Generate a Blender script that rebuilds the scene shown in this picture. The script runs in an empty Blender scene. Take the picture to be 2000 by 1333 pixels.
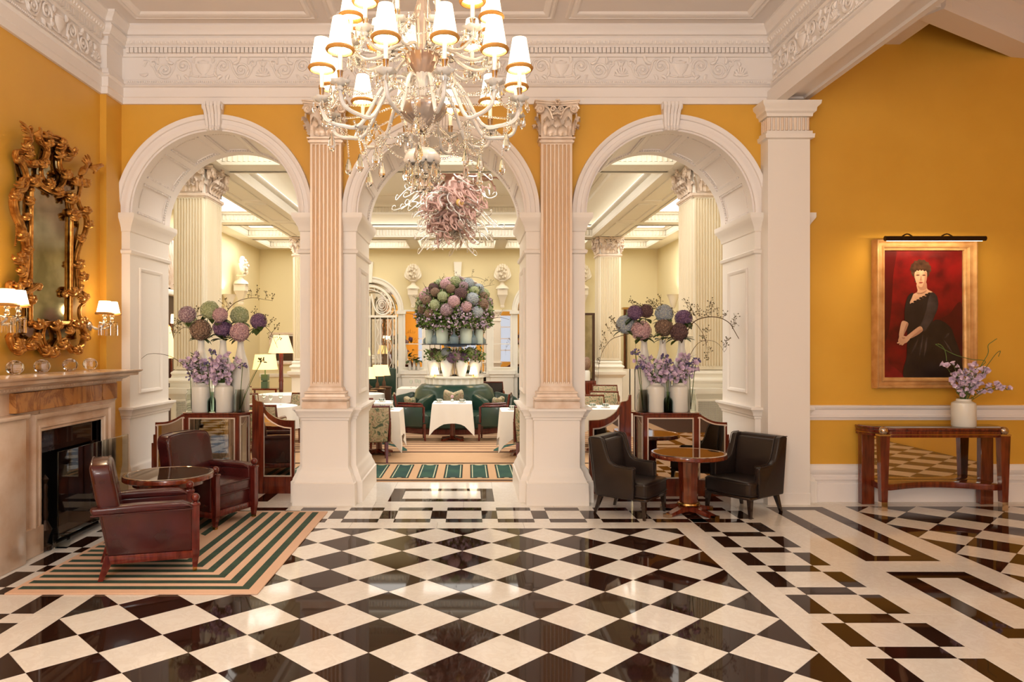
import bpy, bmesh, math, random
from mathutils import Vector, Matrix

# ------------------------------------------------------------ camera, world, lights, exposure
S = bpy.context.scene
COL = S.collection
PI = math.pi
F, CX, CY, EYE = 1418.0, 917.0, 676.5, 1.75      # focal length and principal point in pixels of the 2000x1333 frame
cd = bpy.data.cameras.new('camera')
cam = bpy.data.objects.new('camera', cd)
COL.objects.link(cam)
cam.location = (0, 0, EYE)
cam.rotation_euler = (PI / 2, 0, 0)
cd.sensor_fit = 'HORIZONTAL'
cd.sensor_width = 36
cd.lens = 36 * F / 2000
cd.shift_x = (1000 - CX) / 2000
cd.shift_y = (CY - 666.5) / 2000
cd.clip_start = .05
S.camera = cam
S.view_settings.view_transform = 'Standard'
S.view_settings.look = 'None'
S.view_settings.gamma = 1
S.view_settings.use_curve_mapping = False
S.view_settings.exposure = -0.02
cy = S.cycles
cy.max_bounces = 12
cy.diffuse_bounces = 4
cy.glossy_bounces = 4
cy.transmission_bounces = 12
cy.transparent_max_bounces = 8
cy.sample_clamp_indirect = 4
cy.caustics_reflective = False
cy.caustics_refractive = False
cy.use_denoising = True
cy.use_adaptive_sampling = True
cy.adaptive_threshold = .02
w = bpy.data.worlds.new('world')
S.world = w
w.use_nodes = True
w.node_tree.nodes['Background'].inputs[0].default_value = (1, .95, .9, 1)
w.node_tree.nodes['Background'].inputs[1].default_value = .25

def light(name, kind, loc, power, col=(1, .8, .58), size=.1, rot=None, sy=None, spread=None):
    d = bpy.data.lights.new(name, kind)
    d.energy = power
    d.color = col
    if kind == 'AREA':
        d.size = size
        if sy:
            d.shape = 'RECTANGLE'
            d.size_y = sy
        if spread: d.spread = spread
    else:
        d.shadow_soft_size = size
    o = bpy.data.objects.new(name, d)
    COL.objects.link(o)
    o.location = loc
    if kind == "AREA": o.visible_glossy = False
    if rot: o.rotation_euler = rot
    return o
WARM = (1, .87, .68)
SOFT = (.95, .97, .95)
# tall street windows in the front wall behind the camera
for wx, wp in ((-2.4, 165), (-.3, 115), (1.8, 72), (4.6, 22)):
    light('window_daylight', 'AREA', (wx, -3.85, 2.2), wp, (.94, .98, 1), 1.4, (PI / 2, 0, 0), 2.8)
# unseen fill lights without fixtures, added for soft general light in the hall
light('hall_fill_light', 'POINT', (-.9, -.9, 4.1), 240, SOFT, .45)
light('hall_fill_light', 'POINT', (-2.5, 1.6, 4.3), 70, SOFT, .35)  # extra fill added to brighten the left wall and ceiling
light('bay_fill_light', 'POINT', (5.3, 2.2, 3.9), 42, WARM, .4)  # unseen dim fill added for the right-hand bay
# dining room: general glow of the laylights
for ly in (12.6, 15.6):
    light('laylight_glow', 'AREA', (-.32, ly, 4.95), 165, (.97, .98, 1), 4.6, None, 2.2)
for lx in (-4.95, 4.3):
    light('aisle_glow', 'AREA', (lx, 13.4, 4.36), 50, (.97, .98, 1), .9, None, 3.6)
    light('aisle_glow', 'AREA', (lx, 17.2, 4.36), 32, (.97, .98, 1), .9, None, 1.6)
light('front_aisle_glow', 'AREA', (-.32, 10.0, 4.36), 70, (.97, .98, 1), 7.0, None, .7)

# ------------------------------------------------------------ helpers
rnd = random.Random(7)
def px(x, y, Y):                                  # a photograph pixel at depth Y -> point in the room
    return ((x - CX) * Y / F, Y, EYE - (y - CY) * Y / F)
def gx(x, Y): return (x - CX) * Y / F
def gz(y, Y): return EYE - (y - CY) * Y / F
def lin(c):
    return tuple(((v / 255) / 12.92 if v / 255 <= .04045 else ((v / 255 + .055) / 1.055) ** 2.4) for v in c) + (1,)

class MB:
    def __init__(s): s.v = []; s.f = []; s.m = []
    def add(s, vs, fs, mi=0, M=None):
        b = len(s.v)
        if M is not None: vs = [tuple(M @ Vector(v)) for v in vs]
        s.v.extend(vs)
        s.f.extend([tuple(i + b for i in f) for f in fs])
        s.m.extend([mi] * len(fs))
        return s
    def merge(s, o, M=None, mi=None):
        s.add(o.v, o.f, 0, M)
        s.m[-len(o.f):] = o.m if mi is None else [mi] * len(o.f)
        return s
    def box(s, x0, y0, z0, x1, y1, z1, mi=0, M=None):
        return s.add([(x0, y0, z0), (x1, y0, z0), (x1, y1, z0), (x0, y1, z0), (x0, y0, z1), (x1, y0, z1), (x1, y1, z1), (x0, y1, z1)],
                     [(0, 3, 2, 1), (4, 5, 6, 7), (0, 1, 5, 4), (1, 2, 6, 5), (2, 3, 7, 6), (3, 0, 4, 7)], mi, M)
    def rbox(s, x0, y0, z0, x1, y1, z1, r=.02, seg=3, mi=0, M=None, warp=None):
        bm = bmesh.new()
        bmesh.ops.create_cube(bm, size=1)
        for v in bm.verts:
            v.co = Vector(((x0 + x1) / 2 + v.co.x * (x1 - x0), (y0 + y1) / 2 + v.co.y * (y1 - y0), (z0 + z1) / 2 + v.co.z * (z1 - z0)))
        bmesh.ops.bevel(bm, geom=bm.edges[:], offset=r, segments=seg, affect='EDGES', profile=.5)
        if warp:
            for v in bm.verts: v.co = Vector(warp(v.co))
        bm.verts.index_update()
        s.add([tuple(v.co) for v in bm.verts], [tuple(v.index for v in f.verts) for f in bm.faces], mi, M)
        bm.free()
        return s
    def prism(s, poly, a, b, axis='z', mi=0, M=None):
        n = len(poly)
        mk = {'z': lambda p, h: (p[0], p[1], h), 'y': lambda p, h: (p[0], h, p[1]), 'x': lambda p, h: (h, p[0], p[1])}[axis]
        vs = [mk(p, a) for p in poly] + [mk(p, b) for p in poly]
        fs = [tuple(range(n - 1, -1, -1)), tuple(range(n, 2 * n))] + [(i, (i + 1) % n, n + (i + 1) % n, n + i) for i in range(n)]
        return s.add(vs, fs, mi, M)
    def rprism(s, poly, a, b, axis='z', r=.01, seg=2, mi=0, M=None):
        t = MB().prism(poly, a, b, axis)
        bm = bmesh.new()
        vv = [bm.verts.new(v) for v in t.v]
        for f in t.f: bm.faces.new([vv[i] for i in f])
        bmesh.ops.recalc_face_normals(bm, faces=bm.faces[:])
        es = [e for e in bm.edges if e.calc_face_angle(0) > .5]
        bmesh.ops.bevel(bm, geom=es, offset=r, segments=seg, affect='EDGES', profile=.5)
        bm.verts.index_update()
        s.add([tuple(v.co) for v in bm.verts], [tuple(v.index for v in f.verts) for f in bm.faces], mi, M)
        bm.free()
        return s
    def lathe(s, prof, c=(0, 0, 0), n=24, mi=0, M=None, fn=None, a0=0, a1=None, cap=True):
        full = a1 is None
        A = 2 * PI if full else a1 - a0
        k = n if full else n + 1
        vs = []
        for (r, z) in prof:
            for i in range(k):
                a = a0 + A * i / n
                rr = r * (fn(a, z) if fn else 1)
                vs.append((c[0] + rr * math.cos(a), c[1] + rr * math.sin(a), c[2] + z))
        fs = []
        for j in range(len(prof) - 1):
            for i in range(n):
                i2 = (i + 1) % k
                fs.append((j * k + i, j * k + i2, (j + 1) * k + i2, (j + 1) * k + i))
        if full and cap:
            if prof[0][0] > 1e-4: fs.append(tuple(range(k - 1, -1, -1)))
            if prof[-1][0] > 1e-4: fs.append(tuple((len(prof) - 1) * k + i for i in range(k)))
        return s.add(vs, fs, mi, M)
    def tube(s, pts, r, n=8, closed=False, mi=0, M=None, flat=None):
        pts = [Vector(p) for p in pts]
        m = len(pts)
        if m < 2: return s
        rs = r if isinstance(r, (list, tuple)) else [r] * m
        tang = []
        for i in range(m):
            a = pts[(i - 1) % m] if (closed or i > 0) else pts[i]
            b = pts[(i + 1) % m] if (closed or i < m - 1) else pts[i]
            d = b - a
            tang.append(d.normalized() if d.length > 1e-9 else Vector((0, 0, 1)))
        u = tang[0].orthogonal().normalized()
        if flat is not None:
            u = Vector(flat)
        vs = []
        for i in range(m):
            t = tang[i]
            u = (u - t * u.dot(t))
            u = u.normalized() if u.length > 1e-6 else t.orthogonal().normalized()
            w_ = t.cross(u)
            for k in range(n):
                a = 2 * PI * k / n
                vs.append(tuple(pts[i] + (u * math.cos(a) + w_ * math.sin(a)) * rs[i]))
        fs = []
        for i in range(m if closed else m - 1):
            j = (i + 1) % m
            for k in range(n):
                k2 = (k + 1) % n
                fs.append((i * n + k, i * n + k2, j * n + k2, j * n + k))
        if not closed:
            fs.append(tuple(range(n - 1, -1, -1)))
            fs.append(tuple((m - 1) * n + k for k in range(n)))
        return s.add(vs, fs, mi, M)
    def ball(s, c, r, n=12, m=8, mi=0, M=None):
        rx, ry, rz = r if isinstance(r, (tuple, list)) else (r, r, r)
        vs = [(c[0], c[1], c[2] - rz)]
        for j in range(1, m):
            t = -PI / 2 + PI * j / m
            for i in range(n):
                a = 2 * PI * i / n
                vs.append((c[0] + rx * math.cos(t) * math.cos(a), c[1] + ry * math.cos(t) * math.sin(a), c[2] + rz * math.sin(t)))
        vs.append((c[0], c[1], c[2] + rz))
        fs = [(0, 1 + (i + 1) % n, 1 + i) for i in range(n)]
        for j in range(m - 2):
            for i in range(n):
                i2 = (i + 1) % n
                fs.append((1 + j * n + i, 1 + j * n + i2, 1 + (j + 1) * n + i2, 1 + (j + 1) * n + i))
        L = len(vs) - 1
        fs += [(L, 1 + (m - 2) * n + i, 1 + (m - 2) * n + (i + 1) % n) for i in range(n)]
        return s.add(vs, fs, mi, M)
    def sweep(s, path, prof, O=(0, 0, 0), U=(1, 0, 0), V=(0, 1, 0), N=(0, 0, 1), closed=False, loop=False, mi=0, caps=True):
        # profile points (d, h): d to the left of the path in the plane U,V and h along N
        O, U, V, N = Vector(O), Vector(U), Vector(V), Vector(N)
        n = len(path)
        vs = []
        for i in range(n):
            p = path[i]
            a = path[(i - 1) % n] if (closed or i > 0) else None
            b = path[(i + 1) % n] if (closed or i < n - 1) else None
            ns = []
            for (q, r_) in ((a, p), (p, b)):
                if q is None or r_ is None: continue
                dx, dy = r_[0] - q[0], r_[1] - q[1]
                l = math.hypot(dx, dy) or 1
                ns.append((-dy / l, dx / l))
            if len(ns) == 1: m = ns[0]
            else:
                k = max(.15, 1 + ns[0][0] * ns[1][0] + ns[0][1] * ns[1][1])
                m = ((ns[0][0] + ns[1][0]) / k, (ns[0][1] + ns[1][1]) / k)
            for (d, h) in prof:
                vs.append(tuple(O + U * (p[0] + m[0] * d) + V * (p[1] + m[1] * d) + N * h))
        k = len(prof)
        fs = []
        for i in range(n if closed else n - 1):
            j = (i + 1) % n
            for q in range(k if loop else k - 1):
                q2 = (q + 1) % k
                fs.append((i * k + q, j * k + q, j * k + q2, i * k + q2))
        if not closed and caps:
            fs.append(tuple(range(k)))
            fs.append(tuple((n - 1) * k + q for q in range(k - 1, -1, -1)))
        return s.add(vs, fs, mi)

def mesh(name, mb, mats, fix=False, angle=38):
    me = bpy.data.meshes.new(name)
    me.from_pydata(mb.v, [], mb.f)
    if not isinstance(mats, (list, tuple)): mats = [mats]
    for m in mats: me.materials.append(m)
    if len(mats) > 1: me.polygons.foreach_set('material_index', mb.m)
    if fix:
        bm = bmesh.new()
        bm.from_mesh(me)
        bmesh.ops.recalc_face_normals(bm, faces=bm.faces[:])
        bm.to_mesh(me)
        bm.free()
    me.polygons.foreach_set('use_smooth', [angle > 0] * len(me.polygons))
    if angle > 0: me.set_sharp_from_angle(angle=math.radians(angle))
    me.update()
    return me
def link(name, data, parent=None, loc=None, rot=None, scale=None):
    o = bpy.data.objects.new(name, data)
    COL.objects.link(o)
    if parent is not None: o.parent = parent
    if loc is not None: o.location = loc
    if rot is not None: o.rotation_euler = rot
    if scale is not None: o.scale = scale if isinstance(scale, (tuple, list)) else (scale,) * 3
    return o
def obj(name, mb, mats, parent=None, loc=None, rot=None, fix=False, angle=38):
    return link(name, mesh(name, mb, mats, fix, angle), parent, loc, rot)
def tag(o, label=None, cat=None, group=None, kind=None):
    if label: o['label'] = label
    if cat: o['category'] = cat
    if group: o['group'] = group
    if kind: o['kind'] = kind
    return o
def thing(name, label, cat, loc=(0, 0, 0), rz=0, group=None):
    o = link(name, None, None, loc, (0, 0, rz))
    o.empty_display_size = .1
    return tag(o, label, cat, group)
def struct(name, mb, mats, parent=None, **k):
    o = obj(name, mb, mats, parent, **k)
    if parent is None: o['kind'] = 'structure'
    return o
def stuff(o): o['kind'] = 'stuff'; return o
def dup(o, parent=None, loc=None, rz=None, label=None, group=None):
    c = o.copy()
    COL.objects.link(c)
    if parent is not None: c.parent = parent
    if loc is not None: c.location = loc
    if rz is not None: c.rotation_euler = (0, 0, rz)
    if label: c['label'] = label
    if group: c['group'] = group
    for ch in list(o.children): dup(ch, c)
    return c
def smooth(pts, k=6, closed=False):               # Catmull-Rom through the points
    pts = [tuple(p) for p in pts]
    n = len(pts)
    if n < 3: return pts
    out = []
    for i in range(n if closed else n - 1):
        p0 = pts[(i - 1) % n] if (closed or i > 0) else pts[i]
        p1 = pts[i]; p2 = pts[(i + 1) % n]
        p3 = pts[(i + 2) % n] if (closed or i + 2 < n) else p2
        for j in range(k):
            t = j / k
            out.append(tuple(.5 * (2 * b + (c - a) * t + (2 * a - 5 * b + 4 * c - d) * t * t + (3 * b - a - 3 * c + d) * t ** 3)
                             for a, b, c, d in zip(p0, p1, p2, p3)))
    if not closed: out.append(pts[-1])
    return out
def circ(cx, cy, r, n=24, a0=0, a1=2 * PI): return [(cx + r * math.cos(a0 + (a1 - a0) * i / n), cy + r * math.sin(a0 + (a1 - a0) * i / n)) for i in range(n)]
def T(x, y, z, rz=0, rx=0, ry=0, s=1):
    return Matrix.Translation((x, y, z)) @ Matrix.Rotation(rz, 4, 'Z') @ Matrix.Rotation(ry, 4, 'Y') @ Matrix.Rotation(rx, 4, 'X') @ Matrix.Scale(s, 4)
# ------------------------------------------------------------ materials
def nt(name):
    m = bpy.data.materials.new(name)
    m.use_nodes = True
    t = m.node_tree
    return m, t, t.nodes['Principled BSDF']
def M(name, rgb, rough=.5, metal=0, spec=.5, var=None, bump=None, trans=0, ior=1.5, emit=None, coat=0, sheen=0, aniso=0, stretch=None, sss=0):
    m, t, b = nt(name)
    I = b.inputs
    c = lin(rgb)
    I['Base Color'].default_value = c
    I['Roughness'].default_value = rough
    I['Metallic'].default_value = metal
    I['Specular IOR Level'].default_value = spec
    I['IOR'].default_value = ior
    if trans: I['Transmission Weight'].default_value = trans
    if coat:
        I['Coat Weight'].default_value = coat
        I['Coat Roughness'].default_value = .08
    if sheen: I['Sheen Weight'].default_value = sheen
    if emit:
        I['Emission Color'].default_value = lin(emit[0])
        I['Emission Strength'].default_value = emit[1]
    if var or bump:
        tc = t.nodes.new('ShaderNodeTexCoord')
        vec = tc.outputs['Object']
        if stretch:
            mp = t.nodes.new('ShaderNodeMapping')
            mp.inputs['Scale'].default_value = stretch
            t.links.new(vec, mp.inputs[0])
            vec = mp.outputs[0]
    if var:                                        # (scale, second colour, detail)
        n = t.nodes.new('ShaderNodeTexNoise')
        n.inputs['Scale'].default_value = var[0]
        n.inputs['Detail'].default_value = var[2] if len(var) > 2 else 3
        t.links.new(vec, n.inputs['Vector'])
        r = t.nodes.new('ShaderNodeValToRGB')
        r.color_ramp.elements[0].position = .35
        r.color_ramp.elements[0].color = c
        r.color_ramp.elements[1].position = .68
        r.color_ramp.elements[1].color = lin(var[1])
        t.links.new(n.outputs['Fac'], r.inputs[0])
        t.links.new(r.outputs[0], I['Base Color'])
    if bump:                                       # (scale, strength)
        n = t.nodes.new('ShaderNodeTexNoise')
        n.inputs['Scale'].default_value = bump[0]
        n.inputs['Detail'].default_value = 2
        t.links.new(vec, n.inputs['Vector'])
        bp = t.nodes.new('ShaderNodeBump')
        bp.inputs['Strength'].default_value = bump[1]
        bp.inputs['Distance'].default_value = .01
        t.links.new(n.outputs['Fac'], bp.inputs['Height'])
        t.links.new(bp.outputs[0], I['Normal'])
    return m
def marble(name, base, vein, rough, wave=6, amount=.5, spec=.5):
    m, t, b = nt(name)
    b.inputs['Specular IOR Level'].default_value = spec
    b.inputs['Roughness'].default_value = rough
    tc = t.nodes.new('ShaderNodeTexCoord')
    oi = t.nodes.new('ShaderNodeObjectInfo')
    mul = t.nodes.new('ShaderNodeVectorMath'); mul.operation = 'SCALE'
    mul.inputs[0].default_value = (31, 17, 9)
    t.links.new(oi.outputs['Random'], mul.inputs['Scale'])
    ad = t.nodes.new('ShaderNodeVectorMath'); ad.operation = 'ADD'
    t.links.new(tc.outputs['Object'], ad.inputs[0])
    t.links.new(mul.outputs[0], ad.inputs[1])
    n = t.nodes.new('ShaderNodeTexNoise')
    n.inputs['Scale'].default_value = wave
    n.inputs['Detail'].default_value = 7
    n.inputs['Distortion'].default_value = 1.6
    n.inputs['Roughness'].default_value = .62
    t.links.new(ad.outputs[0], n.inputs['Vector'])
    r = t.nodes.new('ShaderNodeValToRGB')
    e = r.color_ramp.elements
    e[0].position = .38; e[0].color = lin(base)
    e[1].position = .5; e[1].color = tuple(a * (1 - amount) + q * amount for a, q in zip(lin(base), lin(vein)))
    e2 = e.new(.56); e2.color = lin(base)
    t.links.new(n.outputs['Fac'], r.inputs[0])
    t.links.new(r.outputs[0], b.inputs['Base Color'])
    return m
def emission(name, rgb, s):
    m = bpy.data.materials.new(name)
    m.use_nodes = True
    t = m.node_tree
    t.nodes.clear()
    e = t.nodes.new('ShaderNodeEmission'); o = t.nodes.new('ShaderNodeOutputMaterial')
    e.inputs[0].default_value = lin(rgb); e.inputs[1].default_value = s
    t.links.new(e.outputs[0], o.inputs[0])
    return m
def patchwork(name, cols, scale, rough=.8):
    m, t, b = nt(name)
    b.inputs['Roughness'].default_value = rough
    tc = t.nodes.new('ShaderNodeTexCoord')
    v = t.nodes.new('ShaderNodeTexVoronoi'); v.inputs['Scale'].default_value = scale
    t.links.new(tc.outputs['Object'], v.inputs['Vector'])
    sp = t.nodes.new('ShaderNodeSeparateColor')
    t.links.new(v.outputs['Color'], sp.inputs[0])
    r = t.nodes.new('ShaderNodeValToRGB'); r.color_ramp.interpolation = 'CONSTANT'
    e = r.color_ramp.elements
    while len(e) < len(cols): e.new(.5)
    for i, c in enumerate(cols):
        e[i].position = i / len(cols); e[i].color = lin(c)
    t.links.new(sp.outputs[0], r.inputs[0])
    t.links.new(r.outputs[0], b.inputs['Base Color'])
    return m
WHITE = M('white_paint', (236, 226, 218), .42, bump=(60, .02))
PIERW = M('cream_paint', (237, 227, 215), .36, bump=(40, .02))
CEILW = M('ceiling_paint', (232, 221, 213), .6)
YELLOW = M('ochre_wall_paint', (219, 163, 61), .42, var=(1.3, (213, 156, 55)), bump=(90, .03))
PALEY = M('pale_yellow_wall_paint', (230, 214, 168), .6)
CREAMF = M('dining_room_cream_paint', (240, 233, 216), .5)
MARW = marble('white_marble', (230, 223, 212), (196, 178, 160), .07, 9, .22)
MARB = marble('black_marble', (40, 22, 15), (52, 32, 23), .03, 4, .35, .12)
GROUT = M('grout', (60, 42, 34), .8)
GILT = M('gilt', (216, 160, 82), .32, .85, var=(22, (158, 100, 40)), bump=(60, .15))
SILGILT = M('pale_gilt', (238, 220, 202), .36, .3, var=(9, (222, 198, 174)), bump=(50, .05))
GROOVE = M('gilded_groove', (232, 200, 164), .36, .15, var=(6, (222, 186, 148)), stretch=(1, 1, .1))
FLUTE = M('fluted_gilt', (240, 222, 202), .36, .2, var=(6, (226, 200, 176)), stretch=(1, 1, .12))
WOOD = M('mahogany', (116, 46, 25), .16, 0, .5, var=(7, (76, 25, 14), 4), coat=.6, stretch=(4, 4, .5))
WOODR = M('mahogany_red', (104, 34, 24), .2, var=(8, (72, 20, 14)), coat=.5, stretch=(4, 4, .6))
BURG = M('burgundy_leather', (72, 23, 22), .27, 0, .5, var=(5, (54, 17, 17)), bump=(150, .06), coat=.25)
BLACKL = M('black_leather', (32, 24, 21), .34, 0, .5, var=(4, (40, 29, 25)), bump=(160, .06))
GREENL = M('green_leather', (34, 62, 50), .3, 0, .5, var=(4, (26, 50, 40)), bump=(120, .05), coat=.2)
CHROME = M('polished_nickel', (205, 190, 175), .14, 1)
BRASS = M('brass', (190, 150, 90), .25, 1)
BRONZE = M('dark_bronze', (52, 34, 22), .4, .6)
MIRROR = M('mirror_glass', (225, 218, 205), .015, 1)
AGED = M('aged_mirror_glass', (176, 166, 138), .10, 1, var=(3.2, (124, 116, 88), 5))
TINT = M('smoked_glass_top', (150, 128, 98), .03, .85)
CRYS = M('crystal', (255, 254, 250), .0, 0, .5, trans=1, ior=1.42)
OPAL = M('opal_glass', (250, 244, 234), .12, 0, .6, trans=.3, ior=1.45)
CLEAR = M('clear_glass', (246, 251, 248), .01, 0, .5, trans=1, ior=1.06)
SCREENG = M('screen_glass', (235, 245, 240), .0, 0, .5, trans=1, ior=1.5)
GREENG = M('green_tinted_glass', (214, 236, 226), .02, 0, .5, trans=1, ior=1.07)
MILK = M('milk_glass', (226, 220, 206), .2, 0, .5, coat=.3)
SHADE = M('lit_lamp_shade', (255, 240, 215), .8, emit=((255, 230, 190), 4.2))
SHADE2 = M('lit_cream_shade', (250, 225, 170), .8, emit=((255, 214, 140), 1.15))
FRINGE = M('gold_braid', (186, 130, 60), .7, bump=(200, .4))
CANDLE = M('candle_sleeve', (250, 242, 228), .5)
LAY = emission('laylight_panel', (255, 247, 234), 3.6)
COVE = emission('cove_light', (255, 240, 214), 3.2)
CLOTH = M('white_linen', (236, 228, 214), .75, bump=(30, .05))
CHINA = M('white_china', (240, 234, 224), .15)
GLASSD = M('dark_firebox', (20, 15, 13), .3)
SIENA = marble('siena_marble', (192, 130, 70), (120, 66, 34), .12, 2.0, .75)
PINKM = M('veined_pale_marble', (224, 200, 176), .16, 0, .5, var=(3, (198, 160, 128), 6))
RUGT = M('tan_wool', (214, 174, 144), .95, bump=(160, .5))
RUGG = M('green_wool', (58, 78, 60), .95, var=(9, (44, 64, 54)), bump=(160, .5))
CARP = M('tan_carpet', (192, 153, 114), .95, bump=(120, .3))
CARP2 = M('brown_carpet', (164, 124, 94), .95)
CARPD = M('dark_carpet_line', (44, 30, 22), .95)
CARPG = M('green_carpet', (48, 80, 66), .95, var=(3, (34, 62, 60)))
CARPL = M('pale_carpet_line', (190, 185, 150), .95)
def leafy_fabric(name, cols, scale):
    m, t, b = nt(name)
    b.inputs['Roughness'].default_value = .85
    tc = t.nodes.new('ShaderNodeTexCoord')
    n = t.nodes.new('ShaderNodeTexNoise')
    n.inputs['Scale'].default_value = scale
    n.inputs['Detail'].default_value = 1.5
    n.inputs['Distortion'].default_value = 2.4
    t.links.new(tc.outputs['Object'], n.inputs['Vector'])
    r = t.nodes.new('ShaderNodeValToRGB')
    e = r.color_ramp.elements
    while len(e) < len(cols): e.new(.5)
    for i, c in enumerate(cols):
        e[i].position = .30 + .42 * i / (len(cols) - 1); e[i].color = lin(c)
    t.links.new(n.outputs['Fac'], r.inputs[0])
    t.links.new(r.outputs[0], b.inputs['Base Color'])
    return m
TAP = leafy_fabric('tapestry_fabric', [(84, 96, 76), (120, 126, 94), (178, 164, 128), (196, 178, 146), (166, 132, 106), (150, 148, 112), (104, 114, 88)], 9)
LEAF = M('leaf_green', (52, 70, 28), .45, var=(6, (78, 92, 40)))
LEAF2 = M('fresh_leaf_green', (104, 124, 50), .5, var=(8, (74, 96, 38)))
STEM = M('stem_brown', (92, 68, 40), .7)
STEMG = M('stem_green', (92, 110, 56), .6)
BERRY = M('berry_bud', (96, 84, 44), .6)
HYD = {k: M('hydrangea_' + k, a, .7, var=(70, b_, 0)) for k, a, b_ in (
    ('mauve', (138, 104, 116), (190, 166, 162)), ('pink', (214, 176, 170), (170, 128, 134)), ('purple', (96, 66, 98), (146, 112, 136)),
    ('blue', (150, 156, 170), (188, 190, 176)), ('green', (150, 158, 108), (190, 190, 150)), ('rust', (122, 92, 74), (160, 132, 108)),
    ('plum', (84, 56, 58), (122, 92, 86)))}
LILAC = M('lilac_petal', (200, 168, 194), .6, var=(20, (228, 206, 214)))
VIOLET = M('violet_petal', (112, 98, 138), .6)
CHIH = M('rose_blown_glass', (214, 168, 150), .08, 0, .6, trans=.35, ior=1.45)
CHIH2 = M('clear_blown_glass', (246, 232, 214), .06, 0, .6, trans=.75, ior=1.35)
IRON = M('white_painted_iron', (240, 232, 214), .4)
DWOOD = M('dark_walnut', (64, 40, 26), .4)
BLUEW = M('blue_glaze', (120, 140, 170), .2)
STONE = M('pale_carved_stone', (226, 212, 186), .5)
# ------------------------------------------------------------ floor of marble pieces
def clip_poly(poly, x0, y0, x1, y1):
    def cut(ps, ax, v, keep_less):
        out = []
        for i in range(len(ps)):
            a, b = ps[i], ps[(i + 1) % len(ps)]
            ia = (a[ax] <= v + 1e-9) if keep_less else (a[ax] >= v - 1e-9)
            ib = (b[ax] <= v + 1e-9) if keep_less else (b[ax] >= v - 1e-9)
            if ia: out.append(a)
            if ia != ib:
                t = (v - a[ax]) / (b[ax] - a[ax])
                out.append((a[0] + t * (b[0] - a[0]), a[1] + t * (b[1] - a[1])))
        return out
    for ax, v, l in ((0, x0, False), (0, x1, True), (1, y0, False), (1, y1, True)):
        poly = cut(poly, ax, v, l)
        if len(poly) < 3: return []
    out = []
    for p in poly:
        if not out or math.hypot(p[0] - out[-1][0], p[1] - out[-1][1]) > 1e-4: out.append(p)
    if len(out) > 2 and math.hypot(out[0][0] - out[-1][0], out[0][1] - out[-1][1]) < 1e-4: out.pop()
    return out if len(out) > 2 else []
tiles = []
def rect(x0, y0, x1, y1, c): tiles.append(([(x0, y0), (x1, y0), (x1, y1), (x0, y1)], c))
def slabs(x0, y0, x1, y1, c, L=.9):
    if x1 - x0 > y1 - y0:
        n = max(1, round((x1 - x0) / L)); d = (x1 - x0) / n
        for i in range(n): rect(x0 + i * d, y0, x0 + (i + 1) * d, y1, c)
    else:
        n = max(1, round((y1 - y0) / L)); d = (y1 - y0) / n
        for i in range(n): rect(x0, y0 + i * d, x1, y0 + (i + 1) * d, c)
D = .514
def field(x0, x1, y0, y1):
    na = round((x1 - x0) / D); nj = int((y1 - y0) / (D / 2)) + 2
    for j in range(0, nj + 1):
        for a in range(0, na + 1):
            c = 1 - j % 2                          # 1 black, 0 white
            cx = x0 + D * a if c else x0 + D * (a + .5)
            cy_ = y1 - j * D / 2
            h = D / 2
            p = clip_poly([(cx, cy_ - h), (cx + h, cy_), (cx, cy_ + h), (cx - h, cy_)], x0, y0, x1, y1)
            if p: tiles.append((p, c))
BACKF = 6.97
field(-2.632, 1.994, -1.0, BACKF)
field(4.10, 4.10 + D * 7, 2.2, 7.92)
LX, LY, PER, HW, BW = 2.5525, 7.535, .5215, .1815, .1515
for k in range(0, 12):                             # band along the arches
    xc = LX - PER * k
    rect(xc - HW, LY - HW, xc + HW, LY + HW, 0)
    for s in (-1, 1): rect(xc - HW, min(LY + s * HW, LY + s * (HW + BW)), xc + HW, max(LY + s * HW, LY + s * (HW + BW)), 1)
    if k < 11:
        xa, xb = xc - PER + HW, xc - HW
        rect(xa, LY - HW, xb, LY + HW, 1)
        for s in (-1, 1): rect(xa, min(LY + s * HW, LY + s * (HW + BW)), xb, max(LY + s * HW, LY + s * (HW + BW)), 0)
for X0, far in ((LX, 1), (LX - PER * 11, -1)):     # bands towards the entrance
    for s in (-1, 1):
        a, b = sorted((X0 + s * HW, X0 + s * (HW + BW)))
        if s == far:
            rect(a, LY - HW, b, LY + HW, 1)
            rect(a, LY + HW, b, LY + HW + BW, 0)
        for k in range(0, 16):
            yc = LY - PER * k
            if k: rect(a, yc - HW, b, yc + HW, 1)
            rect(a, yc - PER + HW, b, yc - HW, 0)
    for k in range(0, 16):
        yc = LY - PER * k
        if k: rect(X0 - HW, yc - HW, X0 + HW, yc + HW, 0)
        if k: rect(X0 - HW, yc - PER + HW, X0 + HW, yc - HW, 1)
        else: rect(X0 - HW, yc - PER + HW, X0 + HW, yc - HW - BW, 1)
YB0, YB1, XR0, XR1 = LY - HW - BW, LY + HW + BW, LX - HW - BW, LX + HW + BW
XL1 = LX - PER * 11 + HW + BW
slabs(XL1, BACKF, XR0, YB0, 0)
slabs(1.994, -1, XR0, BACKF, 0, 1.1)
slabs(XL1, -1, -2.632, BACKF, 0, 1.1)
slabs(-4.0, YB1, XR1, 8.17, 0, 1.0)
slabs(-4.0, -1, XL1 - 2 * (HW + BW), YB1, 0, 1.0)
slabs(XR1, -1, 3.225, 8.17, 0, 1.1)
slabs(3.835, -1, 4.10, 8.17, 0, 1.1)
slabs(4.10, 7.92, 7.7, 8.2, 0, 1.0)
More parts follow.
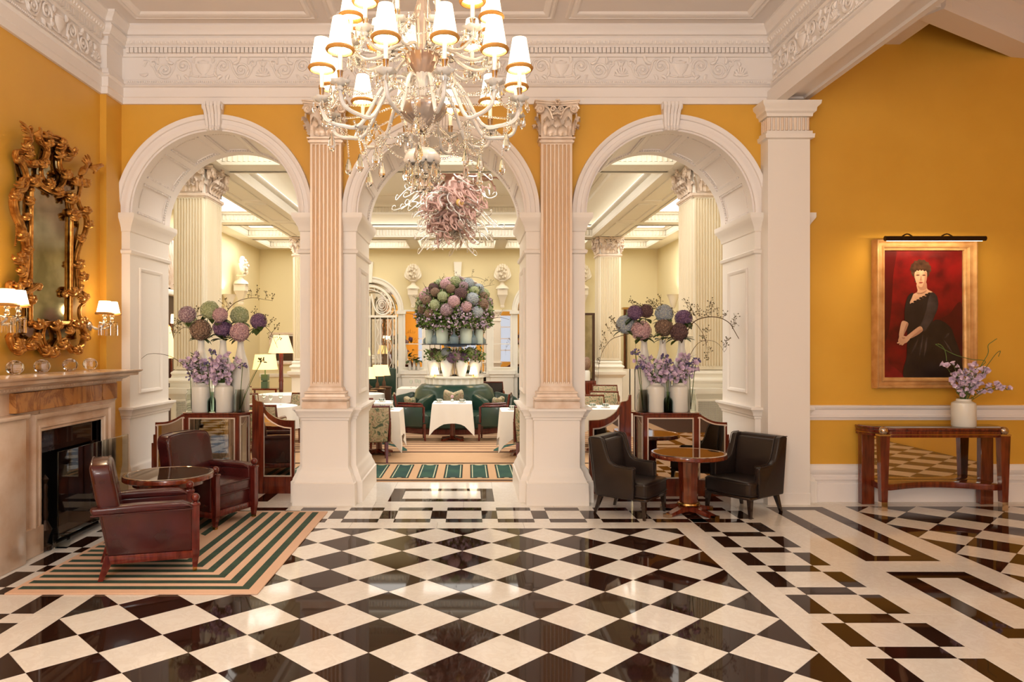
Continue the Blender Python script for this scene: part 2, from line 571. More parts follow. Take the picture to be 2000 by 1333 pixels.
def frame(x0, y0, x1, y1, b):
    rect(x0, y0, x1, y0 + b, 1); rect(x0, y1 - b, x1, y1, 1)
    rect(x0, y0 + b, x0 + b, y1 - b, 1); rect(x1 - b, y0 + b, x1, y1 - b, 1)
    rect(x0 + b, y0 + b, x1 - b, y1 - b, 0)
for (a, b) in ((5.905, 7.895), (4.347, 5.628), (2.08, 4.07)): frame(3.225, a, 3.835, b, .15)
rect(3.225, 7.895, 3.835, 8.17, 0); rect(3.225, 5.628, 3.835, 5.905, 0); rect(3.225, 4.07, 3.835, 4.347, 0)
ARCH = [(-2.874, .96), (-.321, .96), (2.264, .96)]
ZC = 3.245
xs = -4.0
for (ax, r) in ARCH:
    slabs(xs, 8.17, ax - .6, 9.35, 0, 1.2)
    frame(ax - .6, 8.17, ax + .6, 8.91, .148)
    rect(ax - .6, 8.91, ax + .6, 9.35, 0)
    xs = ax + .6
slabs(xs, 8.17, 3.9, 9.35, 0, 1.2)
sub = MB().box(-4.2, -4.1, -.06, 7.8, 9.36, -.0035)
floor = struct('floor', sub, GROUT)
def tile_mesh(poly, c, name):
    mb = MB()
    n = len(poly)
    ar = sum(poly[i][0] * poly[(i + 1) % n][1] - poly[(i + 1) % n][0] * poly[i][1] for i in range(n))
    if ar < 0: poly = poly[::-1]
    mb.sweep(poly, [(.0009, -.006), (.0009, -.0008), (.0016, 0)], closed=True)
    b = len(mb.v)
    mb.f.append(tuple(3 * i + 2 for i in range(n))); mb.m.append(0)
    return mesh(name, mb, MARB if c else MARW, angle=0)
def seen(poly):
    if max(p[1] for p in poly) < 3.6: return 0
    if all(-3.24 < p[0] < -1.5 and 5.1 < p[1] < 7.66 for p in poly): return 0
    q = [(CX + p[0] * F / max(p[1], .6), CY + EYE * F / max(p[1], .6)) for p in poly]
    if max(a for a, b in q) < 0 or min(a for a, b in q) > 2000 or min(b for a, b in q) > 1333: return 0
    q = clip_poly(q, 0, 0, 2000, 1333)
    return abs(sum(q[i][0] * q[(i + 1) % len(q)][1] - q[(i + 1) % len(q)][0] * q[i][1] for i in range(len(q)))) / 2 if q else 0
order = sorted(range(len(tiles)), key=lambda i: -seen(tiles[i][0]))
cache = {}
rest = MB()
for rank, i in enumerate(order):
    poly, c = tiles[i]
    if rank < 298 and seen(poly) > 60:
        cx = sum(p[0] for p in poly) / len(poly); cy_ = sum(p[1] for p in poly) / len(poly)
        loc = [(p[0] - cx, p[1] - cy_) for p in poly]
        key = (c,) + tuple(round(v, 3) for p in loc for v in p)
        if key not in cache: cache[key] = tile_mesh(loc, c, 'tile')
        link('tile', cache[key], floor, (cx, cy_, 0))
    else:
        n = len(poly)
        ar = sum(poly[k][0] * poly[(k + 1) % n][1] - poly[(k + 1) % n][0] * poly[k][1] for k in range(n))
        if ar < 0: poly = poly[::-1]
        rest.sweep(poly, [(.0009, -.006), (.0016, 0)], closed=True, mi=c)
        rest.f.append(tuple(len(rest.v) - 2 * n + 2 * k + 1 for k in range(n))); rest.m.append(c)
stuff(obj('tile', rest, [MARW, MARB], floor, angle=0))
entr = MB().box(-4.2, -4.1, -.06, 7.8, -1.0, 0)
struct('tile', entr, MARW, floor)

# ------------------------------------------------------------ wall of three arches
YW, YBK, ZTOP = 8.2, 9.25, 5.6
bays = [(-4.15, -1.5975), (-1.5975, .9715), (.9715, 3.70)]
def arch_side(mb, y, flip, mi, zc=ZC, ztop=ZTOP, arches=None, bb=None):
    for (xl, xr), (xc, r) in zip(bb or bays, arches or ARCH):
        th = sorted(set([PI * i / 40 for i in range(41)] + [math.atan2(ztop - zc, xr - xc), math.atan2(ztop - zc, xl - xc)]))
        pts = []
        for t in th:
            c, s_ = math.cos(t), math.sin(t)
            k = min([(xr - xc) / c if c > 1e-6 else 1e9, (xl - xc) / c if c < -1e-6 else 1e9, (ztop - zc) / s_ if s_ > 1e-6 else 1e9])
            pts.append(((xc + r * c, y, zc + r * s_), (xc + k * c, y, zc + k * s_)))
        for (a, b), (c_, d) in zip(pts, pts[1:]):
            mb.add([a, b, d, c_], [(0, 1, 2, 3) if not flip else (3, 2, 1, 0)], mi)
def arch_band(mb, y0, y1, mi, zc=ZC, arches=None, n=48):
    for (xc, r) in arches or ARCH:
        vs = []
        for i in range(n + 1):
            t = PI * i / n
            x, z = xc + r * math.cos(t), zc + r * math.sin(t)
            vs += [(x, y0, z), (x, y1, z)]
        mb.add(vs, [(2 * i, 2 * i + 1, 2 * i + 3, 2 * i + 2) for i in range(n)], mi)
wb = MB()
arch_side(wb, YW, False, 0)
arch_side(wb, YBK, True, 1)
arch_band(wb, YW, YBK, 2)
wall_back = struct('wall_back', wb, [YELLOW, CREAMF, WHITE])
# archivolts, keystones, soffit panels
AV = [(-.0, .0), (.0, .02), (.02, .035), (.05, .035), (.055, .022), (.10, .022), (.105, .045), (.135, .06), (.15, .06), (.155, 0)]
for (xc, r) in ARCH:
    for (y, sgn) in ((YW, -1), (YBK, 1)):
        p = [(xc + r * math.cos(t), ZC + r * math.sin(t)) for t in [PI - PI * i / 48 for i in range(49)]]
        a = MB().sweep(p, AV, O=(0, y, 0), U=(1, 0, 0), V=(0, 0, 1), N=(0, sgn, 0))
        obj('archivolt', a, WHITE, wall_back)
    kb = MB()                                      # scrolled keystone
    zt, zb = 4.477, ZC + r - .03
    for i in range(5):
        u0, u1 = -.5 + i * .2, -.5 + (i + 1) * .2
        path = [(zt, .115), (zt - .05, .125), (zt - .09, .10), (zt - .12, .085), (zb + .05, .06), (zb + .02, .075), (zb, .06)]
        wt, wl = .215, .155
        for (za, da), (zc_, db) in zip(path, path[1:]):
            ka = wl + (wt - wl) * (za - zb) / (zt - zb); kc = wl + (wt - wl) * (zc_ - zb) / (zt - zb)
            e = .012 if i % 2 == 0 else 0
            y = lambda d: YW - d - e
            m0, m1 = u0 + .02, u1 - .02
            kb.add([(xc + u0 * ka, y(da) + .012, za), (xc + m0 * ka, y(da), za), (xc + m1 * ka, y(da), za), (xc + u1 * ka, y(da) + .012, za),
                    (xc + u0 * kc, y(db) + .012, zc_), (xc + m0 * kc, y(db), zc_), (xc + m1 * kc, y(db), zc_), (xc + u1 * kc, y(db) + .012, zc_)],
                   [(0, 4, 5, 1), (1, 5, 6, 2), (2, 6, 7, 3)])
    for s in (-1, 1):
        kb.lathe([(.0, -.006), (.035, -.006), (.035, .006), (.02, .012), (0, .012)], n=14, M=T(xc + s * .108, YW - .075, zt - .045, 0, 0, s * PI / 2))
        kb.add([(xc + s * .1075, YW, zt), (xc + s * .1075, YW - .115, zt), (xc + s * .0775, YW - .06, zb), (xc + s * .0775, YW, zb)], [(0, 1, 2, 3)])
    kb.box(xc - .0775, YW - .06, zb - .003, xc + .0775, YW, zb)
    obj('keystone', kb, WHITE, wall_back, fix=True)
    ribs = MB(); beads = MB()
    N_ = 7
    def cyl(t, y, d): return (xc + (r - d) * math.cos(t), y, ZC + (r - d) * math.sin(t))
    def strip(mb, t0, t1, ya, yb, d, n):
        vs = []
        for i in range(n + 1):
            t = t0 + (t1 - t0) * i / n
            vs += [cyl(t, ya, 0), cyl(t, ya, d), cyl(t, yb, d), cyl(t, yb, 0)]
        fs = []
        for i in range(n):
            for q in range(3): fs.append((4 * i + q, 4 * i + q + 1, 4 * i + 4 + q + 1, 4 * i + 4 + q))
        fs += [(0, 1, 2, 3), (4 * n, 4 * n + 1, 4 * n + 2, 4 * n + 3)]
        mb.add(vs, fs)
    strip(ribs, 0.0, PI, YW + .005, YW + .13, .02, 48)
    strip(ribs, 0.0, PI, YBK - .16, YBK - .005, .02, 48)
    for k in range(N_):
        t0, t1 = PI * k / N_, PI * (k + 1) / N_
        g = .035
        strip(ribs, t0 - g if k else 0, t0 + g, YW + .13, YBK - .16, .02, 3)
        a, b = t0 + g + .014, t1 - g - .014
        for (ya) in (YW + .145, YBK - .175):
            n = int((b - a) * r / .03)
            for i in range(n):
                t = a + (b - a) * (i + .5) / n
                strip(beads, t - .0105, t + .0105, ya - .013, ya + .013, .017, 1)
        for t in (a, b):
            n = int((YBK - YW - .35) / .03)
            for i in range(n):
                y = YW + .175 + (YBK - YW - .35) * (i + .5) / n
                strip(beads, t - .013, t + .013, y - .0105, y + .0105, .017, 1)
        for (yy, off) in ((YW + .19, 0), (YBK - .22, 0)):
            strip(ribs, a + .06, b - .06, yy, yy + .02, .010, 6)
    obj('soffit_frame', ribs, WHITE, wall_back)
    stuff(obj('soffit_beading', beads, WHITE, wall_back))
# piers with plinth, dado cap and impost
PPROF = [(.085, 0), (.085, .235), (.07, .245), (.065, .27), (.05, .30), (.035, .33), (.03, .36), (.012, .385), (0, .41),
         (0, .925), (.012, .93), (.015, .955), (.03, .965), (.035, .99), (.055, 1.02), (.07, 1.035), (.07, 1.058), (0, 1.062),
         (0, 2.79), (.022, 2.80), (.03, 2.83), (.008, 2.845), (0, 2.85), (0, 3.04), (.012, 3.05), (.02, 3.09), (.045, 3.14), (.075, 3.185), (.08, 3.20), (.08, 3.235), (.08, 3.246), (-.02, 3.246)]
def pier(x0, x1, name='pier'):
    path = [(x0, YW), (x0, YBK), (x1, YBK), (x1, YW)]
    mb = MB().sweep(path, PPROF, closed=True)
    o = obj(name, mb, PIERW, wall_back)
    # framed panels on the reveals
    for (xx, s) in ((x0, -1), (x1, 1)):
        fr = MB()
        for (za, zb) in ((1.2, 2.66),):
            p = [(YW + .22, za), (YBK - .22, za), (YBK - .22, zb), (YW + .22, zb)]
            fr.sweep(p, [(0, 0), (0, .014), (.012, .022), (.03, .014), (.045, .004), (.045, 0)], O=(xx, 0, 0), U=(0, 1, 0), V=(0, 0, 1), N=(s, 0, 0), closed=True)
        obj('panel_moulding', fr, PIERW, o)
    return o
pier(-1.914, -1.281); pier(.639, 1.304)
pier(-4.3, -3.834); pier(3.224, 3.8)

# fluted pilasters with capitals
def capital(w, h, d):
    # front at y = -d .. 0 ; base width w, top wider ; z from 0 to h
    c = MB()
    wt = w * 1.42
    c.prism([(-w / 2, 0), (-w / 2, .0), (-w / 2 - .0, -d), (w / 2, -d), (w / 2, 0)], 0, h * .82)
    ab = []
    for i in range(13):                            # concave abacus
        u = -1 + 2 * i / 12
        ab.append((u * wt / 2, -d - .075 * (w / .35) * (.45 + .55 * u * u)))
    ab = [(-wt / 2, .0)] + ab + [(wt / 2, .0)]
    for (z0, z1, k) in ((.86, .90, .94), (.905, .96, .985), (.965, 1.0, 1.02)):
        c.prism([(x * k, y * k) for x, y in ab], h * z0, h * z1)
    def leaf(x0, y0, z0, hh, ww, nx, ny, curl):
        n = 14
        for side in (0, 1):
            vs = []
            for i in range(n + 1):
                t = i / n
                out = .010 + curl * 1.5 * (t ** 3)
                z = z0 + hh * (t if t < .8 else .8 + (t - .8) * .2 - (t - .8) ** 2 * 3)
                ww_ = ww * (.50 + .48 * math.sin(PI * min(1, t * .95) ** .8)) * (.84 + .20 * (i % 2))
                for u in (-1, -.5, 0, .5, 1):
                    o_ = out + .014 * (1 - abs(u)) - (.006 if abs(u) == .5 else 0) + (.006 if abs(u) == 1 and i % 2 else 0)
                    vs.append((x0 + u * ww_ / 2 * abs(ny) + nx * o_, y0 + ny * o_ + u * ww_ / 2 * abs(nx), z - u * u * hh * .22 * t))
            fs = [(i * 5 + k, i * 5 + k + 1, i * 5 + 6 + k, i * 5 + 5 + k) for i in range(n) for k in range(4)]
            c.add(vs, fs)
            break
    k = w / .35
    nl = max(3, round(w / .115))
    for i in range(nl - 1):
        leaf(-w / 2 + w * (i + 1) / nl, -d, .01, h * .36, w / nl * .92, 0, -1, .045 * k)
    for i in range(nl):
        leaf(-w / 2 + w * (i + .5) / nl, -d, .02, h * .60, w / nl * .8, 0, -1, .06 * k)
    for s in (-1, 1):
        leaf(s * w / 2, -d * .5, .01, h * .5, d * .9, s, 0, .05)
        leaf(s * w / 2, -d, .02, h * .62, w / nl * .7, s * .7, -.7, .06)
        # corner volutes
        sp = []
        for i in range(22):
            a = i * .5
            rr = .052 * k * (1 - i / 26)
            sp.append((s * (wt / 2 - .058 * k + math.cos(a) * rr), -d - .06 * k, h * .745 + math.sin(a) * rr))
        c.tube(sp, .012 * k, 6)
        c.ball((s * (wt / 2 - .058 * k), -d - .06 * k, h * .745), .014 * k, 8, 6)
        c.lathe([(.045 * k, -.03), (.045 * k, .03)], n=14, M=T(s * (wt / 2 - .058 * k), -d - .03 * k, h * .745, 0, PI / 2, 0))
        sp = [(s * w * .12, -d - .02, h * .5), (s * w * .22, -d - .03, h * .72), (s * w * .36, -d - .045, h * .82), (s * wt * .42, -d - .06, h * .83)]
        c.tube(smooth(sp, 4), .013 * k, 6)
        sp = []
        for i in range(16):
            a = i * .55
            rr = .034 * k * (1 - i / 19)
            sp.append((s * (.045 * k - math.cos(a) * rr * 1), -d - .045, h * .76 + math.sin(a) * rr))
        c.tube(sp, .009 * k, 6)
        for q in range(3): c.ball((s * (wt / 2 - .03 * k), -d - .03, h * (.62 - q * .045)), .013 * k, 7, 5)
    for q in range(6):
        a = q * PI / 3
        c.ball((math.cos(a) * .022 * k, -d - .085 * k, h * .93 + math.sin(a) * .022 * k), .014 * k, 7, 5)
    for q in (-2, -1, 0, 1, 2): c.ball((q * .02 * k, -d - .05, h * (.64 - abs(q) * .012)), .016 * k, 7, 5)
    return c
def flutes(w, z0, z1, d, n=7, edge=.018):
    pr = [(-w / 2, 0), (-w / 2, -d)]
    s = (w - 2 * edge) / n
    for i in range(n):
        a = -w / 2 + edge + i * s
        pr.append((a + s * .18, -d))
        for k in range(1, 6):
            t = PI * k / 6
            pr.append((a + s * (.5 - .32 * math.cos(t)), -d + s * .46 * math.sin(t)))
        pr.append((a + s * .82, -d))
    pr += [(w / 2, -d), (w / 2, 0)]
    mb = MB()
    n_ = len(pr)
    mb.add([(x, y, z0) for x, y in pr] + [(x, y, z1) for x, y in pr], [(i, i + 1, n_ + i + 1, n_ + i) for i in range(n_ - 1)])
    for i in range(n_ - 1): mb.m[i] = 1 if 1 < i < n_ - 3 and (i - 2) % 7 < 6 else 0
    mb.box(-w / 2, -d, z0 - .03, w / 2, 0, z0); mb.box(-w / 2, -d, z1, w / 2, 0, z1 + .02)
    for i in range(n):                             # rounded stops at the flute ends
        a = -w / 2 + edge + (i + .5) * s
        mb.ball((a, -d + s * .10, z0 + .004), (s * .3, s * .1, .02), 8, 4)
    return mb
def pilaster(xc, y):
    p = link('pilaster', None, wall_back, (xc, y, 0))
    U_ = lambda w, d: [(-w / 2, .07), (-w / 2, -d), (w / 2, -d), (w / 2, .07)]
    path = U_(.507, .16)
    prof = [(.09, 0), (.09, .012), (.085, .235), (.085, .24), (.07, .25), (.064, .275), (.048, .30), (.036, .33), (.03, .36), (.012, .385), (0, .41), (0, .925), (.012, .93), (.015, .955), (.03, .965), (.034, .99),
            (.05, 1.02), (.062, 1.035), (.062, 1.058), (-.09, 1.064)]
    ped = MB().sweep([(a, b) for a, b in path][::-1], prof)
    obj('pedestal', ped, PIERW, p)
    path = U_(.345, .135)
    prof = [(.075, 1.06), (.075, 1.135), (.06, 1.14), (.072, 1.15), (.08, 1.165), (.072, 1.182), (.055, 1.187), (.05, 1.20), (.046, 1.215), (.05, 1.22), (.056, 1.232), (.05, 1.245), (.03, 1.25), (.022, 1.265), (.02, 1.28), (.002, 1.30), (0, 1.305), (-.1, 1.306)]
    bs = MB().sweep(path[::-1], prof)
    obj('base', bs, SILGILT, p)
    obj('shaft', flutes(.345, 1.33, 3.99, .135), [FLUTE, GROOVE], p)
    prof = [(0, 4.0), (.02, 4.012), (.022, 4.03), (.006, 4.035), (.006, 4.045), (.03, 4.05), (.032, 4.066), (0, 4.07)]
    obj('astragal', MB().sweep(path[::-1], prof), SILGILT, p)
    obj('capital', capital(.345, .395, .135), SILGILT, p, (0, 0, 4.07), angle=58)
    return p
pilaster(-1.5975, YW - .005); pilaster(.9675, YW - .005)

# plain square pillar beside the right-hand arch with a fluted frieze
PX0, PX1, PYF = 3.289, 3.752, 8.0
pl = link('pillar', None, wall_back, (0, 0, 0))
obj('shaft', MB().box(PX0, PYF, 0, PX1, YW + .02, 4.08), PIERW, pl)
obj('plinth', MB().sweep([(PX0, YW), (PX0, PYF), (PX1, PYF), (PX1, YW)][::-1], [(.004, 0), (.004, .125), (0, .13)]), PIERW, pl)
pth = [(PX0, YW), (PX0, PYF), (PX1, PYF), (PX1, YW)][::-1]
obj('capital', MB().sweep(pth, [(d, z) for d, z in [(0, 4.03), (.035, 4.04), (.04, 4.085), (.02, 4.09), (.02, 4.12), (-.012, 4.125), (-.012, 4.275), (.02, 4.28), (.025, 4.31), (.05, 4.33), (.055, 4.37), (.085, 4.40), (.09, 4.437), (-.05, 4.44)]]), PIERW, pl)
cf = MB()
for i in range(10):
    x = PX0 + .02 + (PX1 - PX0 - .04) * i / 9
    cf.tube([(x, PYF + .008, 4.13), (x, PYF + .008, 4.27)], .016, 10)
for i in range(4): cf.tube([(PX0 + .008, PYF + .02 + i * .05, 4.13), (PX0 + .008, PYF + .02 + i * .05, 4.27)], .016, 10)
obj('fluted_band', cf, FLUTE, pl)

# ------------------------------------------------------------ side and end walls of the hall
wl = MB().box(-4.2, -4.1, 0, -4.0, 7.856, 5.6).box(-4.2, 7.856, 0, -3.93, 8.22, 5.6)
wall_left = struct('wall_left', wl, YELLOW)
wr = MB().box(3.70, YW, 0, 7.9, 8.45, 5.77)
wall_right = struct('wall_right', wr, YELLOW)
struct('wall_side', MB().box(7.7, -4.1, 0, 7.9, 8.3, 5.8), YELLOW)
wf = MB()
xsw = [-4.2, -3.1, -1.7, -1.0, .4, 1.1, 2.5, 3.9, 5.3, 7.9]
for i, (a, b) in enumerate(zip(xsw, xsw[1:])):
    if i % 2 == 0: wf.box(a, -4.1, 0, b, -3.95, 5.8)
    else:
        wf.box(a, -4.1, 0, b, -3.95, .8); wf.box(a, -4.1, 3.6, b, -3.95, 5.8)
wall_front = struct('wall_front', wf, YELLOW)
nw = 0
for i, (a, b) in enumerate(zip(xsw, xsw[1:])):
    if i % 2:
        nw += 1
        w_ = MB()
        for k in range(3):
            x = a + (b - a) * k / 2
            w_.box(x - .03, -4.05, .8, x + .03, -3.97, 3.6)
        for k in range(5):
            z = .8 + 2.8 * k / 4
            w_.box(a, -4.05, z - .025, b, -3.97, z + .025)
        o = struct('window_%d' % nw, w_, WHITE)
        obj('pane', MB().box(a, -4.09, .8, b, -4.08, 3.6), emission('daylight_window', (214, 222, 245), 1.3), o)
# dado rail and skirting of the right-hand wall
dr = [(0, .915), (.012, .915), (.016, .935), (.03, .95), (.03, .97), (.018, .98), (.018, 1.03), (.03, 1.04), (.045, 1.06), (.045, 1.078), (.02, 1.085), (0, 1.085)]
struct('trim_3', MB().sweep([(7.7, YW), (PX1, YW)], dr), WHITE)
sk = [(0, 0), (.05, 0), (.05, .20), (.035, .21), (.04, .235), (.055, .25), (.055, .275), (.03, .29), (.03, .30), (.045, .315), (.06, .335), (.06, .36), (.04, .38), (.03, .40), (.015, .415), (0, .418)]
struct('baseboard_right', MB().sweep([(7.7, YW), (PX1, YW)], sk), WHITE)
struct('baseboard_left', MB().sweep([(-4.0, 7.856), (-4.0, 7.64)], sk), YELLOW)

# ------------------------------------------------------------ cornice, frieze, ceiling, beam
CPATH = [(3.43, -3.95), (3.43, YW), (-3.93, YW), (-3.93, 7.856), (-4.0, 7.856), (-4.0, -3.95)]
CP = [(0, 4.477), (.03, 4.477), (.03, 4.545), (.042, 4.555), (.042, 4.655), (.06, 4.662), (.07, 4.675), (.062, 4.69), (.045, 4.70), (.045, 4.735), (.035, 4.75), (.012, 4.755), (.012, 5.005), (.03, 5.01), (.04, 5.03),
      (.04, 5.095), (.075, 5.10), (.075, 5.115), (.10, 5.13), (.115, 5.16), (.12, 5.185), (.10, 5.195), (.10, 5.21), (.125, 5.22), (.13, 5.25), (.155, 5.275), (.175, 5.30), (.175, 5.322)]
cor = struct('trim_1', MB().sweep(CPATH, CP), WHITE)
dent = MB(); eggs = MB(); bead = MB()
def along(a, b, step):
    L = math.hypot(b[0] - a[0], b[1] - a[1]); n = int(L / step)
    ux, uy = (b[0] - a[0]) / L, (b[1] - a[1]) / L
    for i in range(n): yield (a[0] + ux * (i + .5) * L / n, a[1] + uy * (i + .5) * L / n, -uy, ux)
for a, b in (((3.43, 3.6), (3.43, 8.11)), ((3.34, YW), (-3.85, YW)), ((-4.0, 7.75), (-4.0, 3.6))):
    for (x, y, nx, ny) in along(a, b, .0475):
        tx, ty = ny, -nx
        h = .0185
        def pt(t, d, z): return (x + tx * t + nx * d, y + ty * t + ny * d, z)
        dent.add([pt(-h, .03, 5.038), pt(h, .03, 5.038), pt(h, .082, 5.038), pt(-h, .082, 5.038), pt(-h, .03, 5.094), pt(h, .03, 5.094), pt(h, .082, 5.094), pt(-h, .082, 5.094)],
                 [(0, 1, 2, 3), (4, 7, 6, 5), (0, 4, 5, 1), (1, 5, 6, 2), (2, 6, 7, 3), (3, 7, 4, 0)])
        eggs.ball(pt(0, .098, 5.155), (.018, .018, .032), 8, 5)
        eggs.box(x + tx * .024 + nx * .095 - .004, y + ty * .024 + ny * .095 - .004, 5.125, x + tx * .024 + nx * .095 + .004, y + ty * .024 + ny * .095 + .004, 5.185)
        for q in (-.0119, .0119): bead.ball(pt(q, .05, 4.718), (.0105, .0105, .013), 6, 4)
stuff(obj('dentils', dent, WHITE, cor)); stuff(obj('egg_moulding', eggs, WHITE, cor)); stuff(obj('bead_moulding', bead, WHITE, cor))
# scrolled relief in the frieze
def scroll_motif():
    m = MB()
    def q(u, v, d=0): return (u, -d, v)
    m.lathe([(0, -.10), (.045, -.10), (.03, -.085), (.02, -.07), (.06, -.03), (.085, .02), (.09, .045), (.06, .05), (.05, .06), (.07, .075), (.03, .085), (0, .10)], n=14, M=Matrix.Scale(.35, 4, (0, 1, 0)))
    for s in (-1, 1):
        def spiral(cu, cv, R, a0, turns, dirn, thick):
            p = []
            n = int(18 * turns)
            for i in range(n + 1):
                t = i / n
                a = a0 + dirn * 2 * PI * turns * t
                p.append(q(s * (cu + math.cos(a) * R * (1 - .85 * t)), cv + math.sin(a) * R * (1 - .85 * t), .004))
            m.tube(p, [thick * (1 - .4 * i / n) for i in range(n + 1)], 6)
            m.ball(p[-1], (thick * 1.6, .012, thick * 1.6), 8, 5)
        spiral(.22, .025, .085, PI * 1.1, 1.5, -1, .015)
        spiral(.43, -.02, .08, 0, 1.4, 1, .014)
        spiral(.56, .05, .05, PI, 1.2, -1, .011)
        m.tube(smooth([q(s * .05, -.09), q(s * .13, -.07), q(s * .14, .02), q(s * .2, .1), q(s * .3, .09), q(s * .34, -.02), q(s * .4, -.1), q(s * .5, -.09), q(s * .55, 0), q(s * .6, .09), q(s * .67, .1)], 5), .012, 6)
        for (u, v, a, l) in ((.10, .06, .9, .09), (.33, .06, -.4, .09), (.30, -.07, 3.6, .10), (.5, .05, .7, .08), (.14, -.03, 4.2, .07), (.62, -.05, -1.0, .10), (.47, -.085, .2, .09), (.66, .02, 1.2, .07), (.22, -.085, 3.0, .08), (.38, .085, .4, .08)):
            n = 5
            p = [q(s * (u + math.cos(a + .9 * i / n) * l * i / n), v + math.sin(a + .9 * i / n) * l * i / n, .006 * math.sin(PI * i / n)) for i in range(n + 1)]
            m.tube(p, [.004, .017, .021, .018, .012, .003], 6)
    for i in range(7):
        a = PI * (i + .5) / 7
        m.tube([q(.675 + math.cos(a) * .02, -.09 + math.sin(a) * .02), q(.675 + math.cos(a) * .08, -.09 + math.sin(a) * .10, .006)], [.008, .016], 6)
    return m
sm = mesh('frieze_relief', scroll_motif(), WHITE)
PITCH = 1.345
for k in range(-3, 3):
    x = gx(1094, YW) + PITCH * k + .01
    if -4.0 < x - .2 and x < 3.4: link('frieze_relief', sm, cor, (x, YW - .018, 4.88))
for k in range(4):
    link('frieze_relief', sm, cor, (-4 + .018, 7.05 - PITCH * k, 4.88), (0, 0, PI / 2))
    link('frieze_relief', sm, cor, (3.43 - .018, 7.45 - PITCH * k, 4.88), (0, 0, -PI / 2))
ceil = struct('ceiling', MB().box(-4.2, -4.1, 5.322, 3.6, 8.3, 5.6), CEILW)
cpan = [(0, 0), (.01, .028), (.03, .034), (.05, .02), (.07, .035), (.10, .03), (.115, .014), (.13, 0)]
for (a, b) in ((gx(262, 7.87), gx(622, 7.87)), (gx(640, 7.87), gx(1082, 7.87)), (gx(1104, 7.87), gx(1474, 7.87))):
    for (y0, y1) in ((5.2, 7.87), (2.2, 5.0), (-.8, 2.0)):
        obj('ceiling_moulding', MB().sweep([(a, y0), (b, y0), (b, y1), (a, y1)], [(d, -h) for d, h in cpan], O=(0, 0, 5.322), closed=True), WHITE, ceil)
beam = MB().box(3.43, -4.1, 4.50, 3.78, YW, 5.8)
bm_ = struct('trim_2', beam, WHITE)
obj('soffit_moulding', MB().sweep([(3.47, -3.9), (3.71, -3.9), (3.71, 8.03), (3.47, 8.03)], [(0, 0), (0, -.012), (.015, -.02), (.03, -.008), (.035, 0)], O=(0, 0, 4.50), closed=True), WHITE, bm_)
obj('fillet', MB().box(3.345, -4.0, 4.437, 3.46, YW, 4.61), WHITE, bm_)
# right-hand bay: raised ceiling with crossing beams
ZB = 5.14
rb = MB().box(3.79, -4.1, 5.66, 7.9, 8.3, 5.8)
struct('ceiling_bay', rb, CEILW)
b2 = MB()
b2.prism([(4.68, YW), (4.68, 7.3), (4.86, 7.3), (4.86, YW)], ZB + .02, 5.7)
b2.box(4.60, 7.35, ZB + .03, 4.90, 7.62, 5.7)
b2.sweep([(0, 0), (2.3, 1.06)], [(.05, ZB), (-.22, ZB), (-.24, ZB + .03), (-.24, ZB + .16), (-.29, ZB + .19), (-.33, ZB + .24), (-.38, ZB + .26), (-.38, 5.9), (.05, 5.9)], O=(4.66, 7.475, 0), U=(1, 0, -.085))
b2.box(3.79, 6.9, 5.5, 4.86, 7.4, 5.7)
struct('trim_4', b2, WHITE)
# ------------------------------------------------------------ dining room beyond the arches
AX = -.32
FX0, FX1, FYF = -5.75, 5.15, 19.9
ZS = 4.40                                          # underside of the ceiling beams
XBL, XBR = (-4.30, -3.65), (3.01, 3.66)
fw = MB().box(FX0 - .2, 9.25, 0, FX0, FYF, 5.0)
wall_dl = struct('wall_dining_left', fw, PALEY)
wall_dr = struct('wall_dining_right', MB().box(FX1, 9.25, 0, FX1 + .2, FYF, 5.0), PALEY)
struct('trim_5', MB().box(FX0, 9.26, 0, -4.15, 9.45, 4.6).box(3.79, 9.26, 0, FX1, 9.45, 4.6), CREAMF)
# far wall with three mirrored arches
FARCH = [(AX - 2.42, .78), (AX, .78), (AX + 2.42, .78)]
FZC = 2.72
wfar = MB()
fb = [(FX0, AX - 1.21), (AX - 1.21, AX + 1.21), (AX + 1.21, FX1)]
arch_side(wfar, FYF, False, 0, FZC, 5.0, FARCH, fb)
arch_band(wfar, FYF, FYF + .3, 1, FZC, FARCH, 32)
for (xa, xb) in ((FX0, AX - 3.2), (AX - 1.64, AX - .78), (AX + .78, AX + 1.64), (AX + 3.2, FX1)):
    wfar.box(xa, FYF, 0, xb, FYF + .3, FZC, 0 if abs(xa + xb - 2 * AX) > 3.5 else 1)
wall_far = struct('wall_far', wfar, [PALEY, CREAMF])
for (xc, r) in FARCH:
    p = [(xc + r * math.cos(t), FZC + r * math.sin(t)) for t in [PI - PI * i / 30 for i in range(31)]]
    obj('archivolt', MB().sweep(p, [(0, 0), (0, .03), (.04, .04), (.05, .02), (.11, .02), (.12, .05), (.16, .05), (.16, 0)], O=(0, FYF, 0), U=(1, 0, 0), V=(0, 0, 1), N=(0, -1, 0)), CREAMF, wall_far)
    obj('keystone', MB().prism([(xc - .07, FZC + r - .02), (xc + .07, FZC + r - .02), (xc + .11, ZS - .35), (xc - .11, ZS - .35)], FYF - .09, FYF, 'y'), CREAMF, wall_far)
    im = MB()
    for s in (-1, 1): im.box(xc + s * (r + .09) - .13, FYF - .07, FZC - .09, xc + s * (r + .09) + .13, FYF, FZC)
    obj('impost', im, CREAMF, wall_far)
    obj('arch_mirror', MB().prism([(xc - r, .3), (xc + r, .3)] + [(xc + r * math.cos(t), FZC + r * math.sin(t)) for t in [PI * i / 30 for i in range(31)]], FYF + .2, FYF + .23, 'y'), MIRROR, wall_far)
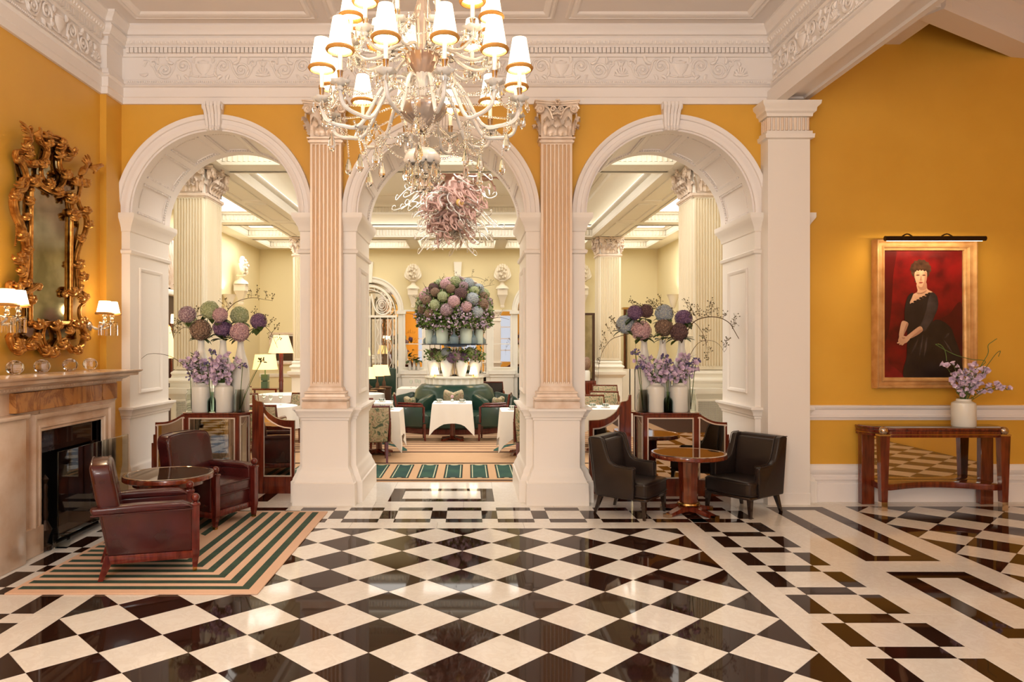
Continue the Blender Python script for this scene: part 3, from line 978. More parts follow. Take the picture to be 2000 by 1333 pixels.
# mirrored recesses with console brackets between the arches
for xc in (AX - 1.21, AX + 1.21):
    obj('mirror_panel', MB().box(xc - .23, FYF - .012, 1.18, xc + .23, FYF + .0, 2.70), MIRROR, wall_far)
    mf = MB().sweep([(xc - .23, 1.18), (xc + .23, 1.18), (xc + .23, 2.7), (xc - .23, 2.7)], [(0, 0), (0, .03), (-.045, .03), (-.045, 0)], O=(0, FYF, 0), U=(1, 0, 0), V=(0, 0, 1), N=(0, -1, 0), closed=True)
    mf.box(xc - .23, FYF - .03, 1.80, xc + .23, FYF, 1.82)
    mf.box(xc - .36, FYF - .10, .98, xc + .36, FYF, 1.09).box(xc - .33, FYF - .07, .90, xc + .33, FYF, .98).box(xc - .31, FYF - .05, 0, xc + .31, FYF, .9)
    obj('mirror_surround', mf, CREAMF, wall_far)
struct('trim_6', MB().sweep([(FX1, FYF), (FX0, FYF)], [(0, .9), (.02, .9), (.04, .96), (.04, 1.0), (0, 1.0)]), CREAMF)

# carpet
cp = MB()
def crect(x0, y0, x1, y1, mi, z=.012):
    cp.add([(x0, y0, z), (x1, y0, z), (x1, y1, z), (x0, y1, z)], [(0, 1, 2, 3)], mi)
cp.box(FX0 + .01, 9.352, -.02, FX1 - .01, FYF - .12, .010, 0)
crect(FX0, 9.37, FX1, 9.45, 2, .0115)
crect(FX0, 9.352, FX1, 9.37, 1, .0115)
crect(FX0, 10.74, FX1, 10.82, 2, .0115)
crect(FX0, 11.86, FX1, 11.93, 2, .0115)
crect(FX0 + .01, 11.93, FX1 - .01, FYF - .12, 1, .0105)
y = 12.05; k = 0
while y < 19:
    crect(FX0, y, FX1, y + .16, 0, .0112)
    crect(FX0, y + .19, FX1, y + .215, 2, .0112)
    y += .29
xg0 = gx(777, 10.0)
for i in range(-12, 14):
    x = AX + .355 * (i + .28)
    if not FX0 < x - .2 < FX1 - .5: continue
    crect(x - .125, 9.56, x + .125, 10.66, 2, .0112)
    crect(x - .115, 9.57, x + .115, 10.65, 3, .0116)
    crect(x - .10, 9.60, x - .088, 10.60, 4, .012); crect(x + .088, 9.60, x + .10, 10.60, 4, .012)
    cp.lathe([(0, 0), (.075, 0)], c=(x, 9.57, .0118), n=14, mi=2, a0=0, a1=PI)
    cp.lathe([(0, 0), (.035, 0)], c=(x, 9.575, .0121), n=12, mi=4, a0=0, a1=PI)
    cp.lathe([(0, 0), (.06, 0)], c=(x, 10.645, .0118), n=14, mi=4, a0=PI, a1=2 * PI)
for s in (-1, 1):                                  # green arcs
    vs = []
    for i in range(21):
        a = PI * .02 + PI * .5 * i / 20
        for r in (1.32, 1.44): vs.append((AX + s * (2.15 - r * math.cos(a)), 11.95 + r * math.sin(a), .0125))
    cp.add(vs, [(2 * i, 2 * i + 1, 2 * i + 3, 2 * i + 2) for i in range(20)], 3)
carpet = obj('carpet', cp, [CARP, CARP2, CARPD, CARPG, CARPL], angle=0)
tag(carpet, 'tan striped carpet with a border of green panels beyond the arches', 'carpet')

# ceiling of beams and lit coffers
ceil2 = struct('ceiling_dining', MB().box(FX0 - .2, 9.0, 5.35, FX1 + .2, FYF + .3, 5.5), CREAMF)
beams = MB()
YB = [(9.25, 9.62), (10.6, 11.10), (17.6, 18.04), (19.55, 19.9)]
for (a, b) in YB: beams.box(FX0 + .001, a, ZS + .005, FX1 - .001, b, 5.37)
for (a, b) in (XBL, XBR): beams.box(a, 9.6, ZS, b, 19.6, 5.36)
for (a, b) in ((FX0, FX0 + .35), (FX1 - .35, FX1)): beams.box(a, 9.6, ZS, b, 19.6, 5.36)
beams.box(FX0 + .002, 15.5, ZS + .005, XBL[0] + .05, 15.9, 5.37); beams.box(XBR[1] - .05, 15.5, ZS + .005, FX1 - .002, 15.9, 5.37)
struct('trim_7', beams, CREAMF)
fl = MB(); panels = []
def fluted(a, b, z0, z1, inn, step=.075):
    for (x, y, nx, ny) in along(a, b, step):
        tx, ty = ny, -nx
        w_ = step * .40
        fl.add([(x - tx * w_ + nx * inn * 0, y - ty * w_, z0), (x + nx * inn, y + ny * inn, z0), (x + tx * w_, y + ty * w_, z0),
                (x - tx * w_, y - ty * w_, z1), (x + nx * inn, y + ny * inn, z1), (x + tx * w_, y + ty * w_, z1)], [(0, 1, 4, 3), (1, 2, 5, 4), (0, 2, 1), (3, 4, 5)])
nlay = 0
def coffer(x0, x1, y0, y1, lit=True):
    global nlay
    pth = [(x0, y0), (x1, y0), (x1, y1), (x0, y1)]
    prof = [(-.01, ZS - .01), (.05, ZS - .012), (.06, ZS + .03), (.03, ZS + .035), (.03, ZS + .15), (.07, ZS + .155), (.08, ZS + .18), (.10, ZS + .19), (.10, ZS + .205), (.17, ZS + .21)]
    o = struct('trim_8', MB().sweep(pth, prof, closed=True), CREAMF)
    i = .03
    q = [(x0 + i, y0 + i), (x1 - i, y0 + i), (x1 - i, y1 - i), (x0 + i, y1 - i)]
    for a, b in zip(q, q[1:] + q[:1]): fluted(a, b, ZS + .04, ZS + .145, .03)
    obj('laylight', MB().box(x0 + .14, y0 + .14, ZS + .207, x1 - .14, y1 - .14, ZS + .24), LAY, o)
for (a, b) in ((FX0 + .35, XBL[0]), (XBR[1], FX1 - .35)):
    coffer(a, b, 9.62, 10.6); coffer(a, b, 11.04, 15.5); coffer(a, b, 15.9, 17.6); coffer(a, b, 18.04, 19.55)
for (a, b) in ((-3.65, -1.55), (-1.35, .71), (.91, 3.01)):
    coffer(a, b, 9.62, 10.6); coffer(a, b, 18.04, 19.55)
xb = MB()
for (a, b) in ((-1.55, -1.35), (.71, .91)): xb.box(a, 9.6, ZS, b, 10.6, 5.3).box(a, 18.04, ZS, b, 19.6, 5.3)
struct('trim_9', xb, CREAMF)
# deep central coffer with a lit cove
x0, x1, y0, y1 = XBL[1], XBR[0], 11.04, 17.6
pth = [(x0, y0), (x1, y0), (x1, y1), (x0, y1)]
prof = [(-.02, ZS - .012), (.05, ZS - .012), (.06, ZS + .03), (.02, ZS + .035), (.02, ZS + .17), (.06, ZS + .175), (.10, ZS + .21), (.10, ZS + .235), (-.0, ZS + .235), (-.0, ZS + .30), (.06, ZS + .40), (.20, ZS + .46), (.42, ZS + .48),
        (.44, ZS + .47), (.46, ZS + .50), (.46, ZS + .63), (.50, ZS + .64), (.54, ZS + .70), (.56, ZS + .71), (.60, ZS + .78), (.72, ZS + .84), (.72, ZS + .86)]
deep = struct('trim_10', MB().sweep(pth, prof, closed=True), CREAMF)
obj('panel', MB().box(x0 + .6, y0 + .6, ZS + .855, x1 - .6, y1 - .6, ZS + .9), CREAMF, deep)
for i, za, zb in ((.02, .04, .165), (.46, .51, .625)):
    q = [(x0 + i, y0 + i), (x1 - i, y0 + i), (x1 - i, y1 - i), (x0 + i, y1 - i)]
    for a, b in zip(q, q[1:] + q[:1]): fluted(a, b, ZS + za, ZS + zb, .03)
stuff(obj('fluted_frieze', fl, CREAMF, ceil2, angle=0))
cl = MB()
cl.sweep([(x0 + .03, y0 + .03), (x1 - .03, y0 + .03), (x1 - .03, y1 - .03), (x0 + .03, y1 - .03)], [(0, ZS + .238), (.05, ZS + .238), (.05, ZS + .262), (0, ZS + .262)], closed=True, loop=True)
obj('cove_lamp', cl, COVE, deep)
# beam soffit panels
sp_ = MB()
for (a, b) in (XBL, XBR):
    for (u, v) in ((11.3, 13.2), (13.5, 15.3), (15.6, 17.4)):
        sp_.sweep([(a + .13, u), (b - .13, u), (b - .13, v), (a + .13, v)], [(0, 0), (0, -.012), (.02, -.02), (.04, -.006), (.04, 0)], O=(0, 0, ZS), closed=True)
struct('trim_11', sp_, CREAMF)

# big piers: fluted pilaster faces on panelled pedestals
def big_pier(x0, x1, y0, y1, grille=False):
    p = link('pier', None, None, (0, 0, 0)); p['kind'] = 'structure'
    pth = [(x0, y0), (x0, y1), (x1, y1), (x1, y0)]
    prof = [(.10, 0), (.10, .26), (.06, .30), (.05, .34), (.05, .98), (.07, 1.0), (.09, 1.03), (.13, 1.06), (.14, 1.10), (.14, 1.14), (.06, 1.15), (.06, 1.21), (.085, 1.22), (.10, 1.25), (.085, 1.28), (.05, 1.29), (.04, 1.33), (.055, 1.35), (.05, 1.37), (.015, 1.40), (0, 1.41), (0, ZS)]
    obj('pedestal', MB().sweep(pth, prof, closed=True), CREAMF, p)
    w_, d_ = x1 - x0, y1 - y0
    for (M_, ww) in ((T((x0 + x1) / 2, y0 + .002, 0), w_), (T(x0 + .002, (y0 + y1) / 2, 0, -PI / 2), d_), (T(x1 - .002, (y0 + y1) / 2, 0, PI / 2), d_), (T((x0 + x1) / 2, y1 - .002, 0, PI), w_)):
        f_ = MB().merge(flutes(ww * .98, 1.44, ZS - .50, .035, max(5, round(ww / .045))), M_)
        obj('shaft', f_, [FLUTE2, GROOVE2], p)
        c_ = MB().merge(capital(ww * .80, .40, .03), M_ @ T(0, 0, ZS - .41))
        c_.box(-ww / 2 - .03, -.06, ZS - .46, ww / 2 + .03, .0, ZS - .42, M=M_).box(-ww / 2 - .015, -.045, ZS - .48, ww / 2 + .015, .0, ZS - .46, M=M_)
        obj('capital', c_, SILGILT, p)
    if grille:
        g = MB()
        ga, gb = x0 + .04, x1 - .04
        g.box(ga, y0 - .062, .55, gb, y0 - .05, .95, 1)
        n = 18
        for i in range(n + 1):
            x = ga + (gb - ga) * i / n
            g.box(x - .006, y0 - .075, .55, x + .006, y0 - .06, .95, 0)
        for i in range(15):
            z = .55 + .4 * i / 14
            g.box(ga, y0 - .075, z - .006, gb, y0 - .06, z + .006, 0)
        g.sweep([(ga, .55), (gb, .55), (gb, .95), (ga, .95)], [(0, .05), (0, .085), (-.035, .085), (-.035, .05)], O=(0, y0, 0), U=(1, 0, 0), V=(0, 0, 1), N=(0, -1, 0), closed=True)
        obj('vent_grille', g, [CREAMF, CARPD], p)
    return p
GROOVE2 = M('cream_groove', (234, 218, 184), .4, .1)
FLUTE2 = M('cream_fluting', (240, 230, 206), .4, .1, var=(5, (230, 214, 182)), stretch=(1, 1, .1))
for (a, b) in ((-4.29, -3.87), (3.27, 3.72)):
    big_pier(a, b, 10.6, 11.25, True)
for (a, b) in ((-4.25, -3.80), (3.16, 3.64)): big_pier(a, b, 17.6, 18.1)
# ------------------------------------------------------------ rug
RX0, RX1, RY0, RY1 = -3.27, -1.49, 5.10, 7.64
rg = MB().rbox(RX0, RY0, 0, RX1, RY1, .012, .005, 2)
Z1 = .0128
def rq(p, mi=1): rg.add([(x, y, Z1) for x, y in p] + [(x, y, Z1 - .004) for x, y in p], [(0, 1, 2, 3), (0, 4, 5, 1), (1, 5, 6, 2), (2, 6, 7, 3), (3, 7, 4, 0)], mi)
for k in range(9):
    d0 = .085 + .131 * k; d1 = d0 + .066
    if k < 6:
        rq([(RX0 + .04, RY0 + d0), (RX1 - d0, RY0 + d0), (RX1 - d1, RY0 + d1), (RX0 + .04, RY0 + d1)])
        rq([(RX1 - d1, RY0 + d1), (RX1 - d0, RY0 + d0), (RX1 - d0, RY1 - .05), (RX1 - d1, RY1 - .05)])
for k in range(4):                                 # counter-running stripes of the inner field
    y0 = RY0 + .90 + .131 * k; xr = RX1 - .95 - .11 * k
    rq([(RX0 + .04, y0), (xr, y0), (xr - .05, y0 + .066), (RX0 + .04, y0 + .066)])
for k in range(3):
    x0 = RX1 - .93 - .131 * k; ys = RY0 + 1.55 + .12 * k
    rq([(x0 - .066, ys + .06), (x0, ys), (x0, RY1 - .05), (x0 - .066, RY1 - .05)])
for o_ in (rg,):
    pass
rug = obj('rug', rg, [RUGT, RUGG], angle=30)
tag(rug, 'tan rug with mitred dark green stripes before the fireplace', 'rug')

# ------------------------------------------------------------ burgundy club armchairs (front towards +X)
def shear(rake, z0=.0):
    m_ = Matrix.Identity(4)
    m_[0][2] = -rake
    m_[0][3] = rake * z0
    return m_
def club_chair(label, loc, rz):
    t = thing('club_armchair', label, 'armchair', loc, rz, 'burgundy leather armchairs')
    fr = MB()
    for s in (-1, 1): fr.rprism([(-.30, .125), (.27, .105), (.27, .165), (-.315, .19)], s * .27 - .045, s * .27 + .045, 'y', .006, 2)
    fr.rbox(.24, -.27, .105, .285, .27, .165, .006, 2).rbox(-.33, -.27, .125, -.29, .27, .19, .006, 2)
    obj('seat_rail', fr, WOODR, t)
    for s in (-1, 1):
        a = MB().rprism([(-.36, .50), (-.315, .19), (.262, .165), (.262, .50)], s * .275 - .043, s * .275 + .043, 'y', .012, 3)
        obj('arm_panel', a, BURG, t)
        p_ = MB().rprism([(-.42, .495), (.268, .49), (.268, .52), (.20, .548), (-.1, .556), (-.44, .55)], s * .282 - .062, s * .282 + .062, 'y', .022, 4)
        w_ = MB()
        for z, dx in ((.497, .0),):
            w_.tube(smooth([(-.43, s * (.282 + .063), z), (-.1, s * .346, z - .002), (.268, s * .345, z - .006)], 4), .0045, 6)
        arm = obj('arm_pad', p_, BURG, t)
        obj('piping', w_, BURG, arm)
        post = MB().prism([(.262, s * .28 - .028), (.318, s * .28 - .028), (.318, s * .28 + .028), (.262, s * .28 + .028)], .13, .505)
        leg = MB()
        leg.add([(.27, s * .28 - .02, .02), (.30, s * .28 - .02, .02), (.30, s * .28 + .02, .02), (.27, s * .28 + .02, .02), (.262, s * .28 - .028, .14), (.318, s * .28 - .028, .14), (.318, s * .28 + .028, .14), (.262, s * .28 + .028, .14)],
                [(3, 2, 1, 0), (4, 5, 6, 7), (0, 1, 5, 4), (1, 2, 6, 5), (2, 3, 7, 6), (3, 0, 4, 7)])
        leg.merge(post)
        lg = obj('leg', leg, WOODR, t)
        obj('brass_tip', MB().add([(.271, s * .28 - .019, 0), (.299, s * .28 - .019, 0), (.299, s * .28 + .019, 0), (.271, s * .28 + .019, 0), (.2695, s * .28 - .021, .03), (.3005, s * .28 - .021, .03), (.3005, s * .28 + .021, .03), (.2695, s * .28 + .021, .03)],
                [(3, 2, 1, 0), (4, 5, 6, 7), (0, 1, 5, 4), (1, 2, 6, 5), (2, 3, 7, 6), (3, 0, 4, 7)]), BRASS, lg)
        f_ = MB().rbox(.255, s * .28 - .034, .505, .325, s * .28 + .034, .525, .006, 2)
        f_.lathe([(.02, .525), (.018, .53), (.022, .535), (.0, .535)], (.29, s * .28, 0), 16).ball((.29, s * .28, .565), .033, 20, 12)
        obj('ball_finial', f_, WOODR, t)
        rl = MB()
        rl.add([(-.385, s * .26 - .022, 0), (-.35, s * .26 - .022, 0), (-.35, s * .26 + .022, 0), (-.385, s * .26 + .022, 0), (-.335, s * .26 - .03, .19), (-.265, s * .26 - .03, .18), (-.265, s * .26 + .03, .18), (-.335, s * .26 + .03, .19)],
               [(3, 2, 1, 0), (4, 5, 6, 7), (0, 1, 5, 4), (1, 2, 6, 5), (2, 3, 7, 6), (3, 0, 4, 7)])
        obj('leg', rl, WOODR, t)
    out = [(-.285, .17), (.285, .17), (.30, .5), (.292, .72)] + [(.222 + .07 * math.cos(a), .765 + .09 * math.sin(a)) for a in [PI * .05 * i for i in range(1, 10)]] + [(.1, .868), (-.1, .868)] + \
          [(-.222 - .07 * math.cos(a), .765 + .09 * math.sin(a)) for a in [PI * .05 * i for i in range(9, 0, -1)]] + [(-.292, .72), (-.30, .5)]
    bk = MB().rprism(out, -.32, -.165, 'x', .03, 4, 0, shear(.19, .18))
    b_ = obj('backrest', bk, BURG, t)
    pp = MB()
    for xx in (-.3, -.185):
        pp.tube([tuple(shear(.19, .18) @ Vector((xx, y * 1.003, z + .001))) for y, z in out[2:-1]], .005, 6)
    obj('piping', pp, BURG, b_)
    def bulge(v):
        return (v.x, v.y, v.z + (.028 * max(0, math.cos(v.y / .24 * PI / 2)) * max(0, math.cos((v.x - .03) / .36 * PI / 2)) if v.z > .36 else 0))
    st = MB()
    bm = bmesh.new()
    bmesh.ops.create_grid(bm, x_segments=10, y_segments=10, size=1)
    top = []
    st.rbox(-.22, -.232, .29, .285, .232, .41, .03, 4, 0, None, None)
    n = 12
    vs = [(-.21 + .48 * i / n, -.222 + .444 * j / n, .404 + .03 * math.sin(PI * i / n) ** .6 * math.sin(PI * j / n) ** .6) for i in range(n + 1) for j in range(n + 1)]
    st.add(vs, [(i * (n + 1) + j, (i + 1) * (n + 1) + j, (i + 1) * (n + 1) + j + 1, i * (n + 1) + j + 1) for i in range(n) for j in range(n)])
    bm.free()
    sc = obj('seat_cushion', st, BURG, t, angle=60)
    pp = MB()
    for z in (.305, .402):
        pp.tube([(.20, -.236, z), (.262, -.234, z), (.284, -.21, z), (.287, 0, z), (.284, .21, z), (.262, .234, z), (.20, .236, z)], .005, 6)
    obj('piping', pp, BURG, sc)
    obj('front_panel', MB().rbox(-.29, -.25, .16, .262, .25, .295, .012, 2), BURG, t)
    return t
club_chair('burgundy leather armchair nearest the fireplace opening, on the green striped rug', (-2.505, 5.757, .013), math.radians(25))
club_chair('burgundy leather armchair behind the round glass table, backing onto the arch', (-2.565, 7.236, .013), math.radians(-22))

# ------------------------------------------------------------ round glass-topped tables
def round_top(t, R, z, wood):
    obj('tabletop', MB().lathe([(R - .05, z - .045), (R - .008, z - .045), (R, z - .038), (R, z - .008), (R - .006, z), (R - .05, z)], n=64), wood, t)
    obj('metal_ring', MB().lathe([(R - .006, z - .004), (R - .002, z + .004), (R - .012, z + .007), (R - .03, z + .006), (R - .034, z)], n=64), CHROME, t)
    obj('glass_top', MB().lathe([(0, z - .02), (R - .03, z - .02), (R - .03, z + .0035), (0, z + .0035)], n=64), TINT, t)
t = thing('round_table', 'round table with a mirrored top and wooden rim, between the burgundy armchairs', 'table', (-2.70, 6.52, .0135), .3)
round_top(t, .385, .592, WOOD)
obj('apron', MB().lathe([(.30, .50), (.30, .547), (0, .547)], n=40), WOOD, t)
for k in range(4):
    a = PI / 4 + k * PI / 2
    lg = MB().tube([(math.cos(a) * .25, math.sin(a) * .25, .54), (math.cos(a) * .27, math.sin(a) * .27, .02)], [.026, .016], 8)
    lo = obj('leg', lg, WOOD, t)
    obj('brass_tip', MB().tube([(math.cos(a) * .27, math.sin(a) * .27, .03), (math.cos(a) * .271, math.sin(a) * .271, 0)], [.0185, .017], 8), BRASS, lo)
obj('shelf', MB().lathe([(0, .17), (.23, .17), (.235, .18), (.23, .19), (0, .19)], n=40), WOOD, t)
t = thing('pedestal_table', 'round pedestal table with an amber reflecting top between the black armchairs', 'table', (2.294, 7.60, 0), .35)
round_top(t, .386, .632, WOOD)
cf = MB()
oc = lambda r: [(r * math.cos(PI / 8 + i * PI / 4), r * math.sin(PI / 8 + i * PI / 4)) for i in range(8)]
vs = []
for r, z in ((.095, .12), (.098, .3), (.115, .585)): vs += [(x, y, z) for x, y in oc(r)]
cf.add(vs, [(j * 8 + i, j * 8 + (i + 1) % 8, j * 8 + 8 + (i + 1) % 8, j * 8 + 8 + i) for j in range(2) for i in range(8)])
obj('column', cf, WOOD, t, angle=20)
obj('collar', MB().lathe([(.09, .085), (.112, .088), (.118, .10), (.112, .115), (.09, .125)], n=32), BRASS, t)
for k in range(4):
    a = k * PI / 2 + .25
    ft = MB().prism([(0, .095), (.12, .082), (.25, .052), (.345, .03), (.345, .004), (.30, .004), (.20, .02), (.1, .03), (0, .03)], -.042, .042, 'y')
    ft.v = [(x, y * (1 - .25 * min(1, x / .35)), z) for x, y, z in ft.v]
    f_ = MB().merge(ft, Matrix.Rotation(a, 4, 'Z'))
    fo = obj('foot', f_, WOOD, t, angle=30)
    obj('metal_toe', MB().box(.30, -.036, 0, .355, .036, .036, M=Matrix.Rotation(a, 4, 'Z')), CHROME, fo)

# ------------------------------------------------------------ black leather armchairs (front towards +X)
def black_chair(label, loc, rz):
    t = thing('tub_armchair', label, 'armchair', loc, rz, 'black leather armchairs')
    fr = MB().rprism([(-.265, -.245), (.255, -.285), (.285, -.27), (.29, 0), (.285, .27), (.255, .285), (-.265, .245)], .185, .215, 'z', .008, 2)
    obj('seat_rail', fr, DARKW, t)
    side = [(-.265, .20), (.15, .20), (.155, .30), (.15, .50), (.135, .513), (.05, .512), (-.06, .522), (-.115, .56), (-.15, .64), (-.185, .76), (-.20, .79), (-.235, .80), (-.325, .80), (-.335, .785)]
    for s in (-1, 1):
        y0, y1 = sorted((s * .235, s * .30))
        m_ = MB().rprism(side, y0, y1, 'y', .014, 3)
        m_.v = [(x, y + s * (.012 * (x + .0) - .01 * max(0, z - .5)), z) for x, y, z in m_.v]
        ar = obj('arm', m_, BLACKL, t)
        pp = MB().tube([(x, s * .302 + s * (.012 * x - .01 * max(0, z - .5)), z + .002) for x, z in side[1:-1]], .0045, 6)
        pp.tube([(x, s * .236 + s * (.012 * x - .01 * max(0, z - .5)), z + .002) for x, z in side[3:-2]], .0045, 6)
        obj('piping', pp, BLACKL, ar)
    bk = MB().rprism([(-.25, .2), (.25, .2), (.265, .5), (.268, .775), (.25, .80), (-.25, .80), (-.268, .775), (-.265, .5)], -.06, .05, 'x', .02, 3, 0, Matrix.Translation((-.245, 0, 0)) @ shear(.12, .2))
    obj('backrest', bk, BLACKL, t)
    ib = MB().rprism([(-.225, .34), (.225, .34), (.235, .6), (.23, .77), (-.23, .77), (-.235, .6)], -.02, .045, 'x', .02, 4, 0, Matrix.Translation((-.185, 0, 0)) @ shear(.14, .3))
    obj('back_cushion', ib, BLACKL, t, angle=60)
    st = MB().rprism([(-.22, -.235), (.13, -.24), (.16, -.285), (.26, -.285), (.287, -.26), (.297, 0), (.287, .26), (.26, .285), (.16, .285), (.13, .24), (-.22, .235)], .21, .365, 'z', .028, 4)
    st.v = [(x, y, z + (.022 * math.cos(min(1, abs(y) / .29) * PI / 2) * (1 - min(1, abs(x - .02) / .32) ** 2) if z > .33 else 0)) for x, y, z in st.v]
    so = obj('seat_cushion', st, BLACKL, t, angle=60)
    pp = MB()
    for z in (.235, .345): pp.tube([(.165, -.288, z), (.258, -.288, z), (.289, -.262, z), (.299, 0, z), (.289, .262, z), (.258, .288, z), (.165, .288, z)], .0045, 6)
    obj('piping', pp, BLACKL, so)
    for (x, y, ox, oy) in ((.245, .255, .012, .012), (.245, -.255, .012, -.012), (-.24, .22, -.06, .02), (-.24, -.22, -.06, -.02)):
        lg = MB()
        a, b = .024, .013
        lg.add([(x + ox - b, y + oy - b, 0), (x + ox + b, y + oy - b, 0), (x + ox + b, y + oy + b, 0), (x + ox - b, y + oy + b, 0), (x - a, y - a, .19), (x + a, y - a, .19), (x + a, y + a, .19), (x - a, y + a, .19)],
               [(3, 2, 1, 0), (4, 5, 6, 7), (0, 1, 5, 4), (1, 2, 6, 5), (2, 3, 7, 6), (3, 0, 4, 7)])
        obj('leg', lg, DARKW, t)
    return t
DARKW = M('ebonised_wood', (34, 22, 18), .25, coat=.4)
black_chair('black leather tub armchair turned away, next to the white pier and pedestal table', (1.70, 7.63, 0), math.atan2(-.59, .81))
black_chair('black leather tub armchair against the plain square pillar, front seat showing', (2.905, 7.70, 0), math.radians(-146.6))

# ------------------------------------------------------------ console table with mirrored back
t = thing('console_table', 'dark mahogany console table with mirrored back and silver ball corners', 'console table', (5.06, 7.9, 0))
hw, hd = .70, .0
topo = [(-.745, .235), (-.745, .12), (-.70, .02), (-.60, -.17), (-.56, -.19), (.60, -.19), (.64, -.17), (.735, .02), (.775, .12), (.775, .235)]
obj('top', MB().rprism(topo, .85, .875, 'z', .006, 2), WOOD, t)
obj('glass_top', MB().prism([(x * .965, y * .9 + .005) for x, y in topo], .874, .8785), TINT, t)
ap = MB().sweep(topo[::-1], [(-.012, .775), (-.012, .84), (-.004, .85), (-.03, .85)])
obj('apron', ap, WOOD, t)
obj('metal_band', MB().sweep(topo[::-1], [(-.010, .803), (-.007, .803), (-.007, .811), (-.010, .811)]), BRASS, t)
for s, x in ((-1, -.655), (1, .625)):
    lg = MB()
    a, b = .040, .032
    y = -.165
    lg.add([(x - b, y - b, .09), (x + b, y - b, .09), (x + b, y + b, .09), (x - b, y + b, .09), (x - a - .012, y - a, .80), (x + a + .012, y - a, .80), (x + a + .012, y + a, .80), (x - a - .012, y + a, .80)],
           [(3, 2, 1, 0), (4, 5, 6, 7), (0, 1, 5, 4), (1, 2, 6, 5), (2, 3, 7, 6), (3, 0, 4, 7)])
    lo = obj('leg', lg, WOOD, t)
    obj('metal_sleeve', MB().box(x - .032, y - .032, 0, x + .032, y + .032, .1), CHROME, lo)
    obj('metal_collar', MB().box(x - .056, y - .045, .795, x + .056, y + .045, .812), CHROME, lo)
    obj('silver_ball', MB().ball((x, y - .01, .848), .046, 22, 14), CHROME, t)
for s, x in ((-1, -.655), (1, .66)):
    obj('leg', MB().rbox(x - .07, .12, 0, x + .07, .20, .80, .004, 1), WOOD, t)
obj('back_mirror', MB().box(-.60, .155, .27, .60, .16, .775), MIRROR, t)
fr = MB().box(-.60, .16, .2, .60, .19, .80)
obj('back_board', fr, WOOD, t)
sh = [(-.62, .15), (-.66, -.14), (-.56, -.15)] + [(-.56 + 1.1 * i / 16, -.15 + .17 * math.sin(PI * i / 16)) for i in range(1, 16)] + [(.54, -.15), (.64, -.14), (.62, .15)]
obj('lower_shelf', MB().rprism(sh, .205, .27, 'z', .006, 2), WOOD, t)

# vase of bellflowers on the console
BELL = mesh('bellflower', MB().lathe([(.002, -.022), (.009, -.017), (.0125, -.004), (.0145, .006), (.019, .013), (.025, .016)], n=10, fn=lambda a, z: 1 + (.16 * math.cos(5 * a) if z > .01 else 0), cap=False).lathe([(.0245, .0158), (.0135, .005), (.009, -.01), (.0, -.014)], n=10, cap=False).merge(MB().tube([(0, 0, -.012), (0, 0, .012)], .003, 5)), LILAC, angle=60)
def leaf_mesh(l=.1, w_=.05, name='leaf', m_=None):
    vs = []
    n = 5
    for i in range(n + 1):
        t = i / n
        ww = w_ * math.sin(PI * min(1, t * .95 + .05)) ** .8 * (1 if t < .98 else 0)
        zc_ = -.25 * l * t * t
        vs += [(l * t, -ww / 2, zc_ + .12 * ww), (l * t, 0, zc_), (l * t, ww / 2, zc_ + .12 * ww)]
    return mesh(name, MB().add(vs, [(3 * i + k, 3 * i + k + 1, 3 * i + 4 + k, 3 * i + 3 + k) for i in range(n) for k in (0, 1)]), m_ or LEAF)
LEAFM = leaf_mesh(.12, .075)
LEAFS = leaf_mesh(.055, .02, 'small_leaf', LEAF2)
def aim(dx, dy, dz): return Vector((dx, dy, dz)).to_track_quat('X', 'Z').to_euler()
def aimz(dx, dy, dz): return Vector((dx, dy, dz)).to_track_quat('Z', 'Y').to_euler()
def bell_bouquet(t, base, stems, r_):
    st = MB(); lv = MB()
    for (tip, nb) in stems:
        b = Vector(base); e = Vector(tip)
        mid = (b + e) / 2 + Vector((0, 0, (e - b).length * .12))
        pth = smooth([tuple(b), tuple(mid), tuple(e)], 6)
        st.tube(pth, [.004 - .002 * i / (len(pth) - 1) for i in range(len(pth))], 5)
        for k in range(nb):
            u = .45 + .55 * (k + .5) / nb
            p = Vector(pth[min(len(pth) - 1, int(u * (len(pth) - 1)))])
            d = Vector((r_.uniform(-1, 1), r_.uniform(-1, .5), r_.uniform(-.3, 1))).normalized()
            q = p + d * .028
            o = link('blossom', BELL, t, tuple(q), aimz(d.x, d.y, d.z * .6 + .1), r_.uniform(.9, 1.45))
        for k in range(11):
            u = r_.uniform(.3, 1)
            p = Vector(pth[int(u * (len(pth) - 1))])
            a = r_.uniform(0, 2 * PI)
            l = r_.uniform(.035, .075)
            d = Vector((math.cos(a), math.sin(a), .5)) * l
            s_ = Vector((-math.sin(a), math.cos(a), 0)) * l * .22
            lv.add([tuple(p), tuple(p + d * .5 + s_), tuple(p + d), tuple(p + d * .5 - s_)], [(0, 1, 2, 3)])
    obj('stems', st, STEMG, t)
    stuff(obj('foliage', lv, LEAF2, t))
def jar(name, label, x, y, z, r, h, mat_, cat='vase', group=None):
    t = thing(name, label, cat, (x, y, z), 0, group)
    o = obj('body', MB().lathe([(0, 0), (r * .93, 0), (r, .012), (r, h * .80), (r * .95, h * .86), (r * .78, h * .90), (r * .62, h * .93), (r * .60, h), (r * .54, h), (r * .54, h * .92), (r * .9, h * .80), (r * .9, .03), (0, .03)], n=32), mat_, t)
    return t
rv = random.Random(5)
vx, vy, vz = gx(1882, 7.86), 7.86, .879
jar('flower_jar', 'squat cream jar standing on the console table', vx, vy, vz, .117, .30, MILK)
t = thing('flower_bouquet', 'loose lilac bellflowers with curling tendrils in the jar on the console table', 'flowers', (0, 0, 0))
YV = 7.84
stm = []
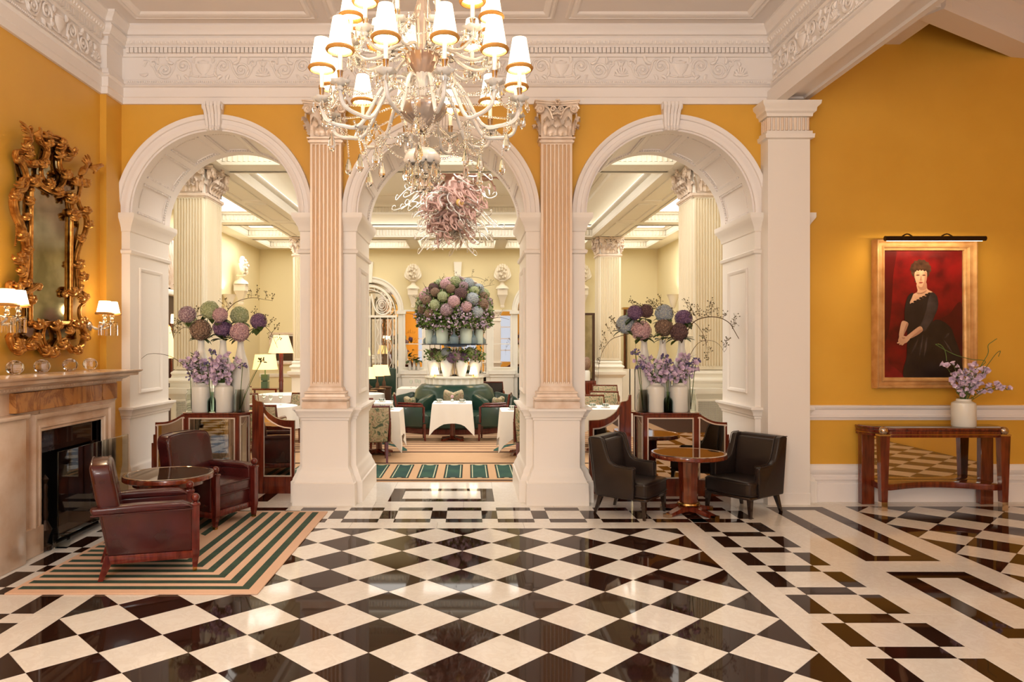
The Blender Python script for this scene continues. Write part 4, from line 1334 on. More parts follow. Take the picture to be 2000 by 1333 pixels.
for (cx_, cyy, n) in ((1845, 712, 5), (1862, 712, 5), (1866, 735, 6), (1880, 722, 7), (1895, 717, 7), (1900, 728, 7), (1912, 712, 5), (1930, 720, 6), (1925, 733, 6), (1955, 752, 6), (1973, 762, 6), (1885, 740, 6), (1858, 752, 5), (1905, 742, 6), (1875, 762, 4), (1915, 752, 5)):
    p = px(cx_, cyy, YV + rv.uniform(-.12, .12))
    stm.append((p, n))
bell_bouquet(t, (vx, vy, vz + .22), stm, rv)
def wire(pts, Y, r): return MB().tube(smooth([px(a, b, Y) for a, b in pts], 5), r, 6)
w_ = wire([(1880, 785), (1884, 740), (1925, 708), (1895, 702), (1862, 692), (1832, 676), (1828, 673), (1837, 674), (1846, 686), (1849, 706)], YV, .004)
w_.merge(wire([(1884, 770), (1905, 735), (1920, 708), (1930, 690), (1930, 675), (1938, 668), (1947, 662)], YV, .004)).merge(wire([(1886, 770), (1910, 740), (1930, 712), (1945, 692), (1954, 686), (1950, 697)], YV, .0035))
obj('tendril', w_, STEMG, t)
# ------------------------------------------------------------ chimneypiece on the left wall (runs along Y, faces +X)
XW = -4.0
cm = thing('fireplace', 'carved marble chimneypiece with amber panels on the ochre left wall', 'fireplace', (0, 0, 0))
SH = 1.50
OY0, OY1, OZ = 6.15, 7.17, 1.03                     # fire opening
MY0, MY1 = 5.72, 7.46
legs = MB()
for (a, b) in ((OY0 - .31, OY0), (OY1, MY1)):
    legs.box(XW, a, 0, -3.64, b, 1.20)
obj('jamb', MB().box(XW, OY0 - .31, .24, -3.64, OY0, 1.2).box(XW, OY1, .24, -3.64, MY1, 1.2).box(XW, OY0 - .01, OZ, -3.64, OY1 + .01, 1.2), PINKM, cm)
for (a, b) in ((OY0 - .33, OY0 + .004), (OY1 - .004, MY1 + .02)):
    obj('plinth_block', MB().rbox(XW, a, 0, -3.605, b, .24, .008, 2), PINKM, cm)
arch = MB().sweep([(OY0, .24), (OY0, OZ), (OY1, OZ), (OY1, .24)], [(0, -.02), (0, .015), (.02, .015), (.03, .03), (.05, .03), (.055, .02), (.105, .02), (.11, .045), (.135, .055), (.15, .055), (.15, 0)], O=(-3.64, 0, 0), U=(0, 1, 0), V=(0, 0, 1), N=(1, 0, 0))
obj('architrave', arch, PINKM, cm)
obj('near_pilaster', MB().rbox(XW, 5.35, 0, -3.55, OY0 - .33, 1.20, .01, 2).rbox(XW, 5.33, 1.17, -3.52, OY0 - .315, 1.205, .01, 2), PINKM, cm)
fz = MB()
for (a, b, x) in ((5.72, 6.06, -3.575), (6.06, 6.60, -3.60), (6.605, 7.15, -3.615), (7.155, MY1, -3.615)):
    obj('frieze_panel', MB().rbox(XW, a + .004, 1.215, x, b - .004, 1.375, .004, 1), SIENA, cm)
obj('frieze_backing', MB().box(XW, 5.35, 1.2, -3.63, MY1, 1.40), PINKM, cm)
cprof = [(0, 1.375), (.012, 1.378), (.012, 1.385), (.05, 1.39), (.055, 1.415), (.075, 1.42), (.10, 1.435), (.11, 1.447), (.165, 1.45), (.17, 1.475), (.19, 1.485), (.20, 1.498), (.20, 1.505), (-.3, 1.507)]
obj('shelf', MB().sweep([(XW, 5.2), (-3.62, 5.2), (-3.62, 6.60), (-3.645, 6.60), (-3.645, MY1), (XW, MY1)], [(-d, z) for d, z in cprof]), PINKM, cm)
dl = MB()
for i in range(48):
    y = 5.3 + (MY1 - 5.3) * i / 48
    x = -3.62 if y < 6.6 else -3.645
    dl.ball((x + .045, y, 1.404), (.014, .016, .014), 6, 4)
stuff(obj('carved_beading', dl, PINKM, cm))
fb_ = MB().box(XW + .0, OY0, 0, -3.96, OY1, OZ)
fb_.box(XW, OY0 - .005, 0, -3.66, OY0 + .012, OZ).box(XW, OY1 - .012, 0, -3.66, OY1 + .005, OZ).box(XW, OY0, OZ - .012, -3.66, OY1, OZ + .005).box(XW, OY0, 0.0, -3.66, OY1, .012)
obj('firebox', fb_, GLASSD, cm)
obj('black_slip', MB().box(-3.70, OY0, .83, -3.68, OY1, OZ).box(-3.70, OY0, 0, -3.68, OY0 + .09, OZ).box(-3.70, OY1 - .09, 0, -3.68, OY1, OZ), MARB, cm)
t = thing('fire_screen', 'frameless glass fire screen on clear feet in front of the fireplace opening', 'fire screen', (0, 0, 0))
obj('glass_panel', MB().rbox(-3.545, 6.24, .09, -3.533, 7.52, .84, .003, 1), SCREENG, t, fix=True)
for y in (6.27, 7.42): obj('foot', MB().rbox(-3.60, y, .001, -3.48, y + .06, .12, .004, 1), CLEAR, t, fix=True)
for (y, lb) in ((6.27, 'dark turned andiron at the near side of the firebox'),):
    t = thing('andiron', lb, 'andiron', (-3.63, y - .06, .012))
    obj('post', MB().lathe([(.055, 0), (.05, .03), (.02, .05), (.035, .12), (.055, .17), (.03, .22), (.015, .25), (.028, .30), (.018, .34), (.025, .42), (.014, .46), (.022, .53), (.012, .56), (.028, .60), (.0, .64)], n=16), BRONZE, t)

# crystal balls along the shelf
for (cx_, Y, lb) in ((29, 6.12, 'faceted crystal ball nearest the left sconce on the mantel shelf'), (82, 6.53, 'second crystal ball from the left on the mantel shelf'),
                     (137, 6.98, 'third crystal ball from the left on the mantel shelf'), (176, 7.36, 'crystal ball at the right end of the mantel shelf')):
    b = MB().ball((0, 0, .062), (.07, .07, .062), 14, 9)
    o = obj('crystal_ball', b, CRYS, None, (gx(cx_, Y), Y, 1.5075), fix=True, angle=0)
    tag(o, lb, 'ornament', 'crystal balls on the mantel shelf')

# ------------------------------------------------------------ carved gilt mirror
XM = -3.985
def mw(cx_, cy_, d=0):                              # crop pixel of the mirror study -> point on the wall plane, d proud of it
    X = XM + d
    x = cx_ * .405; y = 180 + cy_ * .405
    Y = (XM + .05) * F / (x - CX)
    return (X, Y, EYE - (y - CY) * Y / F)
mr = thing('gilt_mirror', 'tall carved gilt rococo mirror with birds above the fireplace', 'mirror', (0, 0, 0))
def plate(name, pts, d, m_):
    a = [mw(x, y, d) for x, y in pts]
    mb = MB(); n = len(a)
    mb.add(a + [(p[0] - .012, p[1], p[2]) for p in a], [tuple(range(n))] + [(i, n + i, n + (i + 1) % n, (i + 1) % n) for i in range(n)])
    return obj(name, mb, m_, mr, fix=True, angle=0)
plate('mirror_plate', [(150, 470), (190, 455), (260, 485), (335, 505), (342, 560), (340, 1112), (150, 1112)], .03, AGED)
plate('side_plate', [(104, 480), (148, 480), (148, 1110), (110, 1110), (118, 900), (125, 700)], .022, AGED)
plate('side_plate', [(345, 560), (380, 560), (395, 640), (372, 780), (370, 960), (345, 1110)], .022, AGED)
plate('crest_plate', [(88, 330), (140, 360), (200, 340), (215, 260), (260, 225), (300, 260), (290, 340), (320, 420), (372, 430), (375, 470), (260, 495), (150, 440), (105, 470)], .018, AGED)
plate('apron_plate', [(115, 1115), (375, 1115), (385, 1190), (320, 1205), (280, 1250), (215, 1250), (180, 1205), (90, 1200)], .018, AGED)
def gilt(name, pts, r, d=.05, taper=None, k=5, n=8):
    ends = taper is None
    q = list(pts)
    if ends:                                        # roll both ends into a small volute
        def roll(p_end, p_prev, sgn):
            dx, dy = p_end[0] - p_prev[0], p_end[1] - p_prev[1]
            l = math.hypot(dx, dy) or 1
            R = r * 330
            cx_, cyy = p_end[0] - sgn * dy / l * R, p_end[1] + sgn * dx / l * R
            a0 = math.atan2(p_end[1] - cyy, p_end[0] - cx_)
            return [(cx_ + R * (1 - .75 * i / 9) * math.cos(a0 + sgn * i * .72), cyy + R * (1 - .75 * i / 9) * math.sin(a0 + sgn * i * .72)) for i in range(1, 10)]
        sg = 1 if (len(pts) + int(pts[0][0])) % 2 else -1
        q = roll(pts[0], pts[1], sg)[::-1] + q + roll(pts[-1], pts[-2], -sg)
    p = [mw(x, y, d) for i, (x, y) in enumerate(q)]
    p = smooth(p, k)
    m = len(p)
    r = r * .82
    rs = [r * (taper(i / (m - 1)) if taper else .34 + .66 * (1 - abs(2 * i / (m - 1) - 1) ** 2.2)) for i in range(m)]
    mb = MB().tube(p, rs, n)
    mb.tube([(q_[0] + a * .8, q_[1], q_[2] + a * .5) for q_, a in zip(p, rs)], [a * .42 for a in rs], 6)
    mb.tube([(q_[0] + a * .7, q_[1] - a * .5, q_[2] - a * .35) for q_, a in zip(p, rs)], [a * .38 for a in rs], 6)
    mb.ball(p[0], rs[0] * 1.6, 10, 7); mb.ball(p[-1], rs[-1] * 1.6, 10, 7)
    return obj(name, mb, GILT, mr)
gilt('scroll', [(52, 945), (95, 950), (115, 890), (124, 800), (118, 720), (98, 650), (72, 590), (62, 530), (72, 480), (108, 472), (124, 440)], .042)
gilt('scroll', [(122, 440), (124, 400), (105, 350), (76, 318), (75, 292), (100, 290), (128, 300)], .032)
gilt('scroll', [(95, 318), (140, 348), (185, 348), (215, 325), (224, 285), (205, 250), (190, 240), (188, 225), (205, 215)], .038)
gilt('scroll', [(205, 208), (240, 215), (285, 228), (308, 245), (300, 275)], .036)
gilt('scroll', [(300, 262), (286, 320), (290, 370), (312, 400), (300, 450), (262, 478)], .028)
gilt('scroll', [(222, 330), (200, 365), (200, 405), (222, 440)], .024)
gilt('scroll', [(318, 270), (342, 300), (330, 322), (306, 320)], .034)
gilt('scroll', [(305, 380), (330, 415), (368, 425), (385, 460), (376, 520), (390, 565), (408, 570)], .026)
gilt('scroll', [(345, 590), (392, 582), (416, 610), (412, 670), (388, 728), (368, 800), (372, 880), (376, 940)], .034)
gilt('scroll', [(318, 968), (345, 975), (385, 965), (405, 985)], .03)
gilt('scroll', [(404, 1024), (384, 1040), (382, 1080), (398, 1106)], .022)
gilt('scroll', [(345, 1112), (388, 1128), (404, 1170), (392, 1225), (350, 1248), (318, 1215), (300, 1198), (278, 1215), (262, 1255)], .038)
gilt('scroll', [(44, 1190), (62, 1235), (98, 1252), (128, 1222), (150, 1198), (178, 1205), (198, 1240), (222, 1268), (262, 1262)], .04)
gilt('scroll', [(150, 1120), (208, 1128), (250, 1118), (300, 1118), (345, 1112)], .026)
gilt('scroll', [(215, 1135), (205, 1180), (222, 1232), (250, 1248), (276, 1225), (284, 1180), (272, 1135)], .024)
gilt('scroll', [(60, 950), (40, 960), (100, 975), (140, 960), (165, 945), (176, 935)], .034)
gilt('scroll', [(140, 425), (175, 428), (205, 455), (255, 482), (300, 490), (338, 505), (348, 570)], .026)
gilt('inner_moulding', [(152, 470), (150, 640), (148, 860), (148, 1115)], .022, taper=lambda u: 1)
gilt('inner_moulding', [(345, 590), (343, 760), (342, 940), (340, 1112)], .022, taper=lambda u: 1)
gilt('inner_moulding', [(150, 1112), (245, 1113), (340, 1112)], .02, taper=lambda u: 1)
rl_ = random.Random(3)
lf = MB()
for (x, y, n, R) in ((205, 205, 7, 20), (150, 425, 9, 28), (262, 480, 8, 24), (330, 510, 8, 24), (125, 520, 7, 20), (75, 440, 6, 18), (90, 690, 8, 24), (75, 800, 10, 34), (85, 860, 8, 26), (60, 940, 8, 24), (110, 270, 8, 26), (330, 290, 8, 22),
                     (375, 700, 7, 18), (365, 830, 7, 22), (385, 890, 7, 20), (340, 960, 9, 26), (385, 990, 9, 26), (360, 1120, 8, 22), (170, 1120, 8, 24), (240, 1262, 10, 26), (75, 1240, 9, 26), (355, 1245, 8, 22), (345, 600, 7, 20), (130, 1000, 7, 20),
                     (300, 400, 6, 16), (270, 300, 6, 20), (280, 250, 7, 24), (255, 1125, 8, 26), (160, 1180, 7, 18), (320, 1150, 7, 18), (350, 430, 7, 20), (395, 440, 7, 22), (120, 300, 6, 18), (145, 340, 6, 16), (215, 245, 7, 20), (190, 345, 7, 22), (225, 440, 7, 22), (310, 395, 7, 20), (372, 432, 8, 22), (400, 570, 8, 22), (412, 640, 6, 18), (105, 600, 7, 20), (118, 760, 7, 20), (105, 920, 8, 24), (60, 500, 8, 24), (70, 1210, 8, 24), (130, 1225, 7, 22), (205, 1245, 8, 24), (290, 1222, 8, 24), (392, 1180, 7, 20), (385, 1100, 7, 18)):
    for k in range(n):
        a = 2 * PI * k / n + rl_.uniform(-.3, .3)
        l = R * rl_.uniform(.6, 1.1)
        lf.tube(smooth([mw(x, y, .075), mw(x + math.cos(a) * l * .5, y + math.sin(a) * l * .5, .105), mw(x + math.cos(a + .35) * l, y + math.sin(a + .35) * l, .095), mw(x + math.cos(a + .8) * l * 1.05, y + math.sin(a + .8) * l * 1.05, .07)], 3), [.006, .010, .014, .016, .0165, .016, .013, .011, .009, .007][:10], 6)
    lf.ball(mw(x, y, .095), .013, 8, 6)
for i in range(26):                                 # beaded spine of the left scroll
    u = i / 25
    lf.ball(mw(46 + 34 * math.sin(u * 2.2), 500 + u * 240, .05), .011, 6, 5)
stuff(obj('carved_leaves', lf, GILT, mr))
def bird(body, head, wings):
    b = MB()
    b.tube(smooth([mw(*p, .08) for p in body], 3), [.01, .018, .026, .032, .036, .037, .034, .028, .023, .019, .016, .014, .013][:13], 10)
    b.tube([mw(*body[-1], .08), mw((body[-1][0] + head[0]) / 2 + 1, (body[-1][1] + head[1]) / 2, .085), mw(*head, .09)], [.02, .015, .016], 8)
    b.ball(mw(*head, .09), .02, 8, 6)
    b.tube([mw(*head, .09), mw(head[0] - 10, head[1] - 2, .11)], [.01, .002], 5)
    for (root, tips) in wings:
        for tp in tips:
            b.tube(smooth([mw(*root, .09), mw((root[0] * .6 + tp[0] * .4) + 3, (root[1] * .6 + tp[1] * .4), .12), mw((root[0] * .25 + tp[0] * .75) + 2, (root[1] * .25 + tp[1] * .75), .115), mw(*tp, .09)], 3), [.012, .014, .015, .016, .016, .015, .014, .012, .009, .004], 6)
    obj('carved_bird', b, GILT, mr)
bird([(105, 262), (118, 245), (126, 222), (134, 200), (138, 190)], (128, 172), [((118, 225), [(70, 138), (74, 160), (80, 182), (84, 205), (88, 225)]), ((140, 205), [(165, 170), (168, 190), (166, 210), (160, 225)])])
gilt('scroll', [(360, 436), (378, 425), (386, 400), (384, 380)], .018, .06)
gilt('scroll', [(130, 300), (112, 285), (112, 260), (120, 240)], .018, .06)
bird([(365, 400), (380, 388), (392, 372), (405, 360), (412, 350)], (418, 345), [((385, 370), [(402, 300), (390, 304), (380, 315), (374, 330)]), ((412, 362), [(480, 352), (472, 345), (460, 362), (450, 372), (440, 382), (430, 392)])])

# ------------------------------------------------------------ crystal wall sconces
def cut_drop(l, r): return MB().lathe([(0, -l), (r * .55, -l * .93), (r, -l * .72), (r * .75, -l * .4), (r * .3, -l * .08), (0, 0)], n=8)
DROP = mesh('crystal_drop', cut_drop(.075, .0125), CRYS, True, 0)
DROPL = mesh('crystal_drop', cut_drop(.125, .026), CRYS, True, 0)
PRISM = mesh('crystal_prism', MB().prism([(-.011, 0), (0, -.008), (.011, 0), (0, .008)], -.11, 0).merge(MB().ball((0, 0, .012), .008, 6, 4)), CRYS, True, 0)
def shade_mesh(r0, r1, h):
    return mesh('lamp_shade', MB().lathe([(r0, 0), (r1, h), (r1 - .003, h), (r0 - .003, 0)], n=28), SHADE)
def braid(r, z=0): return MB().lathe([(r - .003, z - .013), (r + .006, z - .011), (r + .013, z), (r + .006, z + .012), (r - .006, z + .013), (r - .009, z), (r - .003, z - .013)], n=28, cap=False)
def sconce(label, Y):
    t = thing('wall_sconce', label, 'wall light', (-4.0, Y, 1.96), 0, 'crystal wall sconces')
    obj('wall_plate', MB().lathe([(.0, 0), (.055, 0), (.05, .02), (.02, .035), (0, .04)], n=24, M=Matrix.Rotation(PI / 2, 4, 'Y')), CHROME, t)
    for s in (-1, 1):
        e = (.20, s * .075 + .02)
        arm = obj('arm', MB().tube(smooth([(.03, 0, 0), (.09, s * .03, -.03), (.16, s * .06, -.02), (e[0], e[1], .02)], 5), .010, 8), OPAL, t)
        obj('drip_pan', MB().lathe([(.012, .0), (.05, .012), (.058, .022), (.05, .02), (.012, .012)], n=16, fn=lambda a, z: 1 + .06 * math.cos(8 * a)).lathe([(.015, .02), (.024, .04), (.014, .06), (.028, .085), (.016, .10)], n=12), CRYS, arm, (e[0], e[1], .02), fix=True)
        obj('lamp_shade', MB().lathe([(.082, .11), (.055, .24), (.052, .24), (.079, .11)], n=28, cap=False), SHADE, arm, (e[0], e[1], .02))
        obj('shade_braid', braid(.082, .11), FRINGE, arm, (e[0], e[1], .02))
        for k in range(8):
            a = 2 * PI * k / 8
            link('crystal_prism', PRISM, arm, (e[0] + .052 * math.cos(a), e[1] + .052 * math.sin(a), .012), (0, 0, a))
    light('sconce_bulb', 'POINT', (-3.72, Y, 2.13), 11, (1, .78, .5), .07)
sconce('crystal sconce with two lit shades left of the gilt mirror', 6.02)
sconce('crystal sconce with two lit shades right of the gilt mirror, by the corner', 7.62)

# ------------------------------------------------------------ portrait and picture light on the right wall
YP = YW - .012
pt_ = thing('portrait_painting', 'gilt framed portrait of a woman in a black dress on red ground', 'painting', (0, 0, 0))
def pp_(cx_, cyy, Y=YP - .06): return px(1700 + cx_ * .2251, 470 + cyy * .2251, Y)
def prect(a, b): 
    p = pp_(*a); q = pp_(*b)
    return p[0], p[2], q[0], q[2]
x0_, z1_, x1_, z0_ = prect((36, -8), (912, 1284))
cx0, cz1, cx1, cz0 = prect((112, 66), (800, 1192))
out = [(x0_, z0_), (x1_, z0_), (x1_, z1_), (x0_, z1_)]
wd = .5 * ((cx0 - x0_) + (x1_ - cx1))
frp = [(0, 0), (0, .10), (.012, .115), (.03, .118), (.042, .105), (.055, .085), (.075, .08), (.10, .085), (.112, .10), (.12, .105), (.13, .095), (.14, .075), (.155, .07), (.17, .055), (.17, .03)]
frp = [(d * wd / .17, h) for d, h in frp]
obj('frame', MB().sweep(out, frp, O=(0, YP + .008, 0), U=(1, 0, 0), V=(0, 0, 1), N=(0, -1, 0), closed=True), M('pale_gold_frame', (226, 180, 122), .3, .45, var=(8, (202, 150, 92))), pt_)
PAINT = [M('painted_red_ground', (112, 12, 16), .3, var=(5.0, (66, 7, 11), 7)), M('painted_black_dress', (26, 19, 18), .3, var=(7, (38, 30, 29), 4)), M('painted_skin', (200, 154, 122), .35, var=(9, (186, 138, 106), 3)), M('painted_skin_shade', (164, 116, 90), .35),
         M('painted_hair', (46, 28, 20), .4, var=(26, (72, 44, 30), 4)), M('painted_lips', (142, 72, 60), .35), M('painted_dark_line', (48, 28, 22), .4), M('painted_satin', (66, 56, 56), .25, var=(6, (40, 32, 32))), M('painted_red_drape', (124, 18, 26), .3, var=(6, (84, 9, 15), 6)),
         M('painted_dusk', (72, 9, 13), .3, var=(5, (60, 8, 11), 7))]
cv = MB()
lay = [0]
def paint(pts, mi, sm=True):
    lay[0] += .00007
    p = smooth(pts, 5, True) if sm else pts
    Y = YP - .024 - lay[0]
    c = (sum(a for a, b in p) / len(p), sum(b for a, b in p) / len(p))
    Yp = YP - .06
    vs = [(pp_(a, b, Yp)[0], Y, pp_(a, b, Yp)[2]) for a, b in p]
    ctr = pp_(c[0], c[1], Yp)
    cv.add(vs, [tuple(range(len(p)))], mi)
def ell(cx_, cyy, rx, ry, mi, a0=0): paint([(cx_ + rx * math.cos(a), cyy + ry * math.sin(a)) for a in [2 * PI * i / 20 for i in range(20)]], mi, False)
paint([(100, 50), (815, 50), (815, 1205), (100, 1205)], 0, False)
paint([(100, 50), (240, 50), (215, 300), (200, 560), (170, 800), (100, 900)], 9, True)
paint([(560, 760), (700, 640), (815, 560), (815, 1205), (600, 1205)], 9, True)
paint([(100, 960), (150, 1000), (190, 1080), (250, 1120), (310, 1205), (100, 1205)], 8)
ell(448, 245, 80, 62, 4); ell(455, 208, 66, 36, 4); ell(394, 268, 24, 42, 4); ell(508, 270, 24, 46, 4); ell(404, 225, 36, 36, 4); ell(492, 222, 36, 36, 4)
paint([(420, 372), (500, 372), (512, 420), (560, 452), (520, 500), (440, 540), (372, 560), (352, 540), (385, 470), (425, 440)], 2)
paint([(430, 385), (498, 360), (505, 415), (470, 430), (440, 420)], 3)
paint([(402, 282), (412, 255), (455, 246), (500, 258), (508, 300), (502, 350), (482, 388), (456, 402), (430, 388), (408, 345)], 2)
paint([(490, 270), (508, 290), (503, 350), (484, 388), (468, 398), (484, 350)], 3)
for i in range(10): ell(392 + i * 13.5, 254 - 14 * math.sin(i / 9 * PI) + (5 if i % 2 else -4), 13, 15, 4)
for i in range(14): ell(376 + 76 * (1 - math.cos(i / 13 * PI)), 250 - 72 * math.sin(i / 13 * PI) + (5 if i % 2 else -3), 17, 16, 4)
for ex in (427, 482):
    paint([(ex - 20, 298), (ex, 288), (ex + 20, 297), (ex, 306)], 3)
    paint([(ex - 15, 299), (ex, 294), (ex + 15, 298), (ex, 302)], 6)
    paint([(ex - 20, 283), (ex, 277), (ex + 20, 282), (ex, 279)], 4)
paint([(456, 300), (462, 335), (468, 342), (452, 345), (446, 340)], 3)
paint([(438, 362), (456, 356), (474, 362), (456, 370)], 5)
ell(404, 352, 5, 6, 7)
paint([(395, 275), (402, 300), (406, 330), (398, 322)], 3)
for i in range(12): ell(422 + i * 7, 452 + 10 * math.sin(i / 11 * PI) - i * 1.6, 5, 5, 3)
# dress: train, skirt, bodice, sleeves
paint([(560, 705), (640, 700), (715, 760), (750, 850), (790, 960), (812, 1080), (812, 1205), (520, 1205), (500, 900)], 1)
paint([(345, 700), (470, 760), (560, 700), (620, 820), (640, 1000), (660, 1205), (318, 1205), (330, 1000), (335, 860)], 1)
paint([(350, 470), (388, 452), (372, 500), (356, 540), (375, 548), (430, 520), (490, 490), (548, 448), (590, 480), (600, 560), (575, 640), (545, 720), (470, 780), (350, 740), (312, 690), (316, 570), (330, 510)], 1)
paint([(545, 452), (592, 480), (604, 560), (580, 640), (535, 720), (480, 790), (448, 745), (470, 690), (500, 600), (515, 520)], 7)
for i in range(7): ell(378 + i * 25, 548 - i * 15 - (i % 2) * 4, 15, 9, 1)
for (a, b) in (((470, 820), (440, 1000)), ((505, 840), (480, 1010)), ((430, 850), (370, 980)), ((650, 860), (740, 1000)), ((700, 800), (655, 850))):
    paint([a, ((a[0] + b[0]) / 2 + 12, (a[1] + b[1]) / 2), b, ((a[0] + b[0]) / 2 - 6, (a[1] + b[1]) / 2)], 7)
paint([(290, 700), (342, 715), (332, 760), (312, 800), (298, 832), (264, 832), (268, 780)], 2)
paint([(328, 720), (342, 718), (332, 762), (312, 804), (300, 830), (306, 780)], 3)
paint([(442, 745), (470, 780), (430, 812), (365, 846), (345, 870), (312, 850), (350, 812)], 2)
paint([(450, 775), (468, 784), (430, 816), (366, 850), (372, 836)], 3)
paint([(266, 828), (300, 826), (345, 846), (340, 876), (312, 892), (284, 880), (264, 858)], 2)
for (a, b, c_, d) in ((286, 872, 250, 890), (296, 880, 268, 902), (306, 884, 286, 906), (268, 850, 258, 872)):
    paint([(a - 5, b - 6), (a + 6, b + 6), (c_ + 5, d + 5), (c_ - 4, d - 4)], 2)
paint([(286, 840), (318, 846), (300, 856)], 3)
obj('canvas', cv.box(cx0 - .01, YP - .02, cz0 - .01, cx1 + .01, YP + .0, cz1 + .01, 9), PAINT, pt_, angle=0)
t = thing('picture_light', 'long dark picture light tube above the gilt framed portrait', 'picture light', (0, 0, 0))
a = px(1728, 466, 7.86); b = px(1925, 466, 7.86)
obj('tube', MB().tube([a, b], .026, 14), BRONZE, t)
for u in (.3, .7):
    xx = a[0] + (b[0] - a[0]) * u
    obj('bracket', MB().tube(smooth([(xx, 7.88, a[2] + .01), (xx, 8.0, a[2] + .07), (xx, 8.14, a[2] + .04), (xx, 8.18, a[2] - .02)], 4), .008, 6), BRONZE, t)
obj('lit_lens', MB().box(a[0] + .03, 7.862, a[2] - .028, b[0] - .03, 7.88, a[2] - .024), emission('picture_lamp', (255, 226, 170), 8), t)
lp = light('picture_lamp_light', 'AREA', ((a[0] + b[0]) / 2, 7.875, a[2] - .035), 10, (1, .84, .58), b[0] - a[0] - .1, (math.radians(28), 0, 0), .03)
# ------------------------------------------------------------ crystal chandelier
CXc, CYc = -.32, 4.93
ch = thing('chandelier', 'huge crystal chandelier with two tiers of lit white shades', 'chandelier', (CXc, CYc, 0))
scal = lambda a, z: 1 + .035 * math.cos(16 * a)
obj('stem', MB().lathe([(.0, 3.10), (.02, 3.10), (.024, 3.15), (.016, 3.18), (.03, 3.21), (.02, 3.23)], n=16), CRYS, ch, fix=True)
obj('lower_bowl', MB().lathe([(.012, 3.20), (.03, 3.225), (.07, 3.26), (.125, 3.295), (.158, 3.335), (.165, 3.37), (.15, 3.40), (.12, 3.415), (.11, 3.42), (.11, 3.40), (.03, 3.39), (.03, 3.3)], n=48, fn=scal), M('cut_smoky_crystal', (205, 190, 178), .12, .55, trans=.3), ch)
obj('column', MB().lathe([(.05, 3.40), (.045, 3.46), (.032, 3.50), (.03, 3.55), (.045, 3.59), (.05, 3.60)], n=16, fn=lambda a, z: 1 + .05 * math.cos(8 * a)), OPAL, ch)
obj('upper_bowl', MB().lathe([(.04, 3.59), (.08, 3.63), (.10, 3.67), (.115, 3.71), (.118, 3.72), (.10, 3.715), (.05, 3.68), (.04, 3.64)], n=40, fn=scal), M('rose_crystal', (226, 196, 176), .08, .3, trans=.5), ch)
obj('column', MB().lathe([(.06, 3.69), (.05, 3.74), (.036, 3.80), (.045, 3.86), (.05, 3.93), (.06, 3.98), (.058, 4.02), (.044, 4.06), (.028, 4.14), (.024, 4.30), (.03, 4.38), (.06, 4.42), (.10, 4.50), (.05, 4.56), (.03, 4.62), (.03, 4.75)], n=20, fn=lambda a, z: 1 + .04 * math.cos(10 * a)), M('column_crystal', (236, 214, 196), .06, .1, trans=.6), ch)
obj('chain', MB().tube([(0, 0, 4.72), (0, 0, 5.25)], .012, 8).lathe([(.0, 5.22), (.08, 5.25), (.09, 5.30), (.09, 5.318), (0, 5.318)], n=24), CHROME, ch)
obj('bottom_dish', MB().lathe([(.0, 3.085), (.04, 3.095), (.085, 3.08), (.115, 3.045), (.122, 3.01), (.11, 2.985), (.10, 2.98), (.10, 2.99), (.11, 3.01), (.10, 3.04), (.0, 3.07)], n=36, fn=scal), OPAL, ch)
obj('dish_stem', MB().lathe([(.012, 3.08), (.02, 3.12), (.014, 3.16), (.024, 3.19), (.02, 3.22)], n=14).lathe([(.008, 2.87), (.02, 2.89), (.012, 2.92), (.02, 2.96), (.012, 3.06)], n=12), CRYS, ch, fix=True)
BEAD = MB().ball((0, 0, 0), .0085, 6, 4)
def beads(name, pts, r=.0085, parent=None, big=None):
    # beads threaded along a polyline at even spacing
    mb = MB(); 
    pts = [Vector(p) for p in pts]
    acc = 0; step = r * 2.15
    for a, b in zip(pts, pts[1:]):
        L = (b - a).length; d = acc
        while d < L:
            p = a + (b - a) * (d / L)
            rr = r
            if big: rr = r * (1 + .5 * big)
            mb.ball(p, rr, 6, 4)
            d += step
        acc = d - L
    return obj(name, mb, CRYS, parent or ch, fix=False, angle=0)
def swag(a, b, sag, n=9):
    a, b = Vector(a), Vector(b)
    return [a + (b - a) * (i / n) - Vector((0, 0, sag * 4 * (i / n) * (1 - i / n))) for i in range(n + 1)]
ARMG = M('arm_glass', (250, 246, 240), .10, 0, .6, trans=.35, ior=1.45)
